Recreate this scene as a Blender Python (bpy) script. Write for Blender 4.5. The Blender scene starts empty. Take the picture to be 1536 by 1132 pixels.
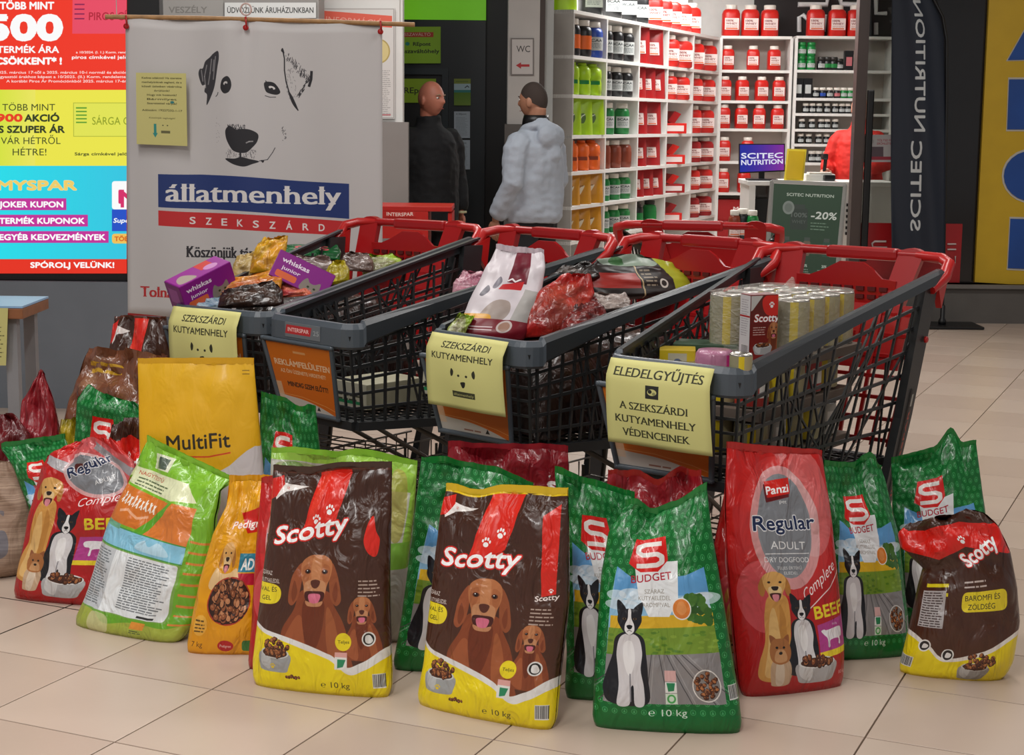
import bpy, bmesh, math, random
import numpy as np
from mathutils import Vector, Matrix, noise

# ---------------------------------------------------------------- camera, world, light, exposure
SC = bpy.context.scene
COL = SC.collection
FPX, PITCH, ROLL, CAMH = 2450.0, math.radians(9.0), math.radians(0.6), 1.55
_cp, _sp, _cr, _sr = math.cos(PITCH), math.sin(PITCH), math.cos(ROLL), math.sin(ROLL)
_F = Vector((0, _cp, -_sp)); _U = Vector((0, _sp, _cp)); _X = Vector((1, 0, 0))
_R = _X * _cr + _U * _sr; _UP = -_X * _sr + _U * _cr
cd = bpy.data.cameras.new('camera'); cam = bpy.data.objects.new('camera', cd); COL.objects.link(cam)
cd.sensor_width = 36; cd.lens = 36 * FPX / 1536; cd.clip_end = 100
M4 = Matrix((_R, _UP, -_F)).transposed().to_4x4(); M4.translation = Vector((0, 0, CAMH)); cam.matrix_world = M4
SC.camera = cam
w = bpy.data.worlds.new('hall_air'); SC.world = w; w.use_nodes = True
w.node_tree.nodes['Background'].inputs[0].default_value = (0.95, 0.97, 1.0, 1)
w.node_tree.nodes['Background'].inputs[1].default_value = 0.27
SC.view_settings.view_transform = 'Standard'; SC.view_settings.look = 'None'
SC.view_settings.exposure = 0.0; SC.view_settings.gamma = 1; SC.view_settings.use_curve_mapping = False

def area(name, loc, size, power, col=(1, .98, .955), rot=(0, 0, 0)):
    l = bpy.data.lights.new(name, 'AREA'); l.shape = 'RECTANGLE'; l.size, l.size_y = size; l.energy = power; l.color = col
    o = bpy.data.objects.new(name, l); o.location = loc; o.rotation_euler = rot; COL.objects.link(o); return o
for i, (x, y, p) in enumerate(((-2.8, 1.2, 92), (-0.5, 1.2, 80), (3.4, 4.0, 26), (-1.6, 4.9, 62), (1.6, 6.0, 46), (-1.2, 9.0, 74), (3.4, 9.2, 66))):
    area('ceiling_light', (x, y, 3.95), (.3, 2.4) if i < 5 else (2.0, .3), p)
for x, y in ((1.0, 14.2), (2.2, 14.6), (1.5, 15.9)):
    area('shop_ceiling_light', (x, y, 3.3), (1.0, .5), 52, (1, .99, .97))

def pix(x, y):
    x -= 768; y -= 566
    x, y = _cr * x + _sr * y, -_sr * x + _cr * y
    return Vector((x, FPX * _cp - y * _sp, -FPX * _sp - y * _cp))
def at(x, y, Y):
    r = pix(x, y); return Vector((r.x / r.y * Y, Y, CAMH + r.z / r.y * Y))
def fl(x, y, z=0.0):
    r = pix(x, y); t = (z - CAMH) / r.z; return Vector((r.x * t, r.y * t, z))

# ---------------------------------------------------------------- object helpers
def lin(c):
    if isinstance(c, str): c = tuple(int(c[i:i + 2], 16) / 255 for i in (0, 2, 4))
    return tuple(v / 12.92 if v <= .04045 else ((v + .055) / 1.055) ** 2.4 for v in c)
_mats = {}
def mat(c, rough=.5, metal=0, bump=0, bscale=40, spec=.5, emit=0, coat=0, vary=.06, trans=0, name=None, vscale=6):
    key = (c, rough, metal, bump, bscale, spec, emit, coat, vary, trans, vscale)
    if key in _mats: return _mats[key]
    m = bpy.data.materials.new(name or 'surface'); m.use_nodes = True
    nt = m.node_tree; b = nt.nodes['Principled BSDF']; L = lin(c)
    b.inputs['Base Color'].default_value = (*L, 1); b.inputs['Roughness'].default_value = rough
    b.inputs['Metallic'].default_value = metal; b.inputs['Specular IOR Level'].default_value = spec
    b.inputs['Coat Weight'].default_value = coat; b.inputs['Transmission Weight'].default_value = trans
    tc = nt.nodes.new('ShaderNodeTexCoord')
    if vary:
        n = nt.nodes.new('ShaderNodeTexNoise'); n.inputs['Scale'].default_value = vscale; n.inputs['Detail'].default_value = 4
        nt.links.new(tc.outputs['Object'], n.inputs['Vector'])
        r = nt.nodes.new('ShaderNodeMapRange'); r.inputs[1].default_value = .3; r.inputs[2].default_value = .7
        r.inputs[3].default_value = 1 - vary; r.inputs[4].default_value = 1 + vary
        nt.links.new(n.outputs['Fac'], r.inputs[0])
        mx = nt.nodes.new('ShaderNodeVectorMath'); mx.operation = 'SCALE'; mx.inputs[0].default_value = L
        nt.links.new(r.outputs[0], mx.inputs['Scale']); nt.links.new(mx.outputs[0], b.inputs['Base Color'])
    if emit:
        b.inputs['Emission Color'].default_value = (*L, 1); b.inputs['Emission Strength'].default_value = emit
    if bump:
        n = nt.nodes.new('ShaderNodeTexNoise'); n.inputs['Scale'].default_value = bscale; n.inputs['Detail'].default_value = 3
        nt.links.new(tc.outputs['Object'], n.inputs['Vector'])
        bp = nt.nodes.new('ShaderNodeBump'); bp.inputs['Strength'].default_value = bump; bp.inputs['Distance'].default_value = .01
        nt.links.new(n.outputs['Fac'], bp.inputs['Height']); nt.links.new(bp.outputs[0], b.inputs['Normal'])
    _mats[key] = m; return m
def artmat(img, rough=.4, bump=.0, bscale=14, emit=0, coat=0, spec=.5, name='printed_film'):
    m = bpy.data.materials.new(name); m.use_nodes = True; nt = m.node_tree; b = nt.nodes['Principled BSDF']
    t = nt.nodes.new('ShaderNodeTexImage'); t.image = img; t.extension = 'EXTEND'
    b.inputs['Roughness'].default_value = rough; b.inputs['Coat Weight'].default_value = coat; b.inputs['Coat Roughness'].default_value = .12
    b.inputs['Specular IOR Level'].default_value = spec
    if emit:
        b.inputs['Base Color'].default_value = (0, 0, 0, 1)
        nt.links.new(t.outputs[0], b.inputs['Emission Color']); b.inputs['Emission Strength'].default_value = emit
    else: nt.links.new(t.outputs[0], b.inputs['Base Color'])
    if bump:
        tc = nt.nodes.new('ShaderNodeTexCoord')
        mp = nt.nodes.new('ShaderNodeMapping'); mp.inputs['Scale'].default_value = (1, 1, .45)
        n = nt.nodes.new('ShaderNodeTexNoise'); n.inputs['Scale'].default_value = bscale; n.inputs['Detail'].default_value = 2.5
        n.inputs['Distortion'].default_value = 1.4; n.inputs['Roughness'].default_value = .55
        nt.links.new(tc.outputs['Object'], mp.inputs[0]); nt.links.new(mp.outputs[0], n.inputs['Vector'])
        bp = nt.nodes.new('ShaderNodeBump'); bp.inputs['Strength'].default_value = bump; bp.inputs['Distance'].default_value = .02
        nt.links.new(n.outputs['Fac'], bp.inputs['Height']); nt.links.new(bp.outputs[0], b.inputs['Normal'])
    return m

def tag(o, label=None, cat=None, group=None, kind=None):
    if label: o['label'] = label
    if cat: o['category'] = cat
    if group: o['group'] = group
    if kind: o['kind'] = kind
    return o
def empty(name, loc=(0, 0, 0), rz=0, label=None, cat=None, group=None):
    o = bpy.data.objects.new(name, None); COL.objects.link(o); o.location = loc; o.rotation_euler = (0, 0, rz); o.empty_display_size = .1
    return tag(o, label, cat, group)
def link(name, me, m=None, parent=None):
    if m is not None:
        me.materials.clear()
        for q in (m if isinstance(m, (list, tuple)) else [m]): me.materials.append(q)
    o = bpy.data.objects.new(name, me); COL.objects.link(o)
    if parent is not None: o.parent = parent
    return o
class MB:
    """mesh collector: boxes, tubes, lathes, sheets -> one mesh"""
    def __init__(s): s.v = []; s.f = []; s.uv = []; s.sm = []
    def add(s, vs, fs, uv=None, smooth=False):
        n = len(s.v); s.v += [tuple(p) for p in vs]
        for i, f in enumerate(fs):
            s.f.append(tuple(n + k for k in f)); s.sm.append(smooth)
            s.uv.append(uv[i] if uv else [(0, 0)] * len(f))
        return s
    def box(s, c, d, M=None, bev=0):
        cx, cy, cz = c; hx, hy, hz = d[0] / 2, d[1] / 2, d[2] / 2
        if bev <= 0:
            vs = [Vector((cx + a * hx, cy + b * hy, cz + e * hz)) for e in (-1, 1) for b in (-1, 1) for a in (-1, 1)]
            fs = [(0, 2, 3, 1), (4, 5, 7, 6), (0, 1, 5, 4), (2, 6, 7, 3), (0, 4, 6, 2), (1, 3, 7, 5)]
            if M: vs = [M @ v for v in vs]
            return s.add(vs, fs)
        bm = bmesh.new(); bmesh.ops.create_cube(bm, size=1)
        for v in bm.verts: v.co = Vector((cx + v.co.x * d[0], cy + v.co.y * d[1], cz + v.co.z * d[2]))
        bmesh.ops.bevel(bm, geom=bm.edges[:], offset=min(bev, .49 * min(d)), segments=2, affect='EDGES', profile=.6)
        bm.verts.index_update(); vs = [v.co.copy() for v in bm.verts]; fs = [tuple(v.index for v in f.verts) for f in bm.faces]; bm.free()
        if M: vs = [M @ v for v in vs]
        return s.add(vs, fs)
    def tube(s, pts, r, n=6, closed=False, flat=None):
        pts = [Vector(p) for p in pts]; N = len(pts); rs = r if isinstance(r, (list, tuple)) else [r] * N
        vs = []; prev = None
        for i, p in enumerate(pts):
            t = (pts[(i + 1) % N] - pts[i - 1]) if closed else (pts[min(i + 1, N - 1)] - pts[max(i - 1, 0)])
            t = t.normalized() if t.length > 1e-9 else Vector((0, 0, 1))
            if prev is None: a = t.orthogonal().normalized() if abs(t.z) > .95 else t.cross(Vector((0, 0, 1))).normalized()
            else: a = (prev - t * prev.dot(t)).normalized()
            prev = a; b = t.cross(a)
            for k in range(n):
                q = 2 * math.pi * (k + .5) / n
                vs.append(p + (a * math.cos(q) + b * math.sin(q) * (flat or 1)) * rs[i])
        fs = []
        for i in range(N if closed else N - 1):
            j = (i + 1) % N
            for k in range(n):
                l = (k + 1) % n; fs.append((i * n + k, j * n + k, j * n + l, i * n + l))
        s.add(vs, fs, smooth=n > 5)
        if not closed:
            s.add(vs[:n], [tuple(range(n))]); s.add(vs[-n:], [tuple(reversed(range(n)))])
        return s
    def lathe(s, prof, c=(0, 0, 0), n=16, axis=None, sq=None, smooth=True):
        c = Vector(c); vs = []
        for r, z in prof:
            for k in range(n):
                q = 2 * math.pi * k / n; x, y = math.cos(q), math.sin(q)
                if sq:
                    m = (abs(x) ** sq + abs(y) ** sq) ** (-1 / sq); x *= m; y *= m
                p = Vector((r * x, r * y, z))
                vs.append(c + (axis @ p if axis else p))
        fs = [(i * n + k, i * n + (k + 1) % n, (i + 1) * n + (k + 1) % n, (i + 1) * n + k) for i in range(len(prof) - 1) for k in range(n)]
        fs.append(tuple(reversed(range(n)))); fs.append(tuple((len(prof) - 1) * n + k for k in range(n)))
        return s.add(vs, fs, smooth=smooth)
    def grid(s, P, nu, nv, uvf=None, smooth=True, flip=False):
        """P(i/nu, j/nv) -> point ; uv from uvf(u,v)"""
        vs = [P(i / nu, j / nv) for j in range(nv + 1) for i in range(nu + 1)]
        fs = []; uv = []
        for j in range(nv):
            for i in range(nu):
                q = [(i, j), (i + 1, j), (i + 1, j + 1), (i, j + 1)]
                if flip: q.reverse()
                fs.append(tuple(b * (nu + 1) + a for a, b in q))
                uv.append([(uvf(a / nu, b / nv) if uvf else (a / nu, b / nv)) for a, b in q])
        return s.add(vs, fs, uv, smooth)
    def poly(s, pts, th, nrm=None):
        """flat outline (3d pts) extruded by th along nrm"""
        pts = [Vector(p) for p in pts]
        if nrm is None: nrm = (pts[1] - pts[0]).cross(pts[2] - pts[0]).normalized()
        n = len(pts); d = Vector(nrm) * th
        s.add(pts + [p + d for p in pts], [tuple(reversed(range(n))), tuple(range(n, 2 * n))] + [(i, (i + 1) % n, n + (i + 1) % n, n + i) for i in range(n)])
        return s
    def mesh(s, name='m', fix=True):
        me = bpy.data.meshes.new(name); me.from_pydata([tuple(v) for v in s.v], [], s.f)
        me.polygons.foreach_set('use_smooth', s.sm)
        ul = me.uv_layers.new(name='UVMap'); flat = [c for f in s.uv for p in f for c in p]
        ul.data.foreach_set('uv', flat)
        if fix:
            bm = bmesh.new(); bm.from_mesh(me); bmesh.ops.recalc_face_normals(bm, faces=bm.faces[:]); bm.to_mesh(me); bm.free()
        me.update(); return me
    def build(s, name, m=None, parent=None, loc=None): 
        o = link(name, s.mesh(name), m, parent)
        if loc is not None: o.location = loc
        return o
def ordn(i): return ('first', 'second', 'third', 'fourth', 'fifth', 'sixth', 'seventh', 'eighth', 'ninth')[i]

# ---------------------------------------------------------------- print artwork, painted in code
def hx(c):
    if isinstance(c, str): return np.array([int(c[i:i + 2], 16) / 255 for i in (0, 2, 4)], np.float32)
    return np.array(c, np.float32)
_tc = {}
def _glyph(s, bold=0.0):
    k = (s, bold)
    if k in _tc: return _tc[k]
    cu = bpy.data.curves.new('t', 'FONT'); cu.body = s; cu.resolution_u = 3; cu.offset = bold
    o = bpy.data.objects.new('t', cu); COL.objects.link(o)
    dg = bpy.context.evaluated_depsgraph_get(); e = o.evaluated_get(dg); me = e.to_mesh()
    V = np.array([v.co[:2] for v in me.vertices], float).reshape(-1, 2)
    cnt = {}
    for p in me.polygons:
        vv = list(p.vertices)
        for a, b in zip(vv, vv[1:] + vv[:1]):
            q = (a, b) if a < b else (b, a); cnt[q] = cnt.get(q, 0) + 1
    E = np.array([q for q, c in cnt.items() if c == 1], int).reshape(-1, 2)
    e.to_mesh_clear(); bpy.data.objects.remove(o); bpy.data.curves.remove(cu)
    r = (V[E[:, 0]], V[E[:, 1]]) if len(E) else (np.zeros((0, 2)), np.zeros((0, 2)))
    _tc[k] = r; return r
CAPH = .727
def smooth(pts, n=6):
    P = [np.array(p, float) for p in pts]; N = len(P); out = []
    for i in range(N):
        a, b, c, d = P[i - 1], P[i], P[(i + 1) % N], P[(i + 2) % N]
        for k in range(n):
            t = k / n; out.append(.5 * ((2 * b) + (c - a) * t + (2 * a - 5 * b + 4 * c - d) * t * t + (3 * b - a - 3 * c + d) * t ** 3))
    return out
class Cv:
    SS = 3
    def __init__(s, W, H, px, bg='ffffff'):
        s.W, s.H, s.px = W, H, px; s.w, s.h = int(W * px), int(H * px)
        s.a = np.empty((s.h, s.w, 3), np.float32); s.a[:] = hx(bg); s.T = None
    def tr(s, P):
        P = np.array(P, float).reshape(-1, 2)
        if s.T is not None: P = P @ s.T[0].T + s.T[1]
        return P
    def frame(s, ox=0, oy=0, sc=1, rot=0, flip=False, sy=None):
        q = math.radians(rot); sx = -sc if flip else sc; sy = sc if sy is None else sy
        s.T = (np.array([[math.cos(q) * sx, -math.sin(q) * sy], [math.sin(q) * sx, math.cos(q) * sy]]), np.array([ox, oy])); return s
    def off(s): s.T = None
    def mask(s, A, B, serif=None):
        A = s.tr(A) * s.px * s.SS; B = s.tr(B) * s.px * s.SS; SS = s.SS
        if not len(A): return None
        mn = np.minimum(A.min(0), B.min(0)); mxx = np.maximum(A.max(0), B.max(0))
        x0 = max(0, int(mn[0] / SS) - 2); y0 = max(0, int(mn[1] / SS) - 2); x1 = min(s.w, int(mxx[0] / SS) + 3); y1 = min(s.h, int(mxx[1] / SS) + 3)
        if x1 <= x0 or y1 <= y0: return None
        Wm, Hm = (x1 - x0) * SS, (y1 - y0) * SS
        off = np.array([x0 * SS, y0 * SS]); A = A - off; B = B - off
        cnt = np.zeros((Hm, Wm + 1), np.int32)
        lo = np.ceil(np.minimum(A[:, 1], B[:, 1]) - .5).astype(int); hi = np.ceil(np.maximum(A[:, 1], B[:, 1]) - .5).astype(int)
        lo = np.clip(lo, 0, Hm); hi = np.clip(hi, 0, Hm); n = hi - lo; ok = n > 0
        A, B, lo, n = A[ok], B[ok], lo[ok], n[ok]
        if not len(A): return None
        idx = np.repeat(np.arange(len(A)), n); st = np.cumsum(n) - n; yy = np.arange(n.sum()) - np.repeat(st, n) + np.repeat(lo, n)
        t = (yy + .5 - A[idx, 1]) / (B[idx, 1] - A[idx, 1]); xx = np.clip(np.ceil(A[idx, 0] + t * (B[idx, 0] - A[idx, 0]) - .5), 0, Wm).astype(int)
        np.add.at(cnt, (yy, xx), 1)
        m = (np.cumsum(cnt, 1)[:, :-1] & 1).astype(np.float32)
        if serif:
            for (ya, yb) in serif[0]:
                r0 = max(0, int(ya * s.px * SS - off[1])); r1 = min(Hm, int(yb * s.px * SS - off[1]) + 1); k = max(1, int(serif[1] * s.px * SS))
                if r1 > r0:
                    band = m[r0:r1]; c = np.cumsum(np.pad(band, ((0, 0), (k + 1, k))), 1); m[r0:r1] = ((c[:, 2 * k + 1:] - c[:, :-2 * k - 1]) > .5)
        m = m.reshape(y1 - y0, SS, x1 - x0, SS).mean((1, 3))
        return m, x0, y0, x1, y1
    def comp(s, r, c, alpha=1):
        if r is None: return
        m, x0, y0, x1, y1 = r; m = (m * alpha)[..., None]; s.a[y0:y1, x0:x1] = s.a[y0:y1, x0:x1] * (1 - m) + hx(c) * m
    def poly(s, pts, c, alpha=1):
        P = np.array(pts, float); s.comp(s.mask(P, np.roll(P, -1, 0)), c, alpha); return s
    def blob(s, pts, c, alpha=1, n=6): return s.poly(smooth(pts, n), c, alpha)
    def rect(s, x0, y0, x1, y1, c, alpha=1, r=0):
        if r: 
            pts = []
            for cx, cy, a0 in ((x1 - r, y0 + r, -90), (x1 - r, y1 - r, 0), (x0 + r, y1 - r, 90), (x0 + r, y0 + r, 180)):
                for k in range(5):
                    a = math.radians(a0 + k * 22.5); pts.append((cx + r * math.cos(a), cy + r * math.sin(a)))
            return s.poly(pts, c, alpha)
        return s.poly([(x0, y0), (x1, y0), (x1, y1), (x0, y1)], c, alpha)
    def ell(s, cx, cy, rx, ry=None, c='000000', rot=0, alpha=1, n=28):
        ry = rx if ry is None else ry; q = math.radians(rot); P = []
        for k in range(n):
            a = 2 * math.pi * k / n; x, y = rx * math.cos(a), ry * math.sin(a); P.append((cx + x * math.cos(q) - y * math.sin(q), cy + x * math.sin(q) + y * math.cos(q)))
        return s.poly(P, c, alpha)
    def line(s, pts, wd, c, alpha=1):
        P = [np.array(p, float) for p in pts]
        for a, b in zip(P, P[1:]):
            d = b - a; L = np.hypot(*d) or 1e-6; n = np.array([-d[1], d[0]]) / L * wd / 2; s.poly([a + n, b + n, b - n, a - n], c, alpha)
        for p in P[1:-1]: s.ell(p[0], p[1], wd / 2, None, c, n=8, alpha=alpha)
        return s
    def grad(s, x0, y0, x1, y1, c0, c1, horiz=False):
        X0, Y0, X1, Y1 = [int(v * s.px) for v in (x0, y0, x1, y1)]; X0, Y0 = max(0, X0), max(0, Y0); X1, Y1 = min(s.w, X1), min(s.h, Y1)
        n = (X1 - X0) if horiz else (Y1 - Y0); t = np.linspace(0, 1, max(n, 1))[:, None]; g = hx(c0) * (1 - t) + hx(c1) * t
        s.a[Y0:Y1, X0:X1] = g[None] if horiz else g[:, None]; return s
    def text(s, t, x, y, h, c, w=None, bold=.0, shear=0, rot=0, al='l', serif=False, out=None, outw=.05, arc=0):
        """baseline y, cap height h"""
        def ed(b):
            A, B = _glyph(t, b); return A.copy(), B.copy()
        A, B = ed(0.0)
        if not len(A): return s
        xm0, xm1 = min(A[:, 0].min(), B[:, 0].min()), max(A[:, 0].max(), B[:, 0].max()); k = h / CAPH
        kx = (w / (xm1 - xm0)) if w else k; W = (xm1 - xm0) * kx
        ax = {'l': 0, 'c': -W / 2, 'r': -W}[al]; q = math.radians(rot)
        def mp(P):
            X = (P[:, 0] - xm0) * kx + ax + shear * P[:, 1] * k; Y = -P[:, 1] * k
            if arc: Y = Y + arc * ((X - ax) / max(W, 1e-6) - .5) ** 2 * 4
            return np.stack([x + X * math.cos(q) - Y * math.sin(q), y + X * math.sin(q) + Y * math.cos(q)], 1)
        def ring(rad, n, col):
            for j in range(n):
                d = [rad * k * math.cos(6.2832 * j / n), rad * k * math.sin(6.2832 * j / n)]; s.comp(s.mask(mp(A) + d, mp(B) + d), col)
        if out: ring(max(bold, 0) + outw, 14, out); s.comp(s.mask(mp(A), mp(B)), out)
        sf = None
        if serif:
            b = .07 * h; bands = [(y - b, y), (y - h, y - h + b)]
            if t != t.upper(): bands.append((y - h * .75, y - h * .75 + b * .8))
            sf = (bands, .06 * h)
        if bold > 0 and not serif: ring(bold, 6, c)
        if bold > 0 and serif:
            for dx in (-bold * k, bold * k): s.comp(s.mask(mp(A) + [dx, 0], mp(B) + [dx, 0], sf), c)
        s.comp(s.mask(mp(A), mp(B), sf), c); return s
    def lines(s, x0, y0, x1, n, dy, c, wd=.5, seed=0, al='l', words=True):
        r = random.Random(seed)
        for i in range(n):
            y = y0 + i * dy; L = (x1 - x0) * r.uniform(.75, 1); a = x0 if al == 'l' else (x0 + x1 - L) / 2; e = a + L; x = a
            while x < e:
                q = min(e, x + r.uniform(1, 4) * wd * 2); s.rect(x, y - wd / 2, q, y + wd / 2, c, .85); x = q + wd * .8
        return s
    def image(s, name):
        img = bpy.data.images.new(name, s.w, s.h); px = np.ones((s.h, s.w, 4), np.float32); px[..., :3] = np.clip(s.a[::-1], 0, 1)
        img.pixels.foreach_set(px.ravel()); img.update(); img.pack(); return img
    def barcode(s, x0, y0, x1, y1, seed=1):
        r = random.Random(seed); s.rect(x0, y0, x1, y1, 'e8e8e4'); x = x0 + .4
        while x < x1 - .4:
            q = r.uniform(.15, .55); s.rect(x, y0 + .5, min(x + q, x1), y1 - .8, '222222'); x += q + r.uniform(.15, .5)
        return s

rnd = random.Random(7)
def kibble(cv, cx, cy, rx, ry, n=60, seed=1, cols=('6b3a1e', '8a4c28', 'a8683c', '54291a')):
    r = random.Random(seed)
    for k in range(n):
        a = r.uniform(0, 6.28); d = math.sqrt(r.random()); x, y = cx + rx * d * math.cos(a), cy + ry * d * math.sin(a)
        q = max(rx, ry) * .13 + .35; cv.ell(x, y, q * 1.15, q * .9, '3a1c10', r.uniform(0, 180), n=10); cv.ell(x - q * .1, y - q * .15, q * .95, q * .7, r.choice(cols), r.uniform(0, 180), n=10)
        cv.ell(x - q * .3, y - q * .35, q * .35, q * .2, 'd49a6a', r.uniform(0, 90), alpha=.7, n=8)
def paw(cv, x, y, s, c='ffffff', rot=0):
    q = math.radians(rot)
    for dx, dy, a, b in ((0, .4, .55, .45), (-.7, -.2, .22, .3), (-.25, -.6, .22, .32), (.28, -.6, .22, .32), (.72, -.2, .22, .3)):
        X, Y = dx * math.cos(q) - dy * math.sin(q), dx * math.sin(q) + dy * math.cos(q); cv.ell(x + X * s, y + Y * s, a * s, b * s, c, rot, n=12)
def vizsla(cv, ox, oy, s, body=True, sy=None):
    """head centre at 0,0; head about 10 units tall at s=1"""
    cv.frame(ox, oy, s, sy=sy)
    if body:
        cv.blob([(-8, 26), (-9, 18), (-6, 11), (-4, 5), (4, 5), (6, 9), (9, 15), (11, 24), (10, 30), (-8, 30)], '8a4526')
        cv.blob([(-8, 27), (-8, 20), (-5, 13), (-3, 14), (-2, 22), (-2, 30)], 'a55a34', .9); cv.blob([(4, 10), (6, 13), (8, 22), (9, 30), (6, 30), (4, 20)], 'a96038', .8)
        cv.blob([(-3, 8), (3, 8), (2.5, 18), (0, 24), (-2.5, 18)], '6e3119', .9)
    cv.blob([(-4.6, -3.5), (-7, 0), (-8, 5), (-8, 8.5), (-6.6, 9.6), (-5, 7), (-4.2, 2)], '9a5230')
    cv.blob([(4.6, -3.5), (6.6, 0), (7.8, 5), (8, 8), (6.6, 9.3), (5, 7), (4.2, 2)], '94502e')
    cv.blob([(-6.4, 2), (-7.2, 6), (-6.4, 8.6), (-5.4, 5.5)], '7a3a1f', .8); cv.blob([(6.4, 2), (7, 6), (6.4, 8.2), (5.4, 5.5)], '7a3a1f', .8)
    cv.blob([(-4.6, -3.6), (-2.5, -5.6), (0, -6), (2.5, -5.6), (4.6, -3.6), (4.6, 0), (3.6, 3.4), (3.2, 6), (2.4, 8.2), (0, 9), (-2.4, 8.2), (-3.2, 6), (-3.6, 3.4), (-4.6, 0)], 'b87347')
    cv.blob([(-1.3, -5), (1.3, -5), (1.1, 2), (-1.1, 2)], 'c98a5c', .8); cv.blob([(-4.2, -2), (-2, -3), (-2.2, 1.5), (-3.8, 2)], 'a05c35', .6); cv.blob([(4.2, -2), (2, -3), (2.2, 1.5), (3.8, 2)], 'a05c35', .6)
    cv.blob([(-3, 2.4), (0, 1.4), (3, 2.4), (3, 5.6), (0, 6), (-3, 5.6)], 'c48a60'); 
    cv.blob([(-2.9, 5.4), (0, 5), (2.9, 5.4), (2.5, 8), (0, 9), (-2.5, 8)], '4a1f18'); cv.blob([(-1.7, 6), (1.7, 6), (1.4, 8.3), (0, 9), (-1.4, 8.3)], 'd8708a')
    cv.blob([(-2.6, 8), (0, 8.8), (2.6, 8), (1.8, 9.6), (-1.8, 9.6)], 'c2875f')
    cv.blob([(-1.4, 2), (0, 1.5), (1.4, 2), (1, 3.6), (0, 4.2), (-1, 3.6)], '5a2d20')
    for x in (-2.6, 2.6): cv.ell(x, -.9, .95, .7, '5c2c18'); cv.ell(x, -.9, .55, .55, '1c0e08'); cv.ell(x - .2, -1.15, .18, .18, 'ffffff')
    cv.off()
def collie(cv, ox, oy, s, flip=False, sy=None):
    cv.frame(ox, oy, s, flip=flip, sy=sy)
    cv.blob([(-6, 40), (-9, 34), (-8, 26), (-6, 17), (-5, 9), (0, 6), (5, 9), (6, 17), (6.5, 28), (6, 40)], '1b1a20')
    cv.blob([(-3.4, 9), (0, 7), (3.4, 9), (4.6, 16), (4, 24), (5, 32), (5, 40.4), (2, 40.6), (1.5, 32), (.5, 33), (0, 40.6), (-4, 40.6), (-3.6, 32), (-4, 24), (-4.6, 16)], 'dcd8da')
    cv.blob([(-2, 12), (1, 11), (2, 20), (0, 27), (-2, 20)], 'f2f0f0'); cv.line([(.3, 26), (.5, 39)], .5, '8d8a90')
    cv.blob([(-4.2, -1), (-5, -7.5), (-3.8, -8), (-1.4, -4)], '17161b'); cv.blob([(4.2, -1), (5.2, -6), (4.6, -7.4), (1.4, -4)], '17161b')
    cv.blob([(-4.6, 1), (-3.8, -3.2), (0, -4.4), (3.8, -3.2), (4.6, 1), (3.2, 4.6), (1.6, 7), (0, 7.8), (-1.6, 7), (-3.2, 4.6)], '1d1c22')
    cv.blob([(-.5, -4), (.5, -4), (.7, 0), (1.7, 3), (1.7, 6), (0, 7.8), (-1.7, 6), (-1.7, 3), (-.7, 0)], 'eeecec')
    cv.blob([(-1.1, 3.6), (0, 3.1), (1.1, 3.6), (.5, 5), (-.5, 5)], '101014'); cv.line([(-.9, 6.1), (0, 5.6), (.9, 6.1)], .25, '333338')
    for x in (-2, 2): cv.ell(x, .3, .65, .5, '7a5a3a'); cv.ell(x, .3, .35, .4, '000000')
    cv.off()
def golden(cv, ox, oy, s, flip=False, body=True, sy=None):
    cv.frame(ox, oy, s, flip=flip, sy=sy)
    if body:
        cv.blob([(-9, 44), (-9, 36), (-6, 26), (-5, 14), (-3, 6), (4, 6), (5, 16), (4, 30), (4, 44), (-2, 46)], 'd59a4c')
        cv.blob([(-7, 42), (-5, 28), (-3, 14), (-1, 12), (0, 26), (-2, 42)], 'e9bd78', .9); cv.blob([(1, 10), (3, 18), (2, 34), (0, 30)], 'b97c34', .7)
    cv.blob([(-4.6, -3), (-6.4, 1), (-6, 5), (-4.6, 5.5), (-3.4, 0)], 'b87a34'); cv.blob([(4.6, -3), (6.2, 1), (6, 5), (4.6, 5.5), (3.4, 0)], 'b87a34')
    cv.blob([(-4.4, -3.4), (0, -5.6), (4.4, -3.4), (4.2, 1), (3, 4.4), (2.4, 7), (0, 8), (-2.4, 7), (-3, 4.4), (-4.2, 1)], 'e2ad62')
    cv.blob([(-2.4, 1.8), (0, 1), (2.4, 1.8), (2.4, 4.4), (0, 5), (-2.4, 4.4)], 'f0cf98'); cv.blob([(-2.1, 4.6), (2.1, 4.6), (1.5, 7.3), (0, 8), (-1.5, 7.3)], '4a2018')
    cv.blob([(-1.2, 5.2), (1.2, 5.2), (1, 7.6), (0, 8.4), (-1, 7.6)], 'e08a96'); cv.blob([(-1.3, 1.4), (1.3, 1.4), (.8, 3), (-.8, 3)], '2a1c18')
    for x in (-2.2, 2.2): cv.ell(x, -.6, .6, .5, '24140c')
    cv.off()
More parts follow.
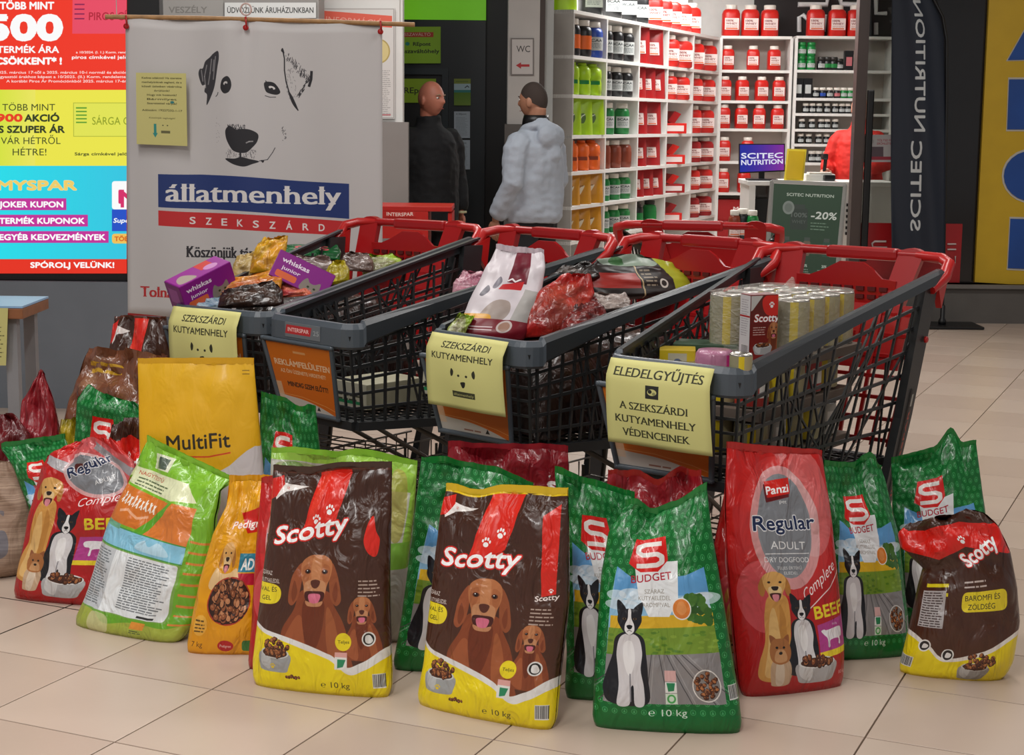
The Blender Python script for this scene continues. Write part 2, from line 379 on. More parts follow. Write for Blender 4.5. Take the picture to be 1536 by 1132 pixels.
def yorkie(cv, ox, oy, s, flip=False, sy=None):
    cv.frame(ox, oy, s, flip=flip, sy=sy)
    cv.blob([(-4, 14), (-4, 6), (0, 3), (4, 6), (4, 14), (2, 16), (-3, 16)], 'c9a888'); cv.blob([(-2, 6), (1, 6), (1, 15), (-2, 15)], 'e0cdb8', .8)
    cv.blob([(-3.5, -2), (-3.8, -6), (-1.4, -4)], '9a5a30'); cv.blob([(3.5, -2), (3.8, -6), (1.4, -4)], '9a5a30')
    cv.blob([(-4.4, 1), (-3, -3.6), (0, -4.4), (3, -3.6), (4.4, 1), (3.4, 5), (0, 6.4), (-3.4, 5)], 'b0703c'); cv.blob([(-2, 1), (0, 0), (2, 1), (2.6, 4.6), (0, 5.6), (-2.6, 4.6)], 'd09a68')
    cv.ell(0, 1.6, .8, .6, '1a1210'); cv.ell(-1.5, -.6, .5, .5, '120a08'); cv.ell(1.5, -.6, .5, .5, '120a08'); cv.off()
def bowl(cv, x0, x1, y0, y1, c='a8a8aa', c2='d8d8da', seed=3):
    cx = (x0 + x1) / 2; rx = (x1 - x0) / 2; h = y1 - y0; ry = h * .22
    cv.blob([(x0, y0 + ry), (x0 - rx * .02, y1 - ry), (cx - rx * .7, y1), (cx + rx * .7, y1), (x1 + rx * .02, y1 - ry), (x1, y0 + ry)], c)
    cv.blob([(x0 + rx * .1, y0 + ry), (x0 + rx * .1, y1 - ry * 1.4), (cx - rx * .3, y1 - ry * .4), (cx - rx * .3, y0 + ry)], c2, .6)
    cv.ell(cx, y0 + ry, rx, ry, c2); cv.ell(cx, y0 + ry, rx * .88, ry * .8, '4a2a1a'); kibble(cv, cx, y0 + ry * .8, rx * .8, ry * .8, 26, seed)
def slogo(cv, ox, oy, s, c='e0201c', w='f2ece8'):
    """S in a red tag; 20 wide x 22 tall"""
    cv.poly([(ox - 8.5 * s, oy - 11 * s), (ox + 10 * s, oy - 11.5 * s), (ox + 11 * s, oy + 4 * s), (ox + 5 * s, oy + 11 * s), (ox - 5 * s, oy + 11 * s), (ox - 12 * s, oy + 6 * s)], c)
    P = [(7.5, -7), (-3, -7.2), (-6.5, -5.5), (-6.8, -2), (-4, -.3), (4.5, -.3), (7.4, 1.6), (7.4, 5), (4.5, 6.8), (-7.5, 7)]
    cv.line([(ox + a * s, oy + b * s) for a, b in P], 3.1 * s, w)

# ---------------------------------------------------------------- the prints of the sacks (100 x 150 units each)
def art_scotty(kind=0):
    c = Cv(100, 150, 6.4, '46281c'); c.grad(0, 0, 100, 150, '40241a', '54301f')
    for k in range(14): c.line([(rnd.uniform(0, 100), 0), (rnd.uniform(0, 100), 150)], .3, '5f3a28', .35)
    if kind == 2:      # back-left face of the small sack: logo high right, dark sides
        c.poly([(-2, 8), (30, 16), (70, 14), (100, 24), (100, 50), (60, 36), (26, 44), (-2, 30)], 'de2219')
        paw(c, 60, 30, 4); c.text('Scotty', 50, 54, 12, 'ffffff', w=44, bold=.03, shear=.15, rot=-18, out='d9201a')
        c.lines(46, 66, 70, 2, 4, 'e8ddd8', 1.4, 5); c.rect(44, 74, 88, 90, 'f2dd2a', r=5)
        c.text('BAROMFI ÉS', 47, 81, 4.4, '222222', w=34); c.text('ZÖLDSÉG', 50, 88, 4.4, '222222', w=26)
        for i in range(2): c.rect(8, 66 + i * 8, 30, 69 + i * 8, 'e8d820')
        c.rect(6, 72, 28, 104, 'b9b4b4'); c.lines(7, 74, 27, 14, 2.2, '3a2a28', 1, 9)
        c.blob([(-4, 112), (18, 118), (36, 130), (70, 122), (104, 110), (104, 160), (-4, 160)], 'eee8e0'); c.blob([(-4, 116), (18, 122), (36, 133), (70, 126), (104, 114), (104, 160), (-4, 160)], 'f0d818')
        for x, y in ((16, 120), (38, 127)): c.ell(x, y, 5.5, 5.5, 'f0eeea'); c.ell(x, y, 4.3, 4.3, '2a2320'); c.blob([(x - 2, y + 2), (x - 1, y - 2), (x + 3, y - 1), (x + 2, y + 2)], 'e8e4e0')
        c.rect(0, 132, 9, 142, 'd9d5cc'); c.barcode(0, 132, 9, 142, 3); bowl(c, 52, 76, 132, 148, '9a948e', 'c8c4be'); kibble(c, 68, 130, 12, 5, 30, 8)
        return c
    c.poly([(41, -1), (68, -1), (62, 22), (57, 36), (40, 44), (30, 44), (36, 24)], 'e22a1c'); c.poly([(44, -1), (50, -1), (44, 24), (38, 40), (33, 42)], 'f04a34', .6)
    c.poly([(0, 6), (32, 9), (14, 13), (6, 19)], 'ece6e2'); c.poly([(0, 6), (10, 2), (12, 8), (6, 17), (0, 19)], 'd9261c'); c.text('ÚJ', 14, 11, 1.6, 'c2201a')
    paw(c, 43, 32, 3.6, rot=8); paw(c, 53, 26, 3.8, rot=14)
    if kind == 1: c.blob([(84, 36), (88, 30), (91, 40), (94, 46), (92, 56), (86, 54), (82, 46)], 'df2a1c')
    else:
        c.poly([(84, 14), (96, 6), (95, 62), (86, 64)], 'de281b'); paw(c, 92, 60, 1.6)
        c.text('Scotty', 82, 67, 3.4, 'f4e8e4', w=15, bold=.02, shear=.2, rot=-8)
    c.text('Scotty', 9, 49, 12.5, 'ffffff', w=59, bold=.028, shear=.22, rot=-2 if kind != 1 else -9, out='dc2118', outw=.05)
    c.lines(80, 72, 96, 5, 2.4, 'cbb8ac', .9, 4)
    c.text('SZÁRAZ', 1, 70, 2.9, 'f2ece6', w=10); c.text('KUTYAELEDEL', 1, 75, 2.9, 'f2ece6', w=17)
    c.blob([(-4, 77), (8, 75.5), (17, 77), (20, 82), (17, 88), (8, 90), (-4, 89)], 'f4e02a'); c.text('IVAL ÉS', 1, 81.6, 3.2, '2a2a1a', w=15, rot=-3); c.text('GEL', 4, 87.4, 3.2, '2a2a1a', w=8, rot=-3)
    vizsla(c, 47, 68, 2.6, sy=2.2); vizsla(c, 83, 89, 1.25, sy=1.15)
    c.blob([(-4, 107), (12, 108), (36, 113), (60, 121), (72, 129), (84, 125), (104, 118), (104, 160), (-4, 160)], 'e9e7e4')
    c.blob([(-4, 110), (12, 111), (36, 117), (60, 125), (74, 134), (86, 130), (104, 124), (104, 160), (-4, 160)], 'f2da16')
    bowl(c, 9, 31, 119, 136, 'a2a4a4', 'cfd0ce'); kibble(c, 20, 119, 10, 6, 34, 5); paw(c, 19, 132, 2.2, 'e8c832'); kibble(c, 34, 139, 5, 1.8, 12, 9)
    c.ell(70, 112, 6, 6, 'eed820'); c.text('Teljes', 66, 113, 2.2, '3a3a18', w=8.5)
    c.ell(88, 110, 4.8, 4.8, 'e8e6e2'); c.ell(88, 110, 3.8, 3.8, '26221f'); c.blob([(86, 112), (86, 108), (89, 107.5), (91, 111), (89, 113)], 'e8e6e2')
    c.rect(64, 119, 73, 131, 'e8e6e0'); c.rect(64, 119, 73, 122.5, 'e2a8a0'); c.poly([(66, 124), (72, 124), (70, 129), (66, 130)], '2f8a5e')
    c.text('℮ 10 kg', 54, 144, 4.2, '3a3412', w=20, rot=0); c.barcode(90, 133, 98, 143, 5)
    c.rect(0, 0, 100, 1.2, 'e8c41c' if kind == 0 else '5a2a1a')
    return c
def rings(c, x0, y0, x1, y1, d=6.6, col='3f9a55'):
    for j in range(int((y1 - y0) / d) + 1):
        for i in range(int((x1 - x0) / d) + 1):
            x, y = x0 + i * d + (d / 2 if j & 1 else 0), y0 + j * d * .92; c.ell(x, y, 2.0, 2.0, col, n=14); c.ell(x, y, 1.5, 1.5, '0e6f30', n=12); c.rect(x - .22, y - .9, x + .22, y + .9, '58b070'); c.ell(x, y + .4, .7, .4, '58b070', n=8)
def art_budget():
    c = Cv(100, 150, 6.4, '0c6a2c'); rings(c, 2, 2, 100, 150)
    pic = [(13, 42), (30, 50), (72, 48), (88, 44), (91, 130), (7, 130), (9, 70)]
    c.poly(pic, '8fc0e0'); c.poly([(13, 42), (30, 50), (72, 48), (88, 44), (89, 60), (11, 62)], '5f9fd4')
    for k in range(9): c.ell(rnd.uniform(12, 88), rnd.uniform(56, 72), rnd.uniform(6, 14), rnd.uniform(2, 4), 'dbe9f2', alpha=.75)
    c.poly([(10, 74), (90, 72), (90, 82), (10, 84)], 'e0b428'); c.poly([(9, 82), (90, 80), (91, 100), (8, 102)], '7a9a30')
    for k in range(60): x, y = rnd.uniform(9, 90), rnd.uniform(83, 99); c.ell(x, y, 2.4, .9, rnd.choice(('4f7a22', '8fae3e', '5f8a2c')), alpha=.7, n=8)
    for k in range(24): c.ell(79 + rnd.uniform(-8, 8), 70 + rnd.uniform(-8, 8), 3.4, 3, rnd.choice(('2f5a20', '47752a', '3a6a24')), n=9)
    c.poly([(8, 99), (91, 97), (91, 130), (7, 130)], '8e8a8a')
    for k in range(8): c.line([(44 + (k - 3.5) * 5.5, 98), (44 + (k - 3.5) * 16, 130)], .6, '4e4a4c'); c.line([(46 + (k - 3.5) * 6, 98), (47 + (k - 3.5) * 15.6, 130)], .8, 'b4b0ae', .5)
    c.poly([(28, 38), (66, 38), (64, 62), (56, 74), (40, 74), (32, 60)], 'eef2f4')
    c.frame(41, 33, 1.5, sy=1.05); slogo(c, 0, 0, 1); c.off(); c.text('BUDGET', 26, 52, 5.2, 'b8283c', w=34, bold=.012, rot=-4)
    for i, t in enumerate(('SZÁRAZ', 'KUTYAELEDEL', 'BAROMFIVAL')): c.text(t, 45, 59 + i * 4.4, 2.9, '9a948a', w=(16, 26, 24)[i], al='c')
    c.ell(66, 69, 7.6, 7, 'f2f0ec'); c.ell(66, 69, 6.8, 6.2, 'e08234'); c.blob([(62, 70), (64, 65), (68, 65), (70, 70), (66, 73)], 'e8a060', .7)
    collie(c, 25, 75, 2.05, sy=1.38)
    for i, (a, b) in enumerate((('e2b4b0', 4), ('f0eeea', 8), ('dcebd8', 8))): c.rect(50, 108 + i * 7.4, 58, 115 + i * 7.4, a)
    c.poly([(51, 116), (57, 116), (56, 121), (52, 121.5)], '2c8a58'); c.ell(54, 126.4, 3, 3, '4fae5a'); c.ell(54, 126.4, 1.8, 1.8, 'd8ecd6')
    c.ell(79, 118, 10, 10.5, 'e8e2dc'); c.ell(79, 118, 9.2, 9.7, '8a8480'); kibble(c, 79, 118, 8, 8.4, 46, 12, ('7a4526', '9a5a34', 'b4703f', '5f3018'))
    c.text('℮ 10 kg', 38, 138, 4.8, 'e6f2e4', w=26)
    c.rect(95, 104, 100, 126, 'd8dcd4', .0); c.barcode(93.5, 118, 99.5, 128, 4)
    return c
def art_regular(kind=0):
    c = Cv(100, 150, 6.4, 'c01c1e'); c.grad(0, 0, 100, 150, 'c8201e', 'ae1618')
    if kind:
        c.blob([(30, 2), (70, 0), (98, 20), (100, 44), (70, 56), (30, 40)], 'd88a90', .55); c.poly([(4, 22), (30, 28), (50, 36), (48, 44), (6, 30)], 'b4b0b4'); c.poly([(70, 4), (100, 34), (96, 40), (64, 12)], '9a9498')
        c.ell(60, 38, 32, 19, 'e4c8c8', 12, .8); c.ell(60, 38, 28, 16, '85888e', 12); c.blob([(40, 30), (52, 30), (56, 36), (44, 38)], '5a1a1c'); c.text('Regular', 36, 42, 9, '1f2c52', w=48, rot=-22, bold=.02, out='e8e8ec'); c.text('ADULT', 62, 47, 4, 'f0f0f0', w=20, rot=-20)
        c.text('Complete', 48, 66, 7.4, 'fbeeee', w=48, shear=.35, rot=-10); c.text('BEEF', 60, 84, 9, 'f4dc2c', w=34, rot=-4, bold=.03)
        c.poly([(56, 90), (99, 88), (99, 108), (55, 110)], 'b8408e'); c.poly([(55, 110), (99, 108), (99, 112), (55, 114)], 'f0d42a'); c.blob([(60, 95), (64, 93), (80, 93), (86, 94), (86, 104), (83, 104), (82, 100), (70, 100), (69, 105), (67, 105), (67, 99), (62, 98)], 'f4f0f4')
        golden(c, 20, 52, 2.1, sy=1.75); collie(c, 42, 78, 2.0, sy=1.3); yorkie(c, 20, 114, 2.0, sy=1.6); bowl(c, 34, 70, 122, 143, 'b4b2b2', 'e6e4e2', 8); return c
    c.ell(50, 46, 42, 44, 'd84a48', alpha=.45); c.ell(76, 30, 22, 34, 'e8a0a0', alpha=.5); c.ell(22, 88, 20, 22, 'dc6a70', alpha=.6); c.ell(50, 46, 33, 38, 'e4c8c8', alpha=.7)
    c.ell(49, 45, 26, 32, '8c8f94'); c.ell(49, 45, 24.5, 30.5, '85888e')
    c.poly([(32, 20), (57, 17), (56, 27), (33, 31)], '6a1218'); c.poly([(34, 18), (58, 15), (57, 25), (35, 28)], 'd8241c'); c.text('Panzi', 35, 26, 5, 'ffffff', w=21, bold=.03, shear=.15, rot=-6); c.text('pet', 46, 31, 2.4, 'f2f2f2', w=7)
    c.text('Regular', 20, 48, 8.8, '1f2c52', w=58, bold=.02, rot=-2, out='f2f2f4', outw=.05)
    c.text('ADULT', 33, 59, 5, 'f0f0f0', w=34); c.line([(28, 62), (70, 61.4)], .5, 'eeeeee'); c.text('DRY DOGFOOD', 27, 67, 3.3, 'f0f0f0', w=42)
    c.text('TELJES ÉRTÉKŰ', 37, 71.4, 1.9, 'e4e4e4', w=24); c.text('ELEDEL', 43, 74.6, 1.9, 'e4e4e4', w=14)
    c.text('Complete', 60, 92, 7.4, 'fbeeee', w=39, shear=.35, rot=-30, bold=-.004); c.line([(64, 96), (86, 84), (98, 74)], .8, 'f6e0e0')
    c.text('BEEF', 68, 103, 8, 'f4dc2c', w=31, rot=-5, bold=.03)
    c.poly([(69, 107), (99, 102), (99, 122), (69, 124)], 'b8408e'); c.poly([(69, 124), (99, 122), (99, 126), (70, 128)], 'f0d42a')
    c.blob([(72, 111), (75, 110), (78, 110.5), (90, 109), (94, 110), (94, 115), (92, 116), (92, 120), (90, 120), (90, 116.5), (81, 117), (80, 121), (78, 121), (78, 116), (75, 113.6)], 'f4f0f4'); c.text('marha', 84, 107.6, 1.8, 'f4e8f4')
    golden(c, 33, 80, 2.2, sy=1.32); collie(c, 55, 95, 2.0, sy=1.05); yorkie(c, 32, 120, 2.2, sy=1.45)
    bowl(c, 48, 84, 126, 143, 'b4b2b2', 'e6e4e2', 8); c.text('10 kg', 90, 140, 2.6, 'f0c8c8', w=8)
    return c
def art_greenback():
    c = Cv(100, 150, 6.4, '7db52e'); c.grad(0, 0, 100, 150, '86c234', '6aa828')
    for k in range(10): c.rect(86, 58 + k * 9, 100, 60 + k * 9, 'd8863a'); 
    c.poly([(18, 4), (40, 2), (42, 14), (20, 15)], 'e8ecd0'); c.poly([(27, 5), (38, 4), (38, 13), (27, 14)], '5a6a5a')
    c.poly([(0, 18), (66, 16), (84, 28), (60, 33), (0, 31)], 'e6eac0'); c.text('NAGYTESTŰ', 6, 22.5, 3, 'c03820', w=34); c.lines(8, 25, 50, 3, 2.6, '4a5a3a', 1, 2)
    c.poly([(0, 33), (58, 35), (44, 62), (0, 62)], 'd8782e'); c.poly([(64, 34), (86, 32), (84, 66), (40, 64)], 'e08038'); c.poly([(58, 35), (64, 34), (40, 66), (30, 66)], '5fa82a')
    for k in range(9): x = 8 + k * 4.4; c.line([(x, 38 + k % 3), (x + 1.6, 47)], 1.4, 'f6f0e6'); c.line([(x + 2, 40), (x - 1, 46)], 1, 'f6f0e6')
    c.line([(12, 53), (20, 50), (30, 54), (40, 50)], 2, 'f0b088')
    c.rect(0, 64, 84, 80, '4a9a4a'); c.rect(0, 65, 84, 79, '8ac6e0'); c.blob([(40, 76), (46, 68), (52, 72), (60, 67), (70, 76)], 'c4e2f0', .8); c.rect(0, 62, 18, 66, '74b090')
    c.rect(0, 80, 84, 131, '8aa86a', .6); c.rect(2, 81, 82, 130, 'e6eaec', r=2); c.rect(2, 81, 24, 130, 'c8ccd0')
    c.lines(4, 84, 22, 22, 2, '6a7074', 1, 3); c.lines(38, 84, 78, 21, 2, '6a7074', 1, 4); c.rect(24, 81, 36, 130, 'eef2f4'); c.rect(60, 127, 74, 129, '333333')
    c.blob([(-5, 134), (20, 132), (34, 140), (60, 134), (84, 136), (100, 132), (104, 156), (-5, 156)], 'a8b444'); c.blob([(18, 133), (34, 134), (38, 148), (20, 150)], 'dcd4ac', .7)
    c.rect(58, 133, 70, 140, 'e89838'); c.lines(59, 142, 70, 2, 2, '3a4a30', 1, 8); return c
def art_multifit():
    c = Cv(100, 150, 5, 'e8b010'); c.grad(0, 0, 100, 60, 'e6b214', 'eab010')
    c.blob([(-5, 76), (30, 72), (70, 62), (106, 54), (106, 160), (-5, 160)], 'd8cfd2'); c.poly([(0, 40), (3, 70), (3, 150), (0, 150)], 'd8cfd2')
    c.text('MultiFit', 26, 51, 9, '332a1c', w=52, bold=.014, rot=-3); c.line([(38, 54.6), (60, 54.2), (78, 51.6)], .9, 'd84820')
    c.line([(90, 4), (96, 4)], .5, '8a6a14'); c.line([(90, 6), (96, 6)], .5, '8a6a14')
    c.text('ADULT', 30, 96, 6, '4a4030'); vizsla(c, 50, 112, 1.8); return c
def art_pedigree():
    c = Cv(100, 150, 6.4, 'e8a414'); c.grad(0, 0, 100, 150, 'eaa818', 'e49a10')
    c.poly([(62, 4), (100, 0), (100, 40), (88, 34), (70, 28)], 'd4241e', .0)
    c.poly([(40, 26), (96, 20), (104, 40), (60, 44)], 'd8241c'); c.text('Pedigree', 30, 40, 7, 'fff4ea', w=66, bold=.03, rot=-2, out='c81e18', outw=.03)
    c.rect(54, 61, 104, 77, '2f86a0'); c.text('ADULT', 58, 75, 10, 'f6f6f0', w=42, bold=.03, shear=.1); c.rect(50, 78, 104, 88, 'c4203a')
    golden(c, 36, 62, 1.9, body=False); c.blob([(22, 74), (30, 78), (42, 78), (52, 74), (56, 92), (18, 92)], 'ecc890')
    golden(c, 36, 62, 1.9, body=False)
    c.ell(48, 102, 29, 21, 'b23a28'); c.ell(48, 102, 27.5, 19.6, '3a2016'); kibble(c, 48, 102, 25, 17.5, 120, 4, ('9a5a38', 'b4744c', 'c88a60', '74401f'))
    c.ell(15, 124, 9, 9, 'f0b850', alpha=.8); c.lines(8, 120, 22, 4, 3, '4a3410', 1.2, 3)
    c.text('7 kg', 7, 143, 5, '5a3010', w=14); c.ell(50, 141, 10, 5.4, 'b81c20'); c.text('Pedigree', 43, 142.4, 2.6, 'f6e6da', w=14); c.rect(70, 136, 90, 146, '3f7a38', r=3); return c
def art_plain(base, accents=(), seed=1, text=None):
    c = Cv(100, 150, 3.2, base); r = random.Random(seed)
    for k in range(26):
        c.blob([(r.uniform(-10, 110), r.uniform(0, 150)) for _ in range(3)], r.choice(accents) if accents else base, .25)
    for t in (text or ()): c.text(*t[0], **t[1])
    return c
def art_limegrey():
    c = Cv(100, 150, 4, 'b8b8ae'); c.rect(0, 0, 100, 5, '9ccc4c'); c.poly([(46, 0), (104, 0), (104, 70), (90, 64), (88, 30), (50, 20)], '9ccc4c'); c.poly([(82, 24), (97, 24), (95, 66), (84, 66)], 'c8c8b8')
    c.blob([(4, 8), (24, 6), (40, 10), (30, 24), (8, 26)], '8a9a58', .7); c.blob([(8, 8), (20, 6), (26, 14), (14, 20)], '5f8a38', .6); c.rect(82, 66, 100, 88, '84bc44'); c.blob([(84, 10), (94, 12), (94, 60), (86, 60)], 'b0aa50', .8); return c
def art_sack():
    c = Cv(100, 150, 3, 'a48a76')
    for k in range(150): c.line([(0, k), (50, k + rnd.uniform(-1, 1)), (100, k)], .45, rnd.choice(('8a7060', 'b89e8a', '7c6454')), .7)
    c.blob([(50, 90), (70, 84), (76, 110), (60, 120), (48, 110)], '40567a', .45); c.blob([(60, 60), (66, 60), (66, 66)], '40567a', .4)
    return c
def art_brownfilm():
    c = Cv(100, 150, 4, '7a4a34')
    for k in range(30): x, y = rnd.uniform(0, 100), rnd.uniform(0, 150); c.blob([(x, y), (x + rnd.uniform(8, 24), y + rnd.uniform(-6, 10)), (x + rnd.uniform(-4, 10), y + rnd.uniform(8, 26))], rnd.choice(('94664c', 'a47c60', '5a3222')), .5)
    vizsla(c, 84, 30, 1.6); c.poly([(10, 12), (46, 14), (48, 16), (10, 15)], 'd8a830'); bowl(c, 10, 46, 100, 128); return c
ART = {}
def A(k, fn, *a, rough=.32, bump=.85, bscale=16, coat=.34, spec=.4, **kw):
    if k not in ART: ART[k] = artmat(fn(*a).image(k), rough, bump, bscale, coat=coat, spec=spec, **kw)
    return ART[k]

# ---------------------------------------------------------------- sack builder
def interp(pts, t):
    n = len(pts) - 1; x = min(max(t, 0), 1) * n; i = min(int(x), n - 1); return pts[i] * (1 - (x - i)) + pts[i + 1] * (x - i)
def resample(P):
    P = [Vector(p) for p in P]; L = [0]
    for a, b in zip(P, P[1:]): L.append(L[-1] + (b - a).length)
    def f(t):
        d = t * L[-1]
        for i in range(len(P) - 1):
            if d <= L[i + 1] or i == len(P) - 2:
                k = (d - L[i]) / max(L[i + 1] - L[i], 1e-9); return P[i] * (1 - k) + P[i + 1] * k
    return f
def sack(name, label, m, left, right, T=.07, lean=.06, YL=None, YR=None, group=None, top=None, amp=.006, seed=1, cat='sack', flat=.0, nu=30, nv=44, seal=None, sealh=.02, topamp=1.0, parent=None, base=True, z0=None, uvbox=(0, 0, 1, 1), p=2.6, slope=.0, toppinch=1.0):
    """left/right: pixel outlines from bottom to top. Y of the bottom from the floor unless given."""
    YL = YL or fl(*left[0]).y; YR = YR or fl(*right[0]).y
    P0 = Vector((0, YL, 0)); gL = at(left[0][0], left[0][1], YL); gR = at(right[0][0], right[0][1], YR)
    ax = (gR - gL); ax.z = 0; ax.normalize(); nrm = Vector((ax.y, -ax.x, 0))           # towards the camera
    sh = -nrm * T * .9
    def lift(px, Y0):
        z0_ = None; out = []
        n = len(px) - 1
        for i, (x, y) in enumerate(px):
            t = i / n; Yc = Y0 + sh.y + lean * t
            q = at(x, y, Yc); out.append(q)
        if base: out[0].z = 0.0
        return out
    Lf, Rf = resample(lift(left, YL)), resample(lift(right, YR)); off = Vector((seed * 3.7, seed * 1.3, 0))
    rr = random.Random(seed)
    tp = top or []
    def topz(u):
        if not tp: return 0
        for (a, za), (b, zb) in zip(tp, tp[1:]):
            if a <= u <= b: k = (u - a) / (b - a); k = k * k * (3 - 2 * k); return za + (zb - za) * k
        return tp[-1][1] if u > tp[-1][0] else tp[0][1]
    def S(u, v, side):
        L, R = Lf(v), Rf(v); w = (R - L).length
        x = .5 - .5 * math.cos(math.pi * u)                       # denser at the edges
        a = abs(2 * x - 1); prof = max(0.0, 1 - a ** p) ** (1 / p)
        e = v
        b = T * (min(1, .62 + .38 * math.sin(min(e / .16, 1) * math.pi / 2)) * (1 - e ** 2.6 * toppinch) ** .8 if e < 1 else (1 - toppinch) ** .8)
        if base and v < .035: x = .5 + (x - .5) * (.955 + .045 * (v / .035)); b *= .86 + .14 * v / .035
        c = L * (1 - x) + R * x + Vector((0, 0, 1)) * topz(x) * max(0, (v - .55) / .45) ** 1.6
        wr = noise.noise(Vector((x * 3.2, v * 4.6, side * 9)) + off) * 1.0 + .55 * noise.noise(Vector((x * 7 + v * 3, v * 9, side * 9)) + off) + .3 * noise.noise(Vector((x * 17 - v * 6, v * 15, side * 3)) + off)
        k = 1.3 * amp * (1 + topamp * 2.0 * max(0, v - .6) / .4) * min(1, v * 8 + .25)
        edge = min(1, 6 * x, 6 * (1 - x)) * .8 + .2
        o = nrm * side * (b * prof + .0015) + nrm * wr * k * edge + Vector((0, 0, 1)) * wr * k * .4 * (1 if v > .2 else 0)
        o += nrm * T * slope * v
        return c + o
    mb = MB()
    x0, y0, x1, y1 = uvbox
    f = lambda u, v: (x0 + (x1 - x0) * (.5 - .5 * math.cos(math.pi * u)), y0 + (y1 - y0) * v)
    org = (Lf(0) + Rf(0)) / 2; org.z = 0
    F = lambda u, v: S(u, v, 1) - org
    mb.grid(F, nu, nv, f); mb.grid(lambda u, v: S(u, v, -1) - org, nu, nv, f, flip=True)
    # bottom
    bt = [S(i / nu, 0, 1) - org for i in range(nu + 1)]; bb = [S(i / nu, 0, -1) - org for i in range(nu + 1)]
    mb.add(bt + bb, [(i, nu + 1 + i, nu + 2 + i, i + 1) for i in range(nu)], [[(0.5, 0.01)] * 4 for _ in range(nu)])
    me = mb.mesh(name, fix=False)
    bm = bmesh.new(); bm.from_mesh(me); bmesh.ops.remove_doubles(bm, verts=bm.verts[:], dist=.0004); bmesh.ops.recalc_face_normals(bm, faces=bm.faces[:]); bm.to_mesh(me); bm.free()
    o = link(name, me, m); o.location = org; tag(o, label, cat, group)
    if seal is not None:
        sm = MB()
        def Z(u, k):
            a = S(u, 1, 1) * .5 + S(u, 1, -1) * .5 - org; return a + Vector((0, 0, sealh * k - .002)) + nrm * (.0018 * math.sin(u * 90) + .002)
        sm.grid(lambda u, v: Z(u, v), 40, 2); sm.grid(lambda u, v: Z(u, v) - nrm * .004, 40, 2, flip=True)
        so = sm.build('top_seal', seal, o)
    return o

# ---------------------------------------------------------------- materials of the place
WHITE = mat('dcdad6', .5, vary=.03); GREYCLAD = mat('8b8682', .45, vary=.03); SLATE = mat('747b84', .45, vary=.04)
DARKW = mat('1b2429', .35, vary=.05); BLACK = mat('0c0c0e', .4, vary=.05); SHELFW = mat('e9e7e3', .45, vary=.02)
CHROME = mat('c8c8c8', .22, 1, vary=0); WOOD = mat('a37a4c', .55, vary=.2, vscale=30); DARKP = mat('2b2e33', .42, bump=.12, bscale=300)

def wall(name, p0, p1, z0, z1, m, th=.1, kind='structure'):
    """vertical slab between two floor points, thickness away from the camera"""
    mb = MB(); d = Vector((p1[0] - p0[0], p1[1] - p0[1], 0)); L = d.length; d.normalize(); n = Vector((-d.y, d.x, 0))
    a = Vector((p0[0], p0[1], 0)); vs = []
    for z in (z0, z1):
        for s, t in ((0, 0), (L, 0), (L, th), (0, th)): vs.append(a + d * s + n * t + Vector((0, 0, z)))
    mb.add(vs, [(0, 3, 2, 1), (4, 5, 6, 7), (0, 1, 5, 4), (1, 2, 6, 5), (2, 3, 7, 6), (3, 0, 4, 7)])
    o = mb.build(name, m)
    if kind: o['kind'] = kind
    return o
def board(name, img, p00, p10, p11, p01, m=None, th=.004, parent=None, rough=.5, emit=0, back=None):
    """flat printed sheet with thickness: corners bottom-left, bottom-right, top-right, top-left"""
    P = [Vector(p) for p in (p00, p10, p11, p01)]; n = (P[1] - P[0]).cross(P[3] - P[0]).normalized()
    mb = MB(); mb.add(P, [(0, 1, 2, 3)], [[(0, 0), (1, 0), (1, 1), (0, 1)]])
    Q = [p - n * th for p in P]; mb.add(P + Q, [(4, 7, 6, 5), (0, 4, 5, 1), (1, 5, 6, 2), (2, 6, 7, 3), (3, 7, 4, 0)], [[(.01, .01)] * 4] * 5)
    me = mb.mesh(name, fix=False)
    return link(name, me, m or artmat(img, rough, emit=emit, name='printed_sheet'), parent)
def pxboard(name, img, x0, y0, x1, y1, Y, **k):
    return board(name, img, at(x0, y1, Y), at(x1, y1, Y), at(x1, y0, Y), at(x0, y0, Y), **k)

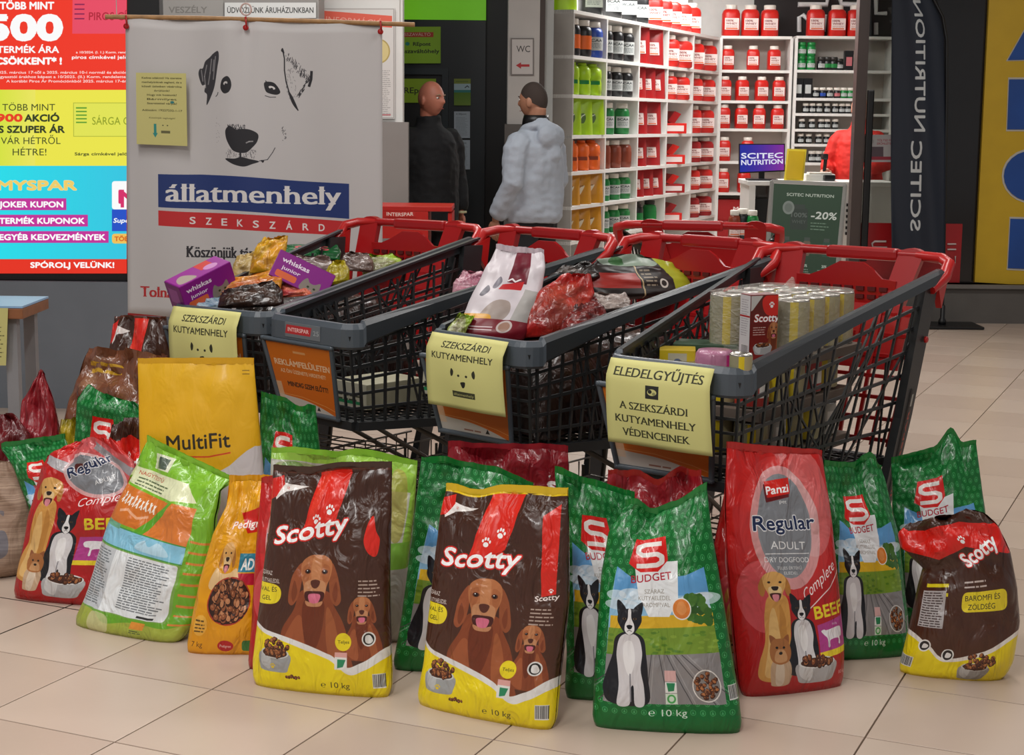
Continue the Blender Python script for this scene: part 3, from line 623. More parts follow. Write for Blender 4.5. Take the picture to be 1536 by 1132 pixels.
# ---------------------------------------------------------------- floor of square tiles
YA, VA, UB, TS = 1.15184785, .78561878, 3.15498723, .42435953
fb = MB(); fb.box((0, 7.5, -.03), (18, 24, .04)); floor = fb.build('floor', mat('776a5e', .8)); floor['kind'] = 'structure'
tm = MB(); tm.box((0, 0, -.006), (TS - .0045, TS - .0045, .012), bev=.0012); tme = tm.mesh('tile')
def tilemat(c):
    m = mat(c, .3, bump=.03, bscale=60, vary=.035, vscale=2.2, spec=.4); return m
TILES = [tilemat(c) for c in ('c4b0a0', 'c0ac9c', 'c8b5a5')]
rest = MB(); cu, su = math.cos(YA), math.sin(YA); nt_ = 0
Minv = cam.matrix_world.inverted()
for i in range(-24, 42):
    for j in range(-26, 26):
        u, v = UB + (i + .5) * TS, VA + (j + .5) * TS; x, y = u * cu - v * su, u * su + v * cu
        if not (-8.6 < x < 8.6 and -4 < y < 19): continue
        q = Minv @ Vector((x, y, 0)); X, Yp = 768 + FPX * q.x / -q.z, 566 - FPX * q.y / -q.z
        if q.z < 0 and -130 < X < 1670 and Yp < 1300 and y < 13.2 and nt_ < 299 and (y < 4.9 or X > 900 or y > 8):
            if nt_ == 0: me = tme
            me = tme if (i + j) % 3 == 0 else tme.copy() if nt_ in (1, 2) else me
            o = bpy.data.objects.new('tile', tme); COL.objects.link(o); o.parent = floor; o.location = (x, y, 0); o.rotation_euler = (0, 0, YA)
            if not tme.materials: tme.materials.append(TILES[0])
            o.material_slots[0].link = 'OBJECT'; o.material_slots[0].material = TILES[(i * 7 + j * 5) % 3]
            nt_ += 1
        else:
            h = TS / 2 - .003; rest.add([(x + a * h * cu - b * h * su, y + a * h * su + b * h * cu, 0) for a, b in ((-1, -1), (1, -1), (1, 1), (-1, 1))], [(0, 1, 2, 3)])
for me_ in [m_ for m_ in bpy.data.meshes if m_.users == 0]: bpy.data.meshes.remove(me_)
rs_ = rest.build('distant_tiles', TILES[0], floor); rs_['kind'] = 'stuff'
cl = MB(); cl.box((0, 7.5, 4.1), (18, 24, .1)); o = cl.build('ceiling', mat('a8a6a2', .8)); o['kind'] = 'structure'

# ---------------------------------------------------------------- walls
YB = 10.7
x243, x604 = at(243, 100, YB).x, at(604, 100, YB).x
wall('wall_left', (-8.8, YB), (x604, YB), 0, 4.05, WHITE, .15)
wall('trim_1', (-8.8, YB - .1), (at(612, 250, YB - .1).x, YB - .1), 0, at(590, 183, YB - .1).z, GREYCLAD, .1)
wall('trim_7', (x604 + .0, YB + .15), (at(598, 100, 13.3).x, 13.3), 0, 4.05, mat('26282a', .5), .1)
# grey fascia above the left wall with the two signs
xf0, xf1 = at(236, 10, YB - .3).x, at(475, 10, YB - .3).x
# machine recess
YM = 13.25
wall('wall_back', (x604 - .3, YM), (at(1480, 100, YM).x * 1.0, YM), 0, .01, DARKW, .1)
xm0, xm1 = at(600, 100, YM).x - .3, at(764, 100, YM).x + .1
mach = empty('return_machine', (0, 0, 0), 0, 'dark reverse vending machine front with bright green top, behind the bald man', 'machine')
zt = at(680, 30, YM).z
mb = MB(); mb.box(((xm0 + at(729, 0, YM).x) / 2, YM + .1, zt / 2), (at(729, 0, YM).x - xm0, .2, zt)); mb.build('casing', DARKW, mach)
mb = MB(); mb.box(((at(729, 0, YM).x + xm1) / 2, YM + .16, 1.9), (xm1 - at(729, 0, YM).x, .16, 3.8)); mb.build('side_panel', BLACK, mach)
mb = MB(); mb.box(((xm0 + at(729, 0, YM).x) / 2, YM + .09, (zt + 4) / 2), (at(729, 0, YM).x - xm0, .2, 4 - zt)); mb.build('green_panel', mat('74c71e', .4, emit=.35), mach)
pa, pb = at(604, 150, YM - .02), at(660, 104, YM - .02)
mb = MB(); fx0, fx1, fz0, fz1 = at(560, 0, YM).x, at(664, 0, YM).x, at(640, 330, YM).z, at(640, 112, YM).z
mb.box(((fx0 + fx1) / 2, YM - .012, (fz0 + fz1) / 2), (fx1 - fx0, .03, fz1 - fz0)); mb.build('opening_panel', BLACK, mach)
mb = MB(); e = .05
mb.box(((fx0 + fx1) / 2, YM - .03, fz1 + e / 2), (fx1 - fx0 + 2 * e, .06, e)); mb.box((fx1 + e / 2, YM - .03, (fz0 + fz1) / 2), (e, .06, fz1 - fz0)); mb.build('opening_frame', mat('222d33', .35), mach)
def tagged(o, label, cat, group=None): return tag(o, label, cat, group)
c = Cv(60, 60, 4, '9ccf2c'); c.rect(0, 9, 50, 17, 'c8442c'); c.text('VISSZAVÁLTÓ', 4, 15, 5, 'f4e8dc', w=42); c.text('REpont', 22, 31, 6, '23301a', w=24, bold=.02); c.ell(14, 28, 3, 3, '2f9a8a'); c.text('visszaváltóhely', 0, 43, 6.5, '23301a', w=58, bold=.02)
tagged(pxboard('machine_sign', c.image('machine_sign'), 596, 40, 661, 95, YM - .03), 'lime green sign reading REpont visszaváltóhely, upper of the two on the dark machine', 'sign')
c = Cv(60, 40, 4, '93b81e'); c.text('REpont', 14, 24, 10, '22280e', w=40, bold=.01)
tagged(pxboard('machine_sign', c.image('machine_sign2'), 592, 118, 654, 154, YM - .045), 'small lime sign reading REpont, directly behind the bald man\'s head', 'sign')
c = Cv(40, 64, 4, '8a9a3a'); c.rect(0, 12, 40, 28, 'b8d4de'); c.rect(0, 27, 40, 33, '2f8a88'); c.grad(0, 33, 40, 64, '5f8a20', '7a9a30'); c.text('visszaváltás', 4, 8, 4, '2a5a1a', w=30); c.line([(26, 22), (32, 17), (36, 21)], 2, '26343a')
tagged(pxboard('poster', c.image('poster_pic'), 681, 118, 706, 158, YM - .02), 'small green landscape poster right of the bald man, topmost of three', 'poster')
for (y0, y1, s, l) in ((167, 207, 1, 'middle'), (210, 254, 2, 'lowest')):
    c = Cv(40, 64, 4, 'b9c6d2'); c.text('A REpont', 5, 8, 4, '2a3a48', w=26); c.lines(5, 15, 35, 15, 3, '7a8896', .9, s)
    tagged(pxboard('notice', c.image('notice%d' % s), 681, y0, 705, y1, YM - .02), 'pale blue printed notice on the dark machine, %s of the three sheets' % l, 'notice')
# WC column
YC = 12.6
cx0, cx1 = at(762, 100, YC).x, at(809, 100, YC).x
mb = MB(); mb.box(((cx0 + cx1) / 2, YC + .3, 2.05), (cx1 - cx0, .6, 4.1)); o = mb.build('trim_2', mat('c3beb9', .5, vary=.03)); o['kind'] = 'structure'
zc = at(762, 186, YC - .05).z
mb = MB(); mb.box(((at(757, 186, YC - .05).x + cx1) / 2, YC + .24, zc / 2), (cx1 - at(757, 186, YC - .05).x, .6, zc)); o = mb.build('trim_3', mat('58534f', .45)); o['kind'] = 'structure'
mb = MB(); a, b = at(809, 100, YC).x, at(817, 100, YC).x; mb.box(((a + b) / 2, YC + .25, 2.05), (b - a, .5, 4.1)); o = mb.build('trim_4', mat('453731', .5)); o['kind'] = 'structure'
mb = MB(); a, b = b, at(830, 100, YC).x; mb.box(((a + b) / 2, YC + .3, 2.05), (b - a, .5, 4.1)); o = mb.build('trim_5', mat('aeb0ad', .4)); o['kind'] = 'structure'
c = Cv(36, 56, 5, 'cfc9c4'); c.rect(0, 0, 36, 56, '7d7672'); c.rect(2, 2, 34, 54, 'cdc7c3'); c.text('WC', 9, 21, 10, '3a3636', w=21)
c.poly([(8, 41), (16, 36.5), (16, 39.4), (29, 39.4), (29, 43), (16, 43), (16, 46)], 'b5232a')
tagged(pxboard('toilet_sign', c.image('wc'), 766, 57, 801, 113, YC - .012, th=.01), 'framed white WC sign with red arrow on the pale column', 'sign')
# signs on the fascia and notice board on the white wall
fs = empty('fascia_box', (0, 0, 0), 0, 'grey overhead box with sunken lettering above the banner left end', 'sign box')
YF = 10.2
mb = MB(); za, zb = at(300, 28, YF).z, 3.4; mb.box(((at(243, 0, YF).x + at(478, 0, YF).x) / 2, YF + .15, (za + zb) / 2), (at(478, 0, YF).x - at(243, 0, YF).x, .3, zb - za)); mb.build('casing', mat('8f8c88', .5), fs)
c = Cv(90, 28, 4, '96938f'); c.text('VESZÉLY', 10, 20, 10, '76736f', w=56, bold=.02); pxboard('lettering_panel', c.image('fascia'), 243, 0, 335, 27, YF - .006, parent=fs)
c = Cv(140, 28, 4, 'cfd0ce'); c.rect(0, 0, 140, 4, '8a8784'); c.text('ÜDVÖZLÜNK ÁRUHÁZUNKBAN', 4, 20, 9, '3a3a3a', w=132, bold=.01)
tagged(pxboard('welcome_sign', c.image('welcome'), 337, 0, 474, 27, YF - .02, th=.012), 'white strip sign reading ÜDVÖZLÜNK ÁRUHÁZUNKBAN above the banner', 'sign')
c = Cv(116, 170, 3, 'd6d2ce'); c.rect(1, 1, 115, 169, '9a9592'); c.rect(2, 2, 114, 168, 'd6d2ce'); c.poly([(5, 4), (112, 12), (112, 30), (5, 22)], 'e0604c'); c.text('INFORMÁCIÓ', 10, 22, 10, 'f0a898', w=88, rot=4)
c.ell(92, 66, 17, 19, 'b39c5a'); c.ell(92, 66, 15, 17, 'd8c68a'); c.lines(86, 96, 110, 24, 3, '8f8a88', 1, 6); c.rect(84, 163, 110, 165, 'c06a70')
tagged(pxboard('notice_board', c.image('certificate'), 479, 12, 592, 178, YB - .02, th=.015), 'framed white information board with red heading on the white wall', 'notice board')

# right side: shop front, dark glass wall, yellow panel
YR = 12.85
def px_slab(name, x0, x1, Y, z0, z1, m, th=.1): return wall(name, (at(x0, 300, Y).x, Y), (at(x1, 300, Y).x, Y), z0, z1, m, th)
px_slab('wall_right', 1346, 1466, YR, .0, 4.05, mat('1e1a19', .12, vary=.08, spec=.6), .12)
mb = MB(); xx0, xx1 = at(1455, 300, YR).x, 8.9; zz = at(1500, 425, YR).z; mb.box(((xx0 + xx1) / 2, YR + .1, (zz + 4.05) / 2), (xx1 - xx0, .18, 4.05 - zz)); o = mb.build('wall_right_panel', mat('3a3432', .3)); o['kind'] = 'structure'
mb = MB(); xx = at(1294, 450, YR).x; mb.box(((xx + 8.9) / 2, YR + .05, zz / 2), (8.9 - xx, .3, zz)); o = mb.build('baseboard_right', mat('57534f', .5)); o['kind'] = 'structure'
mb = MB(); mb.box(((xx + 8.9) / 2, YR + .04, zz - .015), (8.9 - xx, .36, .03)); o = mb.build('trim_6', mat('6a6560', .45)); o['kind'] = 'structure'
c = Cv(90, 46, 4, 'b01c20'); c.frame(); c.text('SZERVIZ', 88, 16, 12, 'c8a8a8', w=60); c.off()
c.a[:] = hx('a81e22'); c.line([(24, 10), (24, 34)], 3.4, 'c9a3a3'); 
c = Cv(60, 30, 5, 'a61c20')
rp = empty('red_window_strip', (0, 0, 0), 0, 'red adhesive strip with turned white letters low on the dark glass', 'decal')
mb = MB(); a, b = at(1290, 0, YR - .02).x, at(1462, 0, YR - .02).x; z0, z1 = at(1400, 423, YR).z, at(1400, 335, YR).z; mb.box(((a + b) / 2, YR - .012, (z0 + z1) / 2), (b - a, .012, z1 - z0)); mb.build('strip', mat('a31a1f', .3), rp)
def strokes(name, segs, Y, wpx, m, parent, th=.01, fl_=.8):
    mb = MB()
    for seg in segs: mb.tube([at(x, y, Y) for x, y in seg], wpx / FPX * Y / 2, 6, flat=fl_)
    return mb.build(name, m, parent)
LW = mat('d3c4c2', .5)
strokes('letter', [[(1421, 366), (1434, 366)]], YR - .025, 3, LW, rp); strokes('letter', [[(1421, 374), (1434, 374)]], YR - .025, 3, LW, rp)
strokes('letter', [[(1433, 384), (1433, 394), (1421, 384), (1420, 395)]], YR - .025, 2.6, LW, rp)
strokes('letter', [[(1329, 362), (1312, 362), (1308, 365), (1309, 371), (1330, 371), (1331, 376), (1326, 380), (1308, 380)]], YR - .025, 4, LW, rp)
# yellow panel with blue letters
yp = empty('yellow_sign_panel', (0, 0, 0), 0, 'tall mustard yellow wall panel with blue letters edged in white', 'sign')
YY = YR - .05
YEL = mat('c09c1c', .45, vary=.04); BLU = mat('17448c', .45, vary=.12, vscale=3); EDG = mat('b9b4a8', .5)
c0, c1, c2, c3 = at(1462, 423, YY), at(1700, 437, YY), at(1735, -160, YY), at(1492, -160, YY)
mb = MB(); mb.poly([c0, c1, c2, c3], .04, (0, 1, 0)); mb.build('panel', YEL, yp)
def letter(pts, grow=2.2):
    P = [np.array(p, float) for p in pts]; cc = sum(P) / len(P)
    out = [p + (p - cc) / np.linalg.norm(p - cc) * grow * 1.5 for p in P]
    mb = MB(); mb.poly([at(*p, YY - .004) for p in out], .012, (0, 1, 0)); eo = mb.build('letter_edge', EDG, yp)
    mb = MB(); mb.poly([at(*p, YY - .012) for p in P], .012, (0, 1, 0)); mb.build('letter', BLU, yp)
letter([(1512, 90), (1562, 2), (1612, 88)]); letter([(1514, 119), (1556, 119), (1556, 194), (1511, 194)])
letter([(1548 + 42 * math.cos(a), 264 + 38 * math.sin(a)) for a in [k * math.pi / 12 for k in range(24)]]); letter([(1516, 328), (1560, 329), (1556, 404), (1512, 402)])
# shop door post, glass pane, handle, stickers
po, p1 = at(1283, 400, YR - .05), at(1300, 0, YR - .05)
mb = MB(); a, b = at(1281, 200, YR - .05).x, at(1297, 200, YR - .05).x; mb.box(((a + b) / 2, YR, 2.0), (b - a, .12, 4.0)); o = mb.build('door_1', mat('4b3f3b', .4)); o['kind'] = 'structure'
mb = MB(); a, b = at(1299, 200, YR - .09).x, at(1309, 200, YR - .09).x; mb.box(((a + b) / 2, YR - .08, (at(1300, 135, YR).z + at(1300, 390, YR).z) / 2), (b - a, .04, at(1300, 135, YR).z - at(1300, 390, YR).z), bev=.01); mb.build('door_handle', BLACK, o)
glass = bpy.data.materials.new('window_glass'); glass.use_nodes = True; nt = glass.node_tree; nt.nodes.clear()
out = nt.nodes.new('ShaderNodeOutputMaterial'); mixs = nt.nodes.new('ShaderNodeMixShader'); tr_ = nt.nodes.new('ShaderNodeBsdfTransparent'); gl = nt.nodes.new('ShaderNodeBsdfGlossy'); fr = nt.nodes.new('ShaderNodeFresnel')
tr_.inputs[0].default_value = (.62, .64, .62, 1); gl.inputs['Roughness'].default_value = .03; fr.inputs[0].default_value = 1.5
nt.links.new(fr.outputs[0], mixs.inputs[0]); nt.links.new(tr_.outputs[0], mixs.inputs[1]); nt.links.new(gl.outputs[0], mixs.inputs[2]); nt.links.new(mixs.outputs[0], out.inputs[0])
a, b = at(1297, 200, YR).x, at(1350, 200, YR).x; mb = MB(); mb.box(((a + b) / 2, YR + .02, 2.2), (b - a, .01, 3.6)); gp = mb.build('window_1', glass); gp['kind'] = 'structure'
c = Cv(50, 50, 4, 'c8c4c4'); c.text('TÖLTSD FEL', 22, 12, 4, 'b03040', w=26); c.text('ERŐNLÉTED', 22, 18, 4, 'b03040', w=26); c.rect(8, 22, 32, 44, '6a5a62'); c.rect(8, 40, 50, 46, 'b04050'); c.ell(12, 12, 5, 5, 'b4b0b0')
tagged(pxboard('window_sticker', c.image('sticker'), 1295, 202, 1342, 243, YR - .012), 'white sticker with red heading on the glass beside the door post', 'sticker')

# ---------------------------------------------------------------- shop interior
YS0, YS1 = 13.1, 17.2
wall('wall_shop_back', (-.5, 17.75), (4.6, 17.75), 0, 4.05, mat('e8e6e2', .6), .1)
wall('wall_shop_right', (4.6, 17.7), (4.6, 12.95), 0, 4.05, mat('e2e0dc', .6), .1)
def L2P(s, t, z, P0, D, N): return P0 + D * s + N * t + Vector((0, 0, z))
S0 = at(858, 200, YS0); S1 = at(1076, 200, YS1); P0 = Vector((S0.x, S0.y, 0)); D = Vector((S1.x - S0.x, S1.y - S0.y, 0)); LS = D.length; D.normalize(); N = Vector((-D.y, D.x, 0))   # N: into the shelf
SHZ = [2.40, 2.05, 1.745, 1.425, 1.135, .86, .58, .3, .06]; DP = .36
MS = Matrix((D, N, Vector((0, 0, 1)))).transposed().to_4x4(); MS.translation = P0
su_ = empty('shelf_unit', (0, 0, 0), 0, 'long white cubby shelf wall receding along the shop left side', 'shelf')
su_.matrix_world = MS
for z in SHZ:
    mb = MB(); mb.box((LS / 2, DP / 2, z - .014), (LS, DP, .028)); mb.build('shelf_board', SHELFW, su_)
w0_, w1_ = P0 - D * .1 + N * .42, P0 + D * (LS + .9) + N * .42; wall('wall_shop_left', w0_, w1_, 0, 4.05, mat('e2e0dc', .6), .1)
def sfrac(px): # pixel column -> distance along the wall
    a = (px - 858) / (1076 - 858); 
    r0, r1 = S0.x / YS0, S1.x / YS1; 
    rr_ = pix(px, 200); k = rr_.x / rr_.y
    # P0 + s D on the ray
    return (P0.x - k * P0.y) / (k * D.y - D.x)
CB = [sfrac(p) for p in (858, 908.5, 957, 1000, 1038, 1076)]
for i, s in enumerate(CB):
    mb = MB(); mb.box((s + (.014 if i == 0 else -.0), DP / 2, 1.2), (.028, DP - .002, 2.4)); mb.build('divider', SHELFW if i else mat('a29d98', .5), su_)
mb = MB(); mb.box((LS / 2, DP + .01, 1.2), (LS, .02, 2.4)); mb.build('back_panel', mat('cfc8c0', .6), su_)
# back units, facing the camera
def backunit(name, x0, x1, zs, label, Yf=17.2):
    u = empty(name, (0, 0, 0), 0, label, 'shelf'); a, b = at(x0, 200, Yf).x, at(x1, 200, Yf).x
    for z in zs: mb = MB(); mb.box(((a + b) / 2, Yf + .17, z - .014), (b - a, .34, .028)); mb.build('shelf_board', SHELFW, u)
    for x in (a, b): mb = MB(); mb.box((x, Yf + .17, 1.2), (.03, .338, 2.4)); mb.build('divider', SHELFW, u)
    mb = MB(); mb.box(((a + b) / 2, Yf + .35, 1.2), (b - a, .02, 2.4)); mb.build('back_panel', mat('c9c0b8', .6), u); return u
ZB = [at(1130, y, 17.2).z for y in (54, 105, 151, 193, 242, 289)] + [.28, .06]
ZR = [at(1240, y, 17.2).z for y in (54, 105, 147, 170, 193.6, 216, 244)] + [.8, .5, .06]
backunit('shelf_unit', 1078, 1183, ZB, 'white shelf unit of red tubs at the back of the shop')
backunit('shelf_unit', 1190, 1335, ZR, 'white shelf unit of small dark jars behind the shop counter')
# black panel with white letters above
bp_ = empty('shop_name_panel', (0, 0, 0), 0, 'black panel with big white cropped letters above the back shelves', 'sign'); Yp_ = 17.7
mb = MB(); a, b = at(1131, 20, Yp_).x, at(1345, 20, Yp_).x; z0 = at(1200, 70, Yp_).z; mb.box(((a + b) / 2, Yp_, (z0 + 3.6) / 2), (b - a, .05, 3.6 - z0)); mb.build('panel', mat('241c1c', .4), bp_)
LWH = mat('f0eeee', .5)
strokes('letter', [[(1197, -24), (1240, -24), (1244, -18), (1240, 7), (1197, 7)]], Yp_ - .04, 10, LWH, bp_); strokes('letter', [[(1292, -24), (1262, -24), (1258, -12), (1262, 6), (1292, 7)]], Yp_ - .04, 10, LWH, bp_)
strokes('letter', [[(1199, 48), (1199, 26), (1204, 22), (1224, 40), (1236, 46), (1238, 22)]], Yp_ - .04, 8, LWH, bp_)
strokes('letter', [[(1314, -2), (1314, 20), (1330, 20)], [(1314, 34), (1314, 52)]], Yp_ - .04, 8, LWH, bp_)

# --- jars, tubs, bottles, pouches: one prototype of a kind, copied
GM = {}
def goods_mesh(kind):
    if kind in GM: return GM[kind]
    body, lid, lab = MB(), MB(), MB()
    if kind == 'tub':     # squarish tub 0.14 wide 0.25 high
        body.lathe([(.062, 0), (.07, .01), (.07, .175), (.062, .2), (.045, .212)], n=20, sq=4); lid.lathe([(.047, .21), (.048, .213), (.048, .243), (.044, .247)], n=16)
        lab.grid(lambda u, v: Vector((.0715 * math.sin((u - .5) * 1.6) * 1.1, -.0725 - .001 * math.cos((u - .5) * 1.6), .05 + .09 * v)), 4, 3)
    elif kind == 'jar':   # slim bottle jar .095 wide .24 high
        body.lathe([(.042, 0), (.047, .008), (.047, .17), (.04, .195), (.028, .205)], n=14); lid.lathe([(.034, .203), (.035, .206), (.035, .24), (.031, .243)], n=14)
        lab.grid(lambda u, v: Vector((.0485 * math.sin((u - .5) * 2), -.0485 * math.cos((u - .5) * 2), .05 + .09 * v)), 5, 2)
    elif kind == 'small': # small supplement jar
        body.lathe([(.034, 0), (.037, .005), (.037, .07), (.03, .082)], n=12); lid.lathe([(.032, .08), (.034, .083), (.034, .105), (.031, .108)], n=12)
        lab.grid(lambda u, v: Vector((.0385 * math.sin((u - .5) * 1.8), -.0385 * math.cos((u - .5) * 1.8), .02 + .032 * v)), 4, 1)
    elif kind == 'bottle':
        body.lathe([(.044, 0), (.048, .008), (.048, .1), (.044, .12), (.048, .14), (.046, .2), (.03, .225)], n=14); lid.lathe([(.022, .222), (.024, .225), (.024, .245), (.018, .25)], n=12)
        lab.grid(lambda u, v: Vector((.0495 * math.sin((u - .5) * 1.2), -.0495 * math.cos((u - .5) * 1.2), .085 + .03 * v)), 3, 1)
    elif kind == 'pouch':
        def P(u, v, s): w = .07 * (1 - .12 * v); b = .03 * math.sqrt(max(0, 1 - (2 * u - 1) ** 2)) * (1 - v ** 2) ; return Vector(((2 * u - 1) * w, s * b - .02 * v * 0, .25 * v))
        body.grid(lambda u, v: P(u, v, -1), 8, 8); body.grid(lambda u, v: P(u, v, 1), 8, 8, flip=True); lid.box((0, 0, .255), (.122, .006, .018))
        lab.grid(lambda u, v: P(.22 + .5 * u, .3 + .38 * v, -1.06) + Vector((0, -.002, 0)), 5, 4)
    elif kind == 'box':
        body.box((0, 0, .1), (.09, .08, .2), bev=.002); lid.box((0, -.0405, .17), (.09, .002, .02)); lab.box((0, -.0415, .09), (.06, .002, .09))
    elif kind == 'flatbox':
        body.box((0, 0, .045), (.2, .16, .09), bev=.003); lid.box((-.05, -.01, .13), (.05, .12, .1), Matrix.Rotation(.5, 4, 'Y')); lab.box((0, -.081, .045), (.16, .002, .05))
    r = [m.mesh(kind) for m in (body, lid, lab)]; GM[kind] = r; return r
PN = {'tub': ('tub', 'lid'), 'jar': ('jar', 'lid'), 'small': ('small_jar', 'lid'), 'bottle': ('bottle', 'cap'), 'pouch': ('pouch', 'top_seal'), 'box': ('box', 'band'), 'flatbox': ('display_box', 'open_flap')}
RED = mat('d2231b', .35, vary=.05); DRED = mat('a3161a', .35); BLK = mat('17181b', .35); _c = Cv(40, 40, 3, 'ecd8d4'); _c.text('100%', 4, 12, 7, '8a4a48', w=20, bold=.03); _c.text('WHEY', 4, 22, 7, '9a5a58', w=30, bold=.03); _c.lines(4, 27, 36, 2, 4, 'b47a78', 1.4, 2); _c.rect(4, 34, 36, 38, 'd8642a'); LWHITE = artmat(_c.image('tub_label'), .5); CAPW = mat('ece6dc', .4); CAPD = mat('2a2724', .4)
GRN = mat('14803a', .35); LIME = mat('a9d219', .35); ORG = mat('ef6a1c', .35); BRN = mat('8a3c24', .35); BLUE = mat('1f48a8', .35); GOLD = mat('c98a1c', .3); _c = Cv(40, 40, 3, 'c4c8c6'); _c.text('BCAA', 4, 14, 8, '3a3f42', w=30, bold=.03); _c.lines(4, 20, 36, 4, 4, '5a6264', 1.6, 5); LBL = artmat(_c.image('jar_label'), .5); _c = Cv(40, 40, 3, 'a9d219'); _c.blob([(6, 30), (16, 8), (30, 6), (34, 20), (24, 36)], '4a6a1c'); _c.line([(8, 34), (20, 14), (32, 8)], 3, 'e4ecd8'); LIMP = artmat(_c.image('lime_label'), .4); _c = Cv(40, 40, 3, 'c98a1c'); _c.blob([(4, 36), (14, 14), (34, 2), (26, 20), (12, 40)], 'e8dcc0'); _c.line([(4, 8), (30, 3)], 4, '8a5a14'); GLDP = artmat(_c.image('gold_label'), .4); PINKL = mat('c06a70', .5)
def goods(kind, loc, m, rz, sc, label, group, capm=None, labm=None, cat=None):
    k, (bn, ln) = goods_mesh(kind), PN[kind]
    root = bpy.data.objects.new(bn, k[0]); COL.objects.link(root)
    ms = (m, capm or CAPW, labm or LWHITE)
    root.location = loc; root.rotation_euler = (0, 0, rz); root.scale = (sc[0], sc[0], sc[1]) if isinstance(sc, tuple) else (sc,) * 3
    tag(root, label, cat or bn.replace('_', ' '), group)
    for nm, me, mm in (('', k[0], m), (ln, k[1], ms[1]), ('label', k[2], ms[2])):
        if not me.materials: me.materials.append(mm)
        o = root if me is k[0] else bpy.data.objects.new(nm, me)
        if o is not root: COL.objects.link(o); o.parent = root
        o.material_slots[0].link = 'OBJECT'; o.material_slots[0].material = mm
    return root
COLW = ['first', 'second', 'third', 'fourth', 'fifth']
#            row: (kind, material, count, scale, colour words, cap, label)
plan = {
 0: [('jar', BLK, 3, 1.15, None, None, LBL), ('bottle', LIME, 3, 1.08, 'lime green', LIME, GRN), ('pouch', LIME, 3, 1.05, 'lime green', LIME, LIMP), ('bottle', ORG, 3, 1.08, 'orange', ORG, BRN), ('pouch', GOLD, 3, 1.05, 'golden', GOLD, GLDP), ('pouch', GOLD, 3, 1.05, 'golden', GOLD, GLDP)],
 1: [('jar', BLK, 3, 1.0, 'black', None, LBL), ('jar', BLK, 3, .95, 'black', None, LBL), ('jar', GRN, 2, 1.05, 'green', None, LBL), ('jar', BRN, 3, .95, 'black and brown', None, BRN), ('jar', GRN, 3, .92, 'green', None, LBL), ('jar', GRN, 3, .95, 'green', None, LBL)],
 2: [('pouch', DRED, 2, 1.1, 'dark red', DRED, None), ('pouch', DRED, 3, .98, 'dark red', DRED, None), ('pouch', DRED, 2, 1.0, 'dark red', DRED, None), ('pouch', DRED, 2, 1.02, 'dark red', DRED, None), ('pouch', DRED, 3, 1.0, 'dark red', DRED, None), ('jar', BLK, 2, 1.0, 'black', CAPD, GRN)],
 3: [('tub', RED, 2, 1.1, 'red', None, None), ('tub', RED, 2, .98, 'red', None, None), ('flatbox', RED, 1, 1.3, 'red', DRED, None), ('flatbox', RED, 1, 1.3, 'red', RED, None), ('flatbox', DRED, 1, 1.3, 'deep red', RED, None), ('flatbox', RED, 1, 1.2, 'red', DRED, None)],
 4: [('tub', RED, 2, 1.05, 'red', None, None), ('tub', RED, 2, .98, 'red', None, None), ('tub', RED, 2, .95, 'red', None, None), ('tub', DRED, 2, .98, 'deep red', None, None), ('tub', RED, 2, .95, 'red', None, None), ('tub', DRED, 2, .95, 'deep red', None, None)]}
WN = {'tub': 'tub', 'jar': 'jar', 'small': 'small jar', 'bottle': 'bottle', 'pouch': 'pouch', 'box': 'box', 'flatbox': 'display box'}
rz0 = math.atan2(D.y, D.x) - .9      # turned a little to the aisle
PCNT = {1: ('only',), 2: ('left', 'right'), 3: ('left', 'middle', 'right'), 4: ('leftmost', 'second', 'third', 'rightmost')}
for ci, rows in plan.items():
    for ri, (kd, m, n, sc, words, cap, lab) in enumerate(rows):
        s0, s1 = CB[ci], CB[ci + 1]; zz_ = SHZ[ri + 1]
        for k in range(n):
            s = s0 + (s1 - s0) * ((k + .5) / n * .86 + .13) if n > 1 else (s0 + s1) / 2
            mm, w_, lb_ = m, words, lab
            if ci == 0 and ri == 0: mm, w_, lb_ = ((BLK, 'black and orange', ORG), (BLK, 'black and orange', ORG), (BLUE, 'blue', LBL))[k]
            if ci == 2 and ri == 5 and k == 1: mm, w_ = GRN, 'green'
            sc = sc * 1.18; p = P0 + D * s + N * (.09 if kd != 'flatbox' else .13); hh = min(1.0, (SHZ[ri] - zz_ - .035) / (.26 * sc))
            lbl = '%s %s, %s in the %s cubby down of the %s shelf column' % (w_, WN[kd], PCNT[n][k], COLW[ri] if ri < 5 else 'sixth', COLW[ci])
            goods(kd, (p.x, p.y, zz_ + .0005), mm, rz0 + (rnd.uniform(-.1, .1)), (sc, sc * hh), lbl, 'goods in the cubby wall', cap, lb_)
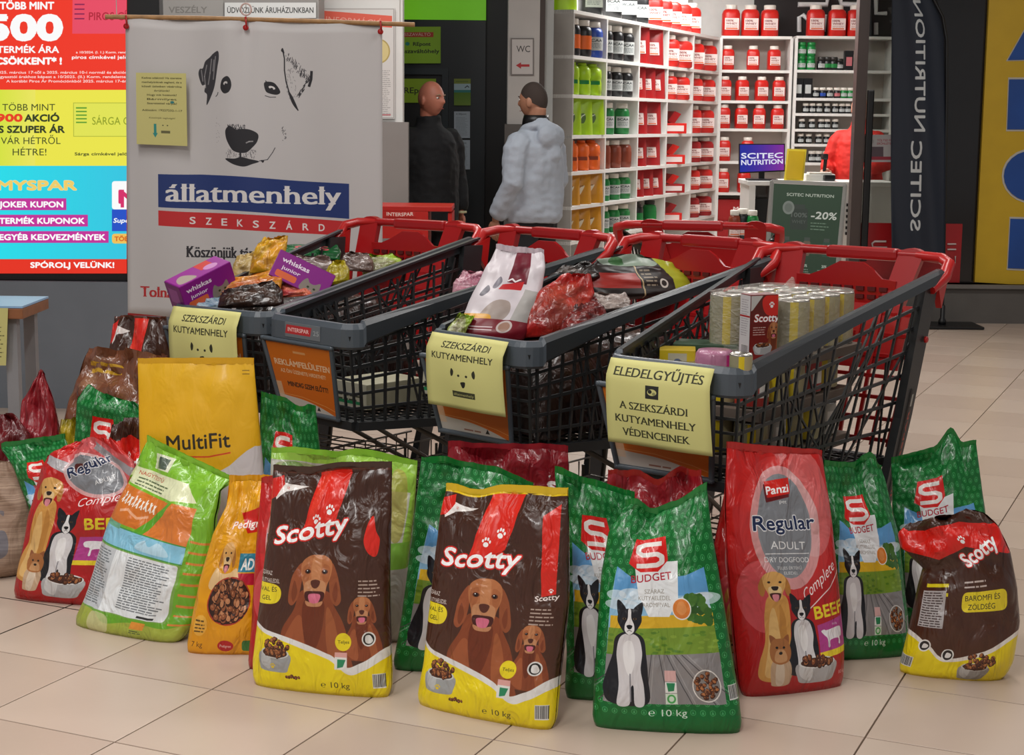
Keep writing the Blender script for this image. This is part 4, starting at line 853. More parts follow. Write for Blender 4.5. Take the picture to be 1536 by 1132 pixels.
# on top of the cubby wall
for k, (px_, kd, mm, w_, sc) in enumerate(((846, 'pouch', LIME, 'lime green', 1.5), (872, 'pouch', LIME, 'lime green', 1.5), (909, 'tub', BLK, 'black', 1.35), (938, 'tub', BLK, 'black', 1.3), (960, 'tub', BLK, 'black', 1.3), (978, 'tub', BLK, 'black', 1.25), (998, 'tub', RED, 'red', 1.3), (1012, 'tub', RED, 'red', 1.3), (1026, 'tub', RED, 'red', 1.28), (1041, 'tub', RED, 'red', 1.28), (1055, 'tub', RED, 'red', 1.25))):
    s = max(.07, sfrac(px_)) if px_ > 858 else .09 + .0 * k; p = P0 + D * s + N * (.16 if px_ > 858 else .3)
    idx = {'lime green': ('left', 'right'), 'black': ('leftmost', 'second', 'third', 'rightmost'), 'red': ('leftmost', 'second', 'third', 'fourth', 'rightmost')}[w_][k if k < 2 else k - 2 if k < 6 else k - 6]
    goods(kd, (p.x, p.y, 2.4005), mm, rz0, sc, '%s large %s on top of the cubby wall, %s of its colour' % (w_, kd if kd != 'pouch' else 'bag', idx), 'goods on top of the cubby wall', CAPD if mm is BLK else None, LBL if mm is BLK else None)
# back unit red tubs (pixel columns per shelf)
for ri, cols_ in enumerate(((1088, 1126, 1157), (1085, 1111, 1140, 1166), (1085, 1111, 1138, 1165), (1087, 1122), (1087, 1118))):
    for k, px_ in enumerate(cols_):
        p = at(px_, 200, 17.27); goods('tub', (p.x, p.y, ZB[ri + 1] + .0005), RED, rnd.uniform(-.15, .15), (.95, 1.0), 'red tub with pale label, %s on the %s shelf down of the back unit' % ((('leftmost', 'middle', 'rightmost'), ('leftmost', 'second', 'third', 'rightmost'), ('left', 'right'))[0 if len(cols_) == 3 else 1 if len(cols_) == 4 else 2][k], COLW[ri]), 'red tubs on the back unit')
for k, px_ in enumerate((1096, 1125, 1154)): p = at(px_, 40, 17.35); goods('tub', (p.x, p.y, 2.4005 if 0 else ZB[0] + .0005), RED, 0, 1.3, 'big red tub on top of the back unit against white wall, %s' % ('left', 'middle', 'right')[k], 'tubs on top of the back units')
for k, px_ in enumerate((1223, 1255, 1283)): p = at(px_, 40, 17.35); goods('tub', (p.x, p.y, ZR[0] + .0005), RED, 0, 1.3, 'big red tub on top of the right back unit under black panel, %s' % ('left', 'middle', 'right')[k], 'tubs on top of the back units')
for z_, lb in ((ZB[6] + .0, 'lower'), (ZB[6] + .227, 'upper')):
    p = at(1102, 320, 17.3); mb = MB(); mb.box((p.x, p.y + .1, z_ + .115), (.44, .28, .225), bev=.006); o = mb.build('carton', DRED); tag(o, 'dark red carton at the foot of the back unit, %s of two' % lb, 'carton', 'red cartons')
    c2 = Cv(40, 20, 3, 'a3161a'); c2.text('MASS', 18, 10, 5, 'f0e4e0', w=18, bold=.02); c2.lines(18, 14, 34, 2, 3, 'e8c8c4', 1.2, 3)
    board('print', c2.image('carton_' + lb), (p.x - .2, p.y - .042, z_ + .02), (p.x + .2, p.y - .042, z_ + .02), (p.x + .2, p.y - .042, z_ + .2), (p.x - .2, p.y - .042, z_ + .2), parent=o, th=.002)
# right unit
def rowR(zi, items, dz=0):
    for k, (px_, kd, mm, sc, w_, cap, lb) in enumerate(items):
        p = at(px_, 200, 17.28); n = len(items)
        goods(kd, (p.x, p.y, ZR[zi] + dz + .0005), mm, 0, sc, '%s %s, %s from the left on %s shelf behind the shop assistant' % (w_, WN[kd], ordn(k), ('', 'the top', 'the second', 'the third', 'the fourth', 'the fifth', 'the sixth')[zi] + (' (stacked)' if dz else '')), 'small goods behind the counter', cap, lb)
rowR(1, [(1198, 'small', GRN, 1.3, 'green', GRN, LBL), (1212, 'small', GRN, 1.3, 'green', GRN, LBL), (1228, 'small', BLK, 1.25, 'black', CAPD, LBL), (1237, 'small', BLK, 1.25, 'black', CAPD, GRN), (1246, 'small', BLK, 1.25, 'black', CAPD, GRN), (1255, 'small', BLK, 1.1, 'black', CAPD, LBL), (1268, 'box', BLK, 1.0, 'black and pink', BLK, PINKL), (1284, 'box', BLK, 1.0, 'black and pink', BLK, PINKL)])
rowR(1, [(1198, 'small', GRN, 1.3, 'green', GRN, LBL), (1212, 'small', GRN, 1.3, 'green', GRN, LBL)], .142)
rowR(2, [(1194.5, 'box', BLK, 1.0, 'black', BLK, LBL), (1208.5, 'box', BLK, 1.0, 'black', BLK, LBL), (1221, 'small', BLK, 1, 'black', None, LBL), (1231.5, 'small', BLK, 1, 'black', None, BLUE), (1242, 'small', BLK, 1, 'black', None, LBL), (1253, 'small', BLK, 1, 'black', None, PINKL), (1263, 'small', GRN, 1, 'green', None, LBL), (1273, 'small', GRN, 1, 'green', None, LBL)])
rowR(3, [(x, 'small', BLK, .95, 'black', None, LBL) for x in (1207, 1217, 1227, 1239, 1251, 1261, 1270)])
rowR(4, [(x, 'small', BLK, .95, 'black', None, LBL) for x in (1202, 1217, 1231, 1240, 1252)])
rowR(5, [(x, 'small', BLK, .95, 'black', None, LBL) for x in (1201, 1213, 1228, 1240)])
rowR(6, [(x, 'small', BLK, 1.1, 'black', None, LBL) for x in (1219, 1229, 1240)])

# --- counter with screen, yellow frame, scanner; sign stand
YK = 14.4
ct = empty('shop_counter', (0, 0, 0), 0, 'white shop counter with a dark niche under the monitor', 'counter')
k0, k1 = at(1121, 280, YK), at(1345, 280, YK); zk = at(1200, 272, YK).z
mb = MB(); mb.box(((k0.x + k1.x) / 2, YK + .3, zk - .02), (k1.x - k0.x, .6, .04), bev=.005); mb.build('worktop', SHELFW, ct)
mb = MB(); xn0, xn1 = at(1133, 300, YK).x, at(1160, 300, YK).x
mb.box(((k0.x + xn0) / 2 + .01, YK + .3, (zk - .04) / 2), (xn0 - k0.x - .02, .58, zk - .04)); mb.box(((xn1 + k1.x) / 2, YK + .3, (zk - .04) / 2), (k1.x - xn1 - .02, .58, zk - .04)); mb.box(((xn0 + xn1) / 2, YK + .5, (zk - .04) / 2), (xn1 - xn0, .1, zk - .04)); mb.build('body', SHELFW, ct)
mb = MB(); mb.box(((xn0 + xn1) / 2, YK + .3, (zk - .16) / 2), (xn1 - xn0 - .004, .3, zk - .16)); mb.build('dark_niche', BLACK, ct)
for k in range(6): mb = MB(); mb.box((at(1275, 300, YK).x, YK - .004, zk - .2 - k * .05), (.06, .02, .025)); mb.build('vent_slot', BLACK, ct)
mo = empty('monitor', (0, 0, 0), 0, 'monitor with white lettering on a blue and purple screen on the counter', 'monitor')
Ym = YK + .12
c = Cv(66, 42, 6, '1c2a9a'); c.grad(0, 0, 66, 42, '1428a0', '8a2aa0', horiz=True)
c.text('SCITEC', 2, 21, 8.5, 'eef0ff', w=62, bold=.03); c.text('NUTRITION', 2, 31, 8, 'eef0ff', w=62, bold=.03)
p = [at(1110, 258, Ym), at(1176, 255, Ym), at(1176, 217, Ym), at(1110, 217, Ym)]
mb = MB(); mb.poly([at(1108.5, 260, Ym + .006), at(1177.5, 257, Ym + .006), at(1177.5, 215.5, Ym + .006), at(1108.5, 215.5, Ym + .006)], .03, (0, 1, 0)); mb.build('casing', BLACK, mo)
board('screen', c.image('monitor'), p[0], p[1], p[2], p[3], parent=mo, emit=.85, th=.003)
mb = MB(); q = at(1143, 262, Ym); mb.box((q.x, Ym + .03, zk + .05), (.05, .03, .1)); mb.box((q.x, Ym + .02, zk + .008), (.26, .2, .016), bev=.006); mb.build('stand', BLACK, mo)
mb = MB(); a, b = at(1177, 271, YK + .06), at(1206, 224, YK + .1); YL_ = mat('e0c414', .4)
yf = empty('card_stand', (0, 0, 0), 0, 'yellow framed card standing on the counter beside the monitor', 'card')
mb = MB(); mb.poly([at(1176, 270.5, YK + .04), at(1205, 271, YK + .04), at(1210, 224, YK + .1), at(1181, 223, YK + .1)], .012, (0, 1, 0)); mb.build('frame', mat('e8d23a', .4), yf)
mb = MB(); mb.poly([at(1178.5, 268, YK + .034), at(1203, 268.5, YK + .034), at(1207.5, 227, YK + .094), at(1183, 226, YK + .094)], .004, (0, 1, 0)); mb.build('card', mat('d0ac10', .4), yf)
pp = at(1228, 266, YK + .25); mb = MB(); mb.box((pp.x, pp.y, zk + .03), (.26, .2, .06), bev=.01); o = mb.build('receipt_tray', mat('d8d8d4', .5)); tag(o, 'white tray of papers on the counter beside the yellow card', 'tray')
mb = MB(); mb.box((pp.x, pp.y - .02, zk + .068), (.2, .15, .012)); mb.build('papers', CAPW, o)
pp = at(1243, 268, YK + .15); mb = MB(); mb.box((pp.x, pp.y, zk + .03), (.1, .12, .05), Matrix.Identity(4), bev=.012); o = mb.build('card_reader', BLACK); tag(o, 'small black card reader on the counter before the assistant', 'card reader')
# small shop table with jars left of the stand
tb_ = empty('display_table', (0, 0, 0), 0, 'low display stand with dark jars in front of the red cartons', 'stand'); p = at(1115, 400, 13.9); zt_ = at(1115, 362, 13.9).z
mb = MB(); mb.box((p.x, 13.9, zt_ - .02), (.42, .4, .04), bev=.005); mb.build('top', SHELFW, tb_); mb = MB(); mb.box((p.x, 13.9, (zt_ - .04) / 2), (.36, .34, zt_ - .04)); mb.build('body', SHELFW, tb_)
for k, (px_, mm, w_, s_) in enumerate(((1101, BRN, 'brown', 1.1), (1114, BLK, 'black', 1.15), (1128, GRN, 'green', 1.1))):
    p = at(px_, 355, 13.85); goods('jar', (p.x, p.y + .03 * (k % 2), zt_ + .0005), mm, 0, s_, '%s jar with white cap on the low display stand' % w_, None)
# green A-frame poster stand
ast = empty('poster_stand', (0, 0, 0), 0, 'silver framed green sale poster stand in front of the shop counter', 'poster stand')
c = Cv(90, 118, 5, '1c3d25'); c.grad(0, 0, 90, 118, '1f4228', '1a3a23'); c.text('SCITEC NUTRITION', 18, 13, 3.4, 'c8d4ca', w=60, bold=.02)
c.rect(24, 26, 46, 50, '26352c', r=3); c.rect(28, 22, 42, 27, '2e3c34'); c.text('100%', 25, 36, 5, '5f6a64', w=20, bold=.02); c.text('WHEY', 26, 43, 4, '55605a', w=18); c.ell(21, 26, 7.5, 7.5, '7f8a84'); c.ell(21, 26, 5, 5, '6a766f')
c.text('-20%', 50, 37, 8, 'd4dcd6', w=34, bold=.03, shear=.15); c.lines(50, 42, 76, 3, 3.4, '7f9a86', 1, 4)
for k, x in enumerate((20, 47, 74)):
    c.rect(x - 5, 62, x + 5, 78, ('2f3f36', '6a5a4a', '1f4a38')[k], r=2); c.rect(x - 4, 58, x + 4, 62, '3f4c44'); c.text('20%', x, 90, 3, 'c4d0c8', al='c', bold=.02); c.lines(x - 9, 93, x + 9, 2, 2.4, '8fa096', .8, k)
c.poly([(40, 118), (42, 104), (52, 104), (55, 118)], 'b4b8a8')
Ya = 12.0
q = [at(1152, 385, Ya), at(1252, 392, Ya), at(1262, 282, Ya + .16), at(1163, 277, Ya + .16)]
g = Vector((0, 1, 0))
mb = MB(); hi = [at(1148, 440, Ya - .05), at(1252, 447, Ya - .05), at(1268, 276.5, Ya + .16), at(1158, 271.5, Ya + .16)]
for a, b in ((0, 1), (1, 2), (2, 3), (3, 0)): mb.tube([hi[a], hi[b]], .016, 4)
mb.build('frame', mat('b4b4b0', .35, .3), ast)
board('poster', c.image('sale_poster'), hi[0] * .97 + hi[2] * .03, hi[1] * .97 + hi[3] * .03, hi[2] * .98 + hi[0] * .02, hi[3] * .98 + hi[1] * .02, parent=ast, th=.006)
mb = MB()
for a, t in ((hi[2], hi[1]), (hi[3], hi[0])):
    mb.tube([a, Vector((a.x + (.05 if a is hi[2] else .0), a.y + .42, 0.012))], .016, 4); mb.tube([t, Vector((t.x, t.y - .05, .012))], .014, 4)
mb.build('rear_leg', mat('a8a29e', .35, .3), ast)
mb = MB(); mb.poly([hi[2] + g * .02, hi[1] + g * .3 * 1, Vector((hi[1].x, hi[1].y + .45, .3)), hi[2] + g * .06], .004, (1, 0, 0)) if 0 else None

# --- feather flag
ff = empty('feather_flag', (0, 0, 0), 0, 'tall dark navy feather flag with mirrored white lettering beside the shop door', 'flag')
Yf_ = 12.5; pb = fl(1413, 486); pz = Vector((at(1413, 486, Yf_).x, Yf_, 0))
mb = MB(); mb.box((pz.x, Yf_, .012), (.56, .34, .02), bev=.005); mb.build('base_plate', BLACK, ff)
mb = MB(); mb.lathe([(.03, .02), (.03, .05), (.018, .07), (.018, .16), (.012, .17)], (pz.x, Yf_, 0), 12); mb.build('socket', BLACK, ff)
mb = MB(); mb.tube([(pz.x, Yf_, .06), at(1416, 380, Yf_), at(1420, 150, Yf_), at(1420, 60, Yf_), at(1414, 25, Yf_), at(1400, -2, Yf_), at(1375, -30, Yf_), at(1340, -45, Yf_)], .011, 8); mb.build('pole', BLACK, ff)
def FP(u, v):
    y = 386 + (-40 - 386) * v; xr = 1416 + 4 * v if y > 60 else 1420 - 26 * ((60 - y) / 100) ** 1.5; xl = 1338 if v < 1 else 1338
    q = at(xl + (xr - xl) * u, y, Yf_); q.y += .035 * math.sin(u * 5 + v * 3) + .01 * math.sin(u * 14 + v * 6); return q
NAVY = '141c2a'
c = Cv(82, 426, 3, NAVY); c.T = None
def vtext(cv, t, cx, ybot, L, h, col):   # runs upwards, mirrored, as seen from behind
    A_, B_ = _glyph(t, 0.0); x0_, x1_ = A_[:, 0].min(), A_[:, 0].max(); kk = L / (x1_ - x0_); hh_ = h / CAPH
    f = lambda P, d: np.stack([cx - h / 2 + P[:, 1] * hh_ + d[0], ybot - (P[:, 0] - x0_) * kk + d[1]], 1)
    for d in ((0, 0), (.5, 0), (-.5, 0), (0, .5), (0, -.5)): cv.comp(cv.mask(f(A_, d), f(B_, d)), col)
vtext(c, 'SCITEC', 38, 386, 134, 15, 'b9bcbc'); vtext(c, 'NUTRITION', 42, 237, 196, 15, 'b9bcbc')
mb = MB(); mb.grid(FP, 24, 60); me = mb.mesh('f', fix=False); o = link('flag_cloth', me, artmat(c.image('flag'), .7, name='flag_cloth'), ff)
md = o.modifiers.new('thickness', 'SOLIDIFY'); md.thickness = .002

# ---------------------------------------------------------------- digital screen on its plinth
YS_ = 8.6
dsn = empty('digital_screen', (0, 0, 0), 0, 'large glowing advertising screen in red, yellow and turquoise at the left', 'screen')
c = Cv(236, 426, 3.2, 'f23a22')     # 1 unit = 1 photo pixel, origin at photo x=-46, y=-16
X = lambda x: x + 46
Y_ = lambda y: y + 16
c.rect(0, 0, 236, Y_(132), 'f2341f')
c.text('TÖBB MINT', X(0), Y_(13), 11, 'ffffff', w=81, bold=.04); c.text('1500', X(-46), Y_(57), 36, 'ffffff', w=138, bold=.07)
c.text('TERMÉK ÁRA', X(-4), Y_(77), 10, 'ffffff', w=93, bold=.035); c.text('CSÖKKENT* !', X(-6), Y_(94), 10, 'ffffff', w=99, bold=.06)
c.rect(X(109), Y_(-8), X(219), Y_(49), 'ea4a64'); c.text('PIROS CÍMKE', X(134), Y_(29), 12, 'b01c34', w=84, bold=.01)
for k in range(4): c.rect(X(112), Y_(5 + k * 7), X(127), Y_(7 + k * 7), '8a1c50')
c.text('piros címkével jelölt', X(109), Y_(86), 5, 'ffffff', w=90, bold=.03); c.text('a 10/2024. (I. 1.) Korm. rendelet', X(115), Y_(78), 3.5, 'ffe8e4', w=84, bold=.02)
for k, t in enumerate(('2025. március 17-től a 2025. március 10-i normál és akciós', 'fogyasztói árakhoz képest a 10/2025. (II.) Korm. rendelettel', 'A korábbi Piros Ár Promóciónkból 2025. március 17-én')): c.text(t, X(-6 if k < 2 else 10), Y_(108 + k * 6.5), 4, 'ffdcd8', w=196 if k < 2 else 180, bold=.02)
c.rect(0, Y_(132), 236, Y_(246), 'eee84a'); c.grad(0, Y_(132), 100, Y_(246), 'c8e428', 'eee860', horiz=True)
c.text('TÖBB MINT', X(4), Y_(163), 10.5, '3f4a1c', w=80, bold=.0); c.text('900', X(-4), Y_(179), 11, 'ea3a1c', w=38, bold=.06); c.text('AKCIÓ', X(38), Y_(179), 10.5, '2f3a1c', w=52, bold=.045)
c.text('ÉS SZUPER ÁR', X(-9), Y_(196), 10.5, '2f3a1c', w=107, bold=.04); c.text('VÁR HÉTRŐL', X(2), Y_(213), 10.5, '3f4a1c', w=90); c.text('HÉTRE!', X(20), Y_(230), 10.5, '3f4a1c', w=51)
c.rect(X(111), Y_(151), X(190), Y_(202), 'b0b83a'); c.rect(X(112), Y_(152), X(190), Y_(201), 'e4e654'); c.text('SÁRGA CÍMKE', X(139), Y_(184), 12, '8a9a1c', w=84)
for k in range(5): c.rect(X(115), Y_(158 + k * 5.4), X(131), Y_(160 + k * 5.4), '5a9a2c')
c.text('Sárga címkével jelölt', X(113), Y_(230), 4.5, '4a501c', w=84, bold=.02)
c.rect(0, Y_(246), 236, Y_(388), '22dbe8'); c.grad(0, Y_(246), 236, Y_(388), '1ee4ee', '30c8e4', horiz=True)
c.text('MYSPAR', X(-2), Y_(282), 14, 'f2d06a', w=117, bold=.05, out='f6e4b0', outw=.02)
for i, (t, w_) in enumerate((('JOKER KUPON', 95), ('TERMÉK KUPONOK', 127), ('EGYÉB KEDVEZMÉNYEK', 158))):
    y = Y_(296 + i * 25); c.rect(0, y - 1, X(w_ + 5), y + 17, 'c4309a'); c.text(t, X(0), y + 12.5, 9, 'ffffff', w=w_, bold=.045)
c.rect(X(168), Y_(269), X(236), Y_(312), 'ffffff', r=4); c.rect(X(168), Y_(312), X(236), Y_(345), '1c50c8'); c.rect(X(181), Y_(282), X(186), Y_(309), 'd82a6a'); c.text('M', X(179), Y_(302), 20, 'd82a6a', w=24, bold=.05); c.text('Super', X(170), Y_(332), 7, 'ffffff', w=28, bold=.03, shear=.2)
c.rect(X(168), Y_(349), X(230), Y_(364), 'f2c45a', r=4); c.text('TÖBB', X(172), Y_(360), 7, 'd86a1c', w=26, bold=.04)
c.rect(0, Y_(388), 236, 426, 'e8301c'); c.text('SPÓROLJ VELÜNK!', X(46), Y_(401), 8.5, 'ffffff', w=125, bold=.045)
p = [at(-46, 410, YS_), at(190, 410, YS_), at(190, -16, YS_), at(-46, -16, YS_)]
board('display', c.image('screen'), p[0], p[1], p[2], p[3], parent=dsn, emit=.95, th=.004)
mb = MB(); a, b = at(-56, 420, YS_ + .01), at(238, -26, YS_ + .01); mb.box(((a.x + b.x) / 2, YS_ + .06, (a.z + b.z) / 2), (b.x - a.x, .1, b.z - a.z), bev=.006); mb.build('bezel', BLACK, dsn)
zp = at(100, 421, YS_).z - .002
mb = MB(); a = at(-700, 421, YS_).x; b = at(262, 421, YS_).x; mb.box(((a + b) / 2, YS_ + .12, zp / 2), (b - a, .3, zp)); o = mb.build('screen_plinth', SLATE); tag(o, 'slate grey plinth wall under the glowing screen', 'plinth')
mb = MB(); a = at(243, 421, YS_).x; mb.box((a - .01, YS_ + .2, 1.5 + zp / 2), (.03, .12, 3 - zp)); 

# ---------------------------------------------------------------- hanging banner with puppy print
YB_ = 7.5
def banner_art():
    c = Cv(385, 447, 3, 'c2bebd')
    X = lambda x: x - 188
    Y = lambda y: y - 30
    bk = '1c1a20'
    def T(P): return [(X(280 + a / 4.042), Y(b / 4.042)) for a, b in P]
    c.blob(T([(190, 300), (196, 340), (186, 400), (170, 500), (150, 560), (118, 622), (120, 560), (104, 540), (110, 500), (88, 500), (68, 440), (75, 405), (95, 400), (110, 360), (140, 335), (160, 315)]), bk, .88)
    for P in ([(120, 380), (105, 450), (112, 520)], [(150, 345), (140, 430), (128, 500)], [(165, 350), (158, 420)], [(85, 410), (95, 480)], [(175, 330), (160, 470)]): c.line(T(P), 1.5, 'c2bebd', .55)
    c.blob(T([(205, 520), (215, 470), (245, 450), (266, 470), (272, 510), (255, 545), (225, 552)]), bk); c.ell(*T([(236, 492)])[0], 3.4, 2.6, 'c2bebd', -30); c.ell(*T([(238, 500)])[0], 1.8, 1.8, bk); c.line(T([(175, 572), (186, 560), (190, 545)]), 1, bk)
    c.blob(T([(470, 485), (500, 475), (535, 485), (565, 530), (545, 550), (500, 545), (478, 530)]), bk); c.ell(*T([(516, 510)])[0], 5, 2.4, 'd8d4d2', 15); c.ell(*T([(514, 518)])[0], 2.2, 1.8, bk); c.line(T([(475, 560), (505, 568), (540, 565)]), 1.1, bk, .8); c.line(T([(478, 470), (490, 485)]), 1.2, bk)
    c.line(T([(578, 270), (590, 330), (590, 400), (600, 470), (620, 540), (672, 640)]), 1.8, bk); c.blob(T([(570, 285), (580, 268), (590, 300)]), bk)
    r = random.Random(5)
    for k in range(70):
        t = r.random(); x = 610 + 120 * t + r.uniform(-14, 14); y = 305 + 130 * t + r.uniform(-16, 20); c.line(T([(x, y), (x + r.uniform(-12, 8), y + r.uniform(6, 26))]), .8, bk, .7)
    for k in range(50): t = r.random(); x = 750 - 70 * t + r.uniform(-10, 6); y = 430 + 120 * t + r.uniform(-10, 10); c.line(T([(x, y), (x - 8, y + r.uniform(8, 22))]), .9, bk, .8)
    for k in range(40): x = 600 + r.uniform(0, 60); y = 380 + r.uniform(0, 200); c.line(T([(x, y), (x + 2, y + r.uniform(4, 14))]), .6, bk, .5)
    c.line(T([(755, 400), (752, 450), (738, 495)]), 4, bk); c.blob(T([(610, 520), (640, 560), (672, 635), (655, 625), (630, 585)]), bk)
    c.blob(T([(236, 770), (262, 748), (300, 770), (340, 765), (390, 770), (434, 795), (428, 840), (395, 880), (365, 905), (325, 910), (280, 895), (250, 850), (236, 810)]), bk)
    for k in range(90): x = 245 + r.uniform(0, 110); y = 735 + r.uniform(0, 34); c.line(T([(x, y), (x + r.uniform(-3, 6), y + r.uniform(4, 16))]), .7, bk, .8)
    for k in range(110): x = 240 + r.uniform(0, 180); y = 885 + r.uniform(0, 50); c.line(T([(x, y), (x + r.uniform(-6, 6), y + r.uniform(4, 16))]), .5, bk, .55)
    c.line(T([(360, 850), (380, 840), (405, 838)]), 2, 'c2bebd', .7); c.line(T([(325, 900), (328, 945)]), 2.6, bk)
    c.blob(T([(234, 945), (290, 945), (330, 935), (380, 945), (440, 958), (400, 975), (350, 992), (300, 985), (260, 968)]), bk); c.line(T([(440, 955), (490, 945), (520, 900), (535, 870)]), 1.1, bk, .75); c.blob(T([(450, 950), (470, 952), (462, 965)]), bk)
    for k in range(26): x = 575 + r.uniform(0, 24); y = 740 + r.uniform(0, 85); c.ell(*T([(x, y)])[0], .6, .9, bk, alpha=.55, n=6)
    for k in range(16): x = 175 + r.uniform(0, 30); y = 700 + r.uniform(0, 160); c.ell(*T([(x, y)])[0], .4, .6, bk, alpha=.4, n=6)
    NV = '17306e'
    c.poly([(X(236), Y(259)), (X(300), Y(258)), (X(400), Y(262)), (X(523), Y(268)), (X(523), Y(321)), (X(400), Y(314)), (X(300), Y(310)), (X(236), Y(309))], NV)
    c.text('állatmenhely', X(248), Y(299.5), 29, 'dedad8', w=262, bold=.03, serif=True)
    for xx, yy in ((250, 299), (0, 0)): pass
    c.poly([(X(236), Y(314)), (X(400), Y(318)), (X(523), Y(325)), (X(523), Y(347)), (X(400), Y(342)), (X(236), Y(337))], 'c3262a')
    for k, ch in enumerate('SZEKSZÁRD'): c.text(ch, X(283 + k * 24.2 - .0), Y(333 + k * .9), 11, 'e4dedc', w=8.6, bold=.02)
    c.text('Köszönjük támogatását!', X(279), Y(384), 18, '26242a', w=172, bold=.025, serif=True); c.text('Tolna Megyei Állatvédő', X(208), Y(447), 17, 'b4282c', w=208, bold=.03, serif=True)
    c.poly([(0, Y(473)), (60, Y(477)), (385, Y(490)), (385, 447), (0, 447)], 'c03438')
    return c
bn = empty('banner', (0, 0, 0), 0, 'white hanging banner with black puppy face print above blue and red lettering', 'banner')
def BP(u, v):
    xt = 188 + 385 * u; sag = 3 * math.sin(u * math.pi * 2.2) ** 2
    top = at(xt, 27 + 9 * u + sag, YB_); bot = at(190 + 384 * u, 474 + 8 * u, YB_)
    q = bot.lerp(top, v); q.y += .018 * math.sin(u * 9 + .6) * (1 - .5 * v) + .012 * math.cos(u * 17 + v * 2) + .03 * math.exp(-((u - .47) / .05) ** 2) * v ** 3; return q
mb = MB(); mb.grid(BP, 60, 30); o = link('banner_cloth', mb.mesh('b', fix=False), artmat(banner_art().image('banner'), .55, name='banner_cloth'), bn); o.modifiers.new('t', 'SOLIDIFY').thickness = .001
mb = MB(); mb.tube([at(158, 25, YB_), at(300, 27, YB_ + .01), at(450, 31, YB_ + .01), at(622, 37, YB_)], .011, 8); mb.build('rod', WOOD, bn)
REDP = mat('b01c1c', .35)
for x, y in ((190, 28), (369, 30), (571, 36)):
    mb = MB(); q = at(x, y, YB_); mb.tube([q + Vector((0, -.014, .012)), q + Vector((.004, -.014, -.03)), q + Vector((0, .012, -.03)), q + Vector((0, .014, .012))], .0045, 6, closed=True)
    mb.lathe([(.013, 0), (.013, .006)], q + Vector((0, -.008, -.034)), 12, Matrix.Rotation(math.pi / 2, 3, 'X')); mb.build('red_tie', REDP, bn)
mb = MB(); q = at(369, 20, YB_ + .012); mb.tube([q + Vector((0, 0, -.02)), q + Vector((0, 0, 2.3))], .002, 5); q2 = at(175, 24, YB_ + .012); mb.tube([q2, q2 + Vector((0, 0, 2.3))], .002, 5); q3 = at(600, 36, YB_ + .012); mb.tube([q3, q3 + Vector((0, 0, 2.3))], .002, 5); mb.build('hanging_cord', mat('b8b4ac', .6), bn)
mb = MB(); q = at(369, 14, YB_ - .004); mb.tube([q + Vector((.024 * math.cos(a), 0, .026 * math.sin(a))) for a in [k * math.pi / 8 for k in range(16)]], .004, 6, closed=True); mb.build('ring', mat('c8a8a0', .3, vary=0), bn)
c = Cv(78, 110, 5, 'c8c07a')
for k, t in enumerate(('Kedves adakozó! Ha szeretne', 'menhelyünknek segíteni, de a', 'közeli üzletben vásárolna', 'örülünk!', 'Hogy mit hozzunk?', 'Bármilyet', 'Szeretettel várjuk!', 'Adószám: 19227232-1-17')):
    c.text(t, 40, 9 + k * 6.5 + (4 if k == 7 else 0), 3.0, '4a4820', al='c', w=62 if k in (0, 1, 2, 7) else 46 if k != 3 else 24, bold=.02)
c.ell(56, 44.5, 3, 2, '2f7a78'); c.text('Köszönjük segítségét!', 40, 70, 2.6, '4a4820', al='c', w=40); c.rect(27, 78, 31, 94, '2f8a80'); c.poly([(25, 92), (33, 92), (29, 99)], '2f8a80'); c.rect(38, 88, 52, 92, '3a3a24', alpha=.7)
for x in (41, 48): c.ell(x, 80, 1.2, .8, '3a3a24')
nt1 = board('paper_note', c.image('banner_note'), at(205, 216, YB_ - .035), at(281, 219, YB_ - .04), at(279, 110, YB_ - .04), at(204, 109, YB_ - .035), th=.001, rough=.7); tag(nt1, 'yellow paper note pinned on the banner left of the puppy face', 'note')

# red frame counter behind the banner edge, left table
mb = MB(); Yr = 9.6; rc = empty('red_stand', (0, 0, 0), 0, 'bright red open box stand behind the right edge of the banner', 'stand')
a, b = at(470, 330, Yr), at(678, 330, Yr); z0, z1, z2 = .0, at(600, 327, Yr).z, at(600, 309, Yr).z
RD = mat('c0231d', .35, vary=.04)
mb.box(((a.x + b.x) / 2, Yr + .2, z2 - .015), (b.x - a.x, .4, .03), bev=.004); mb.build('top_panel', RD, rc)
mb = MB(); x1_ = at(642, 330, Yr).x; mb.box(((a.x + x1_) / 2, Yr + .01, z2 - .11), (x1_ - a.x, .02, .16)); mb.build('front_panel', RD, rc)
mb = MB(); mb.box((b.x - .012, Yr + .2, z2 / 2 - .02), (.024, .39, z2 - .04)); mb.build('side_panel', RD, rc)
mb = MB(); mb.box((x1_ - .012, Yr + .2, z2 / 2 - .02), (.024, .36, z2 - .04)); mb.build('side_panel', RD, rc); mb = MB(); mb.box((a.x + .012, Yr + .2, z2 / 2 - .02), (.024, .39, z2 - .04)); mb.build('side_panel', RD, rc)
c = Cv(60, 8, 4, 'c0231d'); c.text('INTERSPAR', 4, 7, 5.5, 'f0d8d0', w=52, bold=.03, arc=-1); q0, q1 = at(577, 325, Yr - .002), at(623, 325, Yr - .002)
board('lettering', c.image('stand_letters'), q0, q1, q1 + Vector((0, 0, .03)), q0 + Vector((0, 0, .03)), parent=rc, th=.001)
lt = empty('side_table', (0, 0, 0), 0, 'small wooden edged table cut off at the left edge of the picture', 'table'); Yl = 6.3
q = at(34, 470, Yl); zt_ = at(20, 459, Yl).z
mb = MB(); mb.box((q.x - .35, Yl + .18, zt_ - .004), (.7, .36, .008)); mb.build('table_top', mat('8fb4d8', .3, vary=.02), lt)
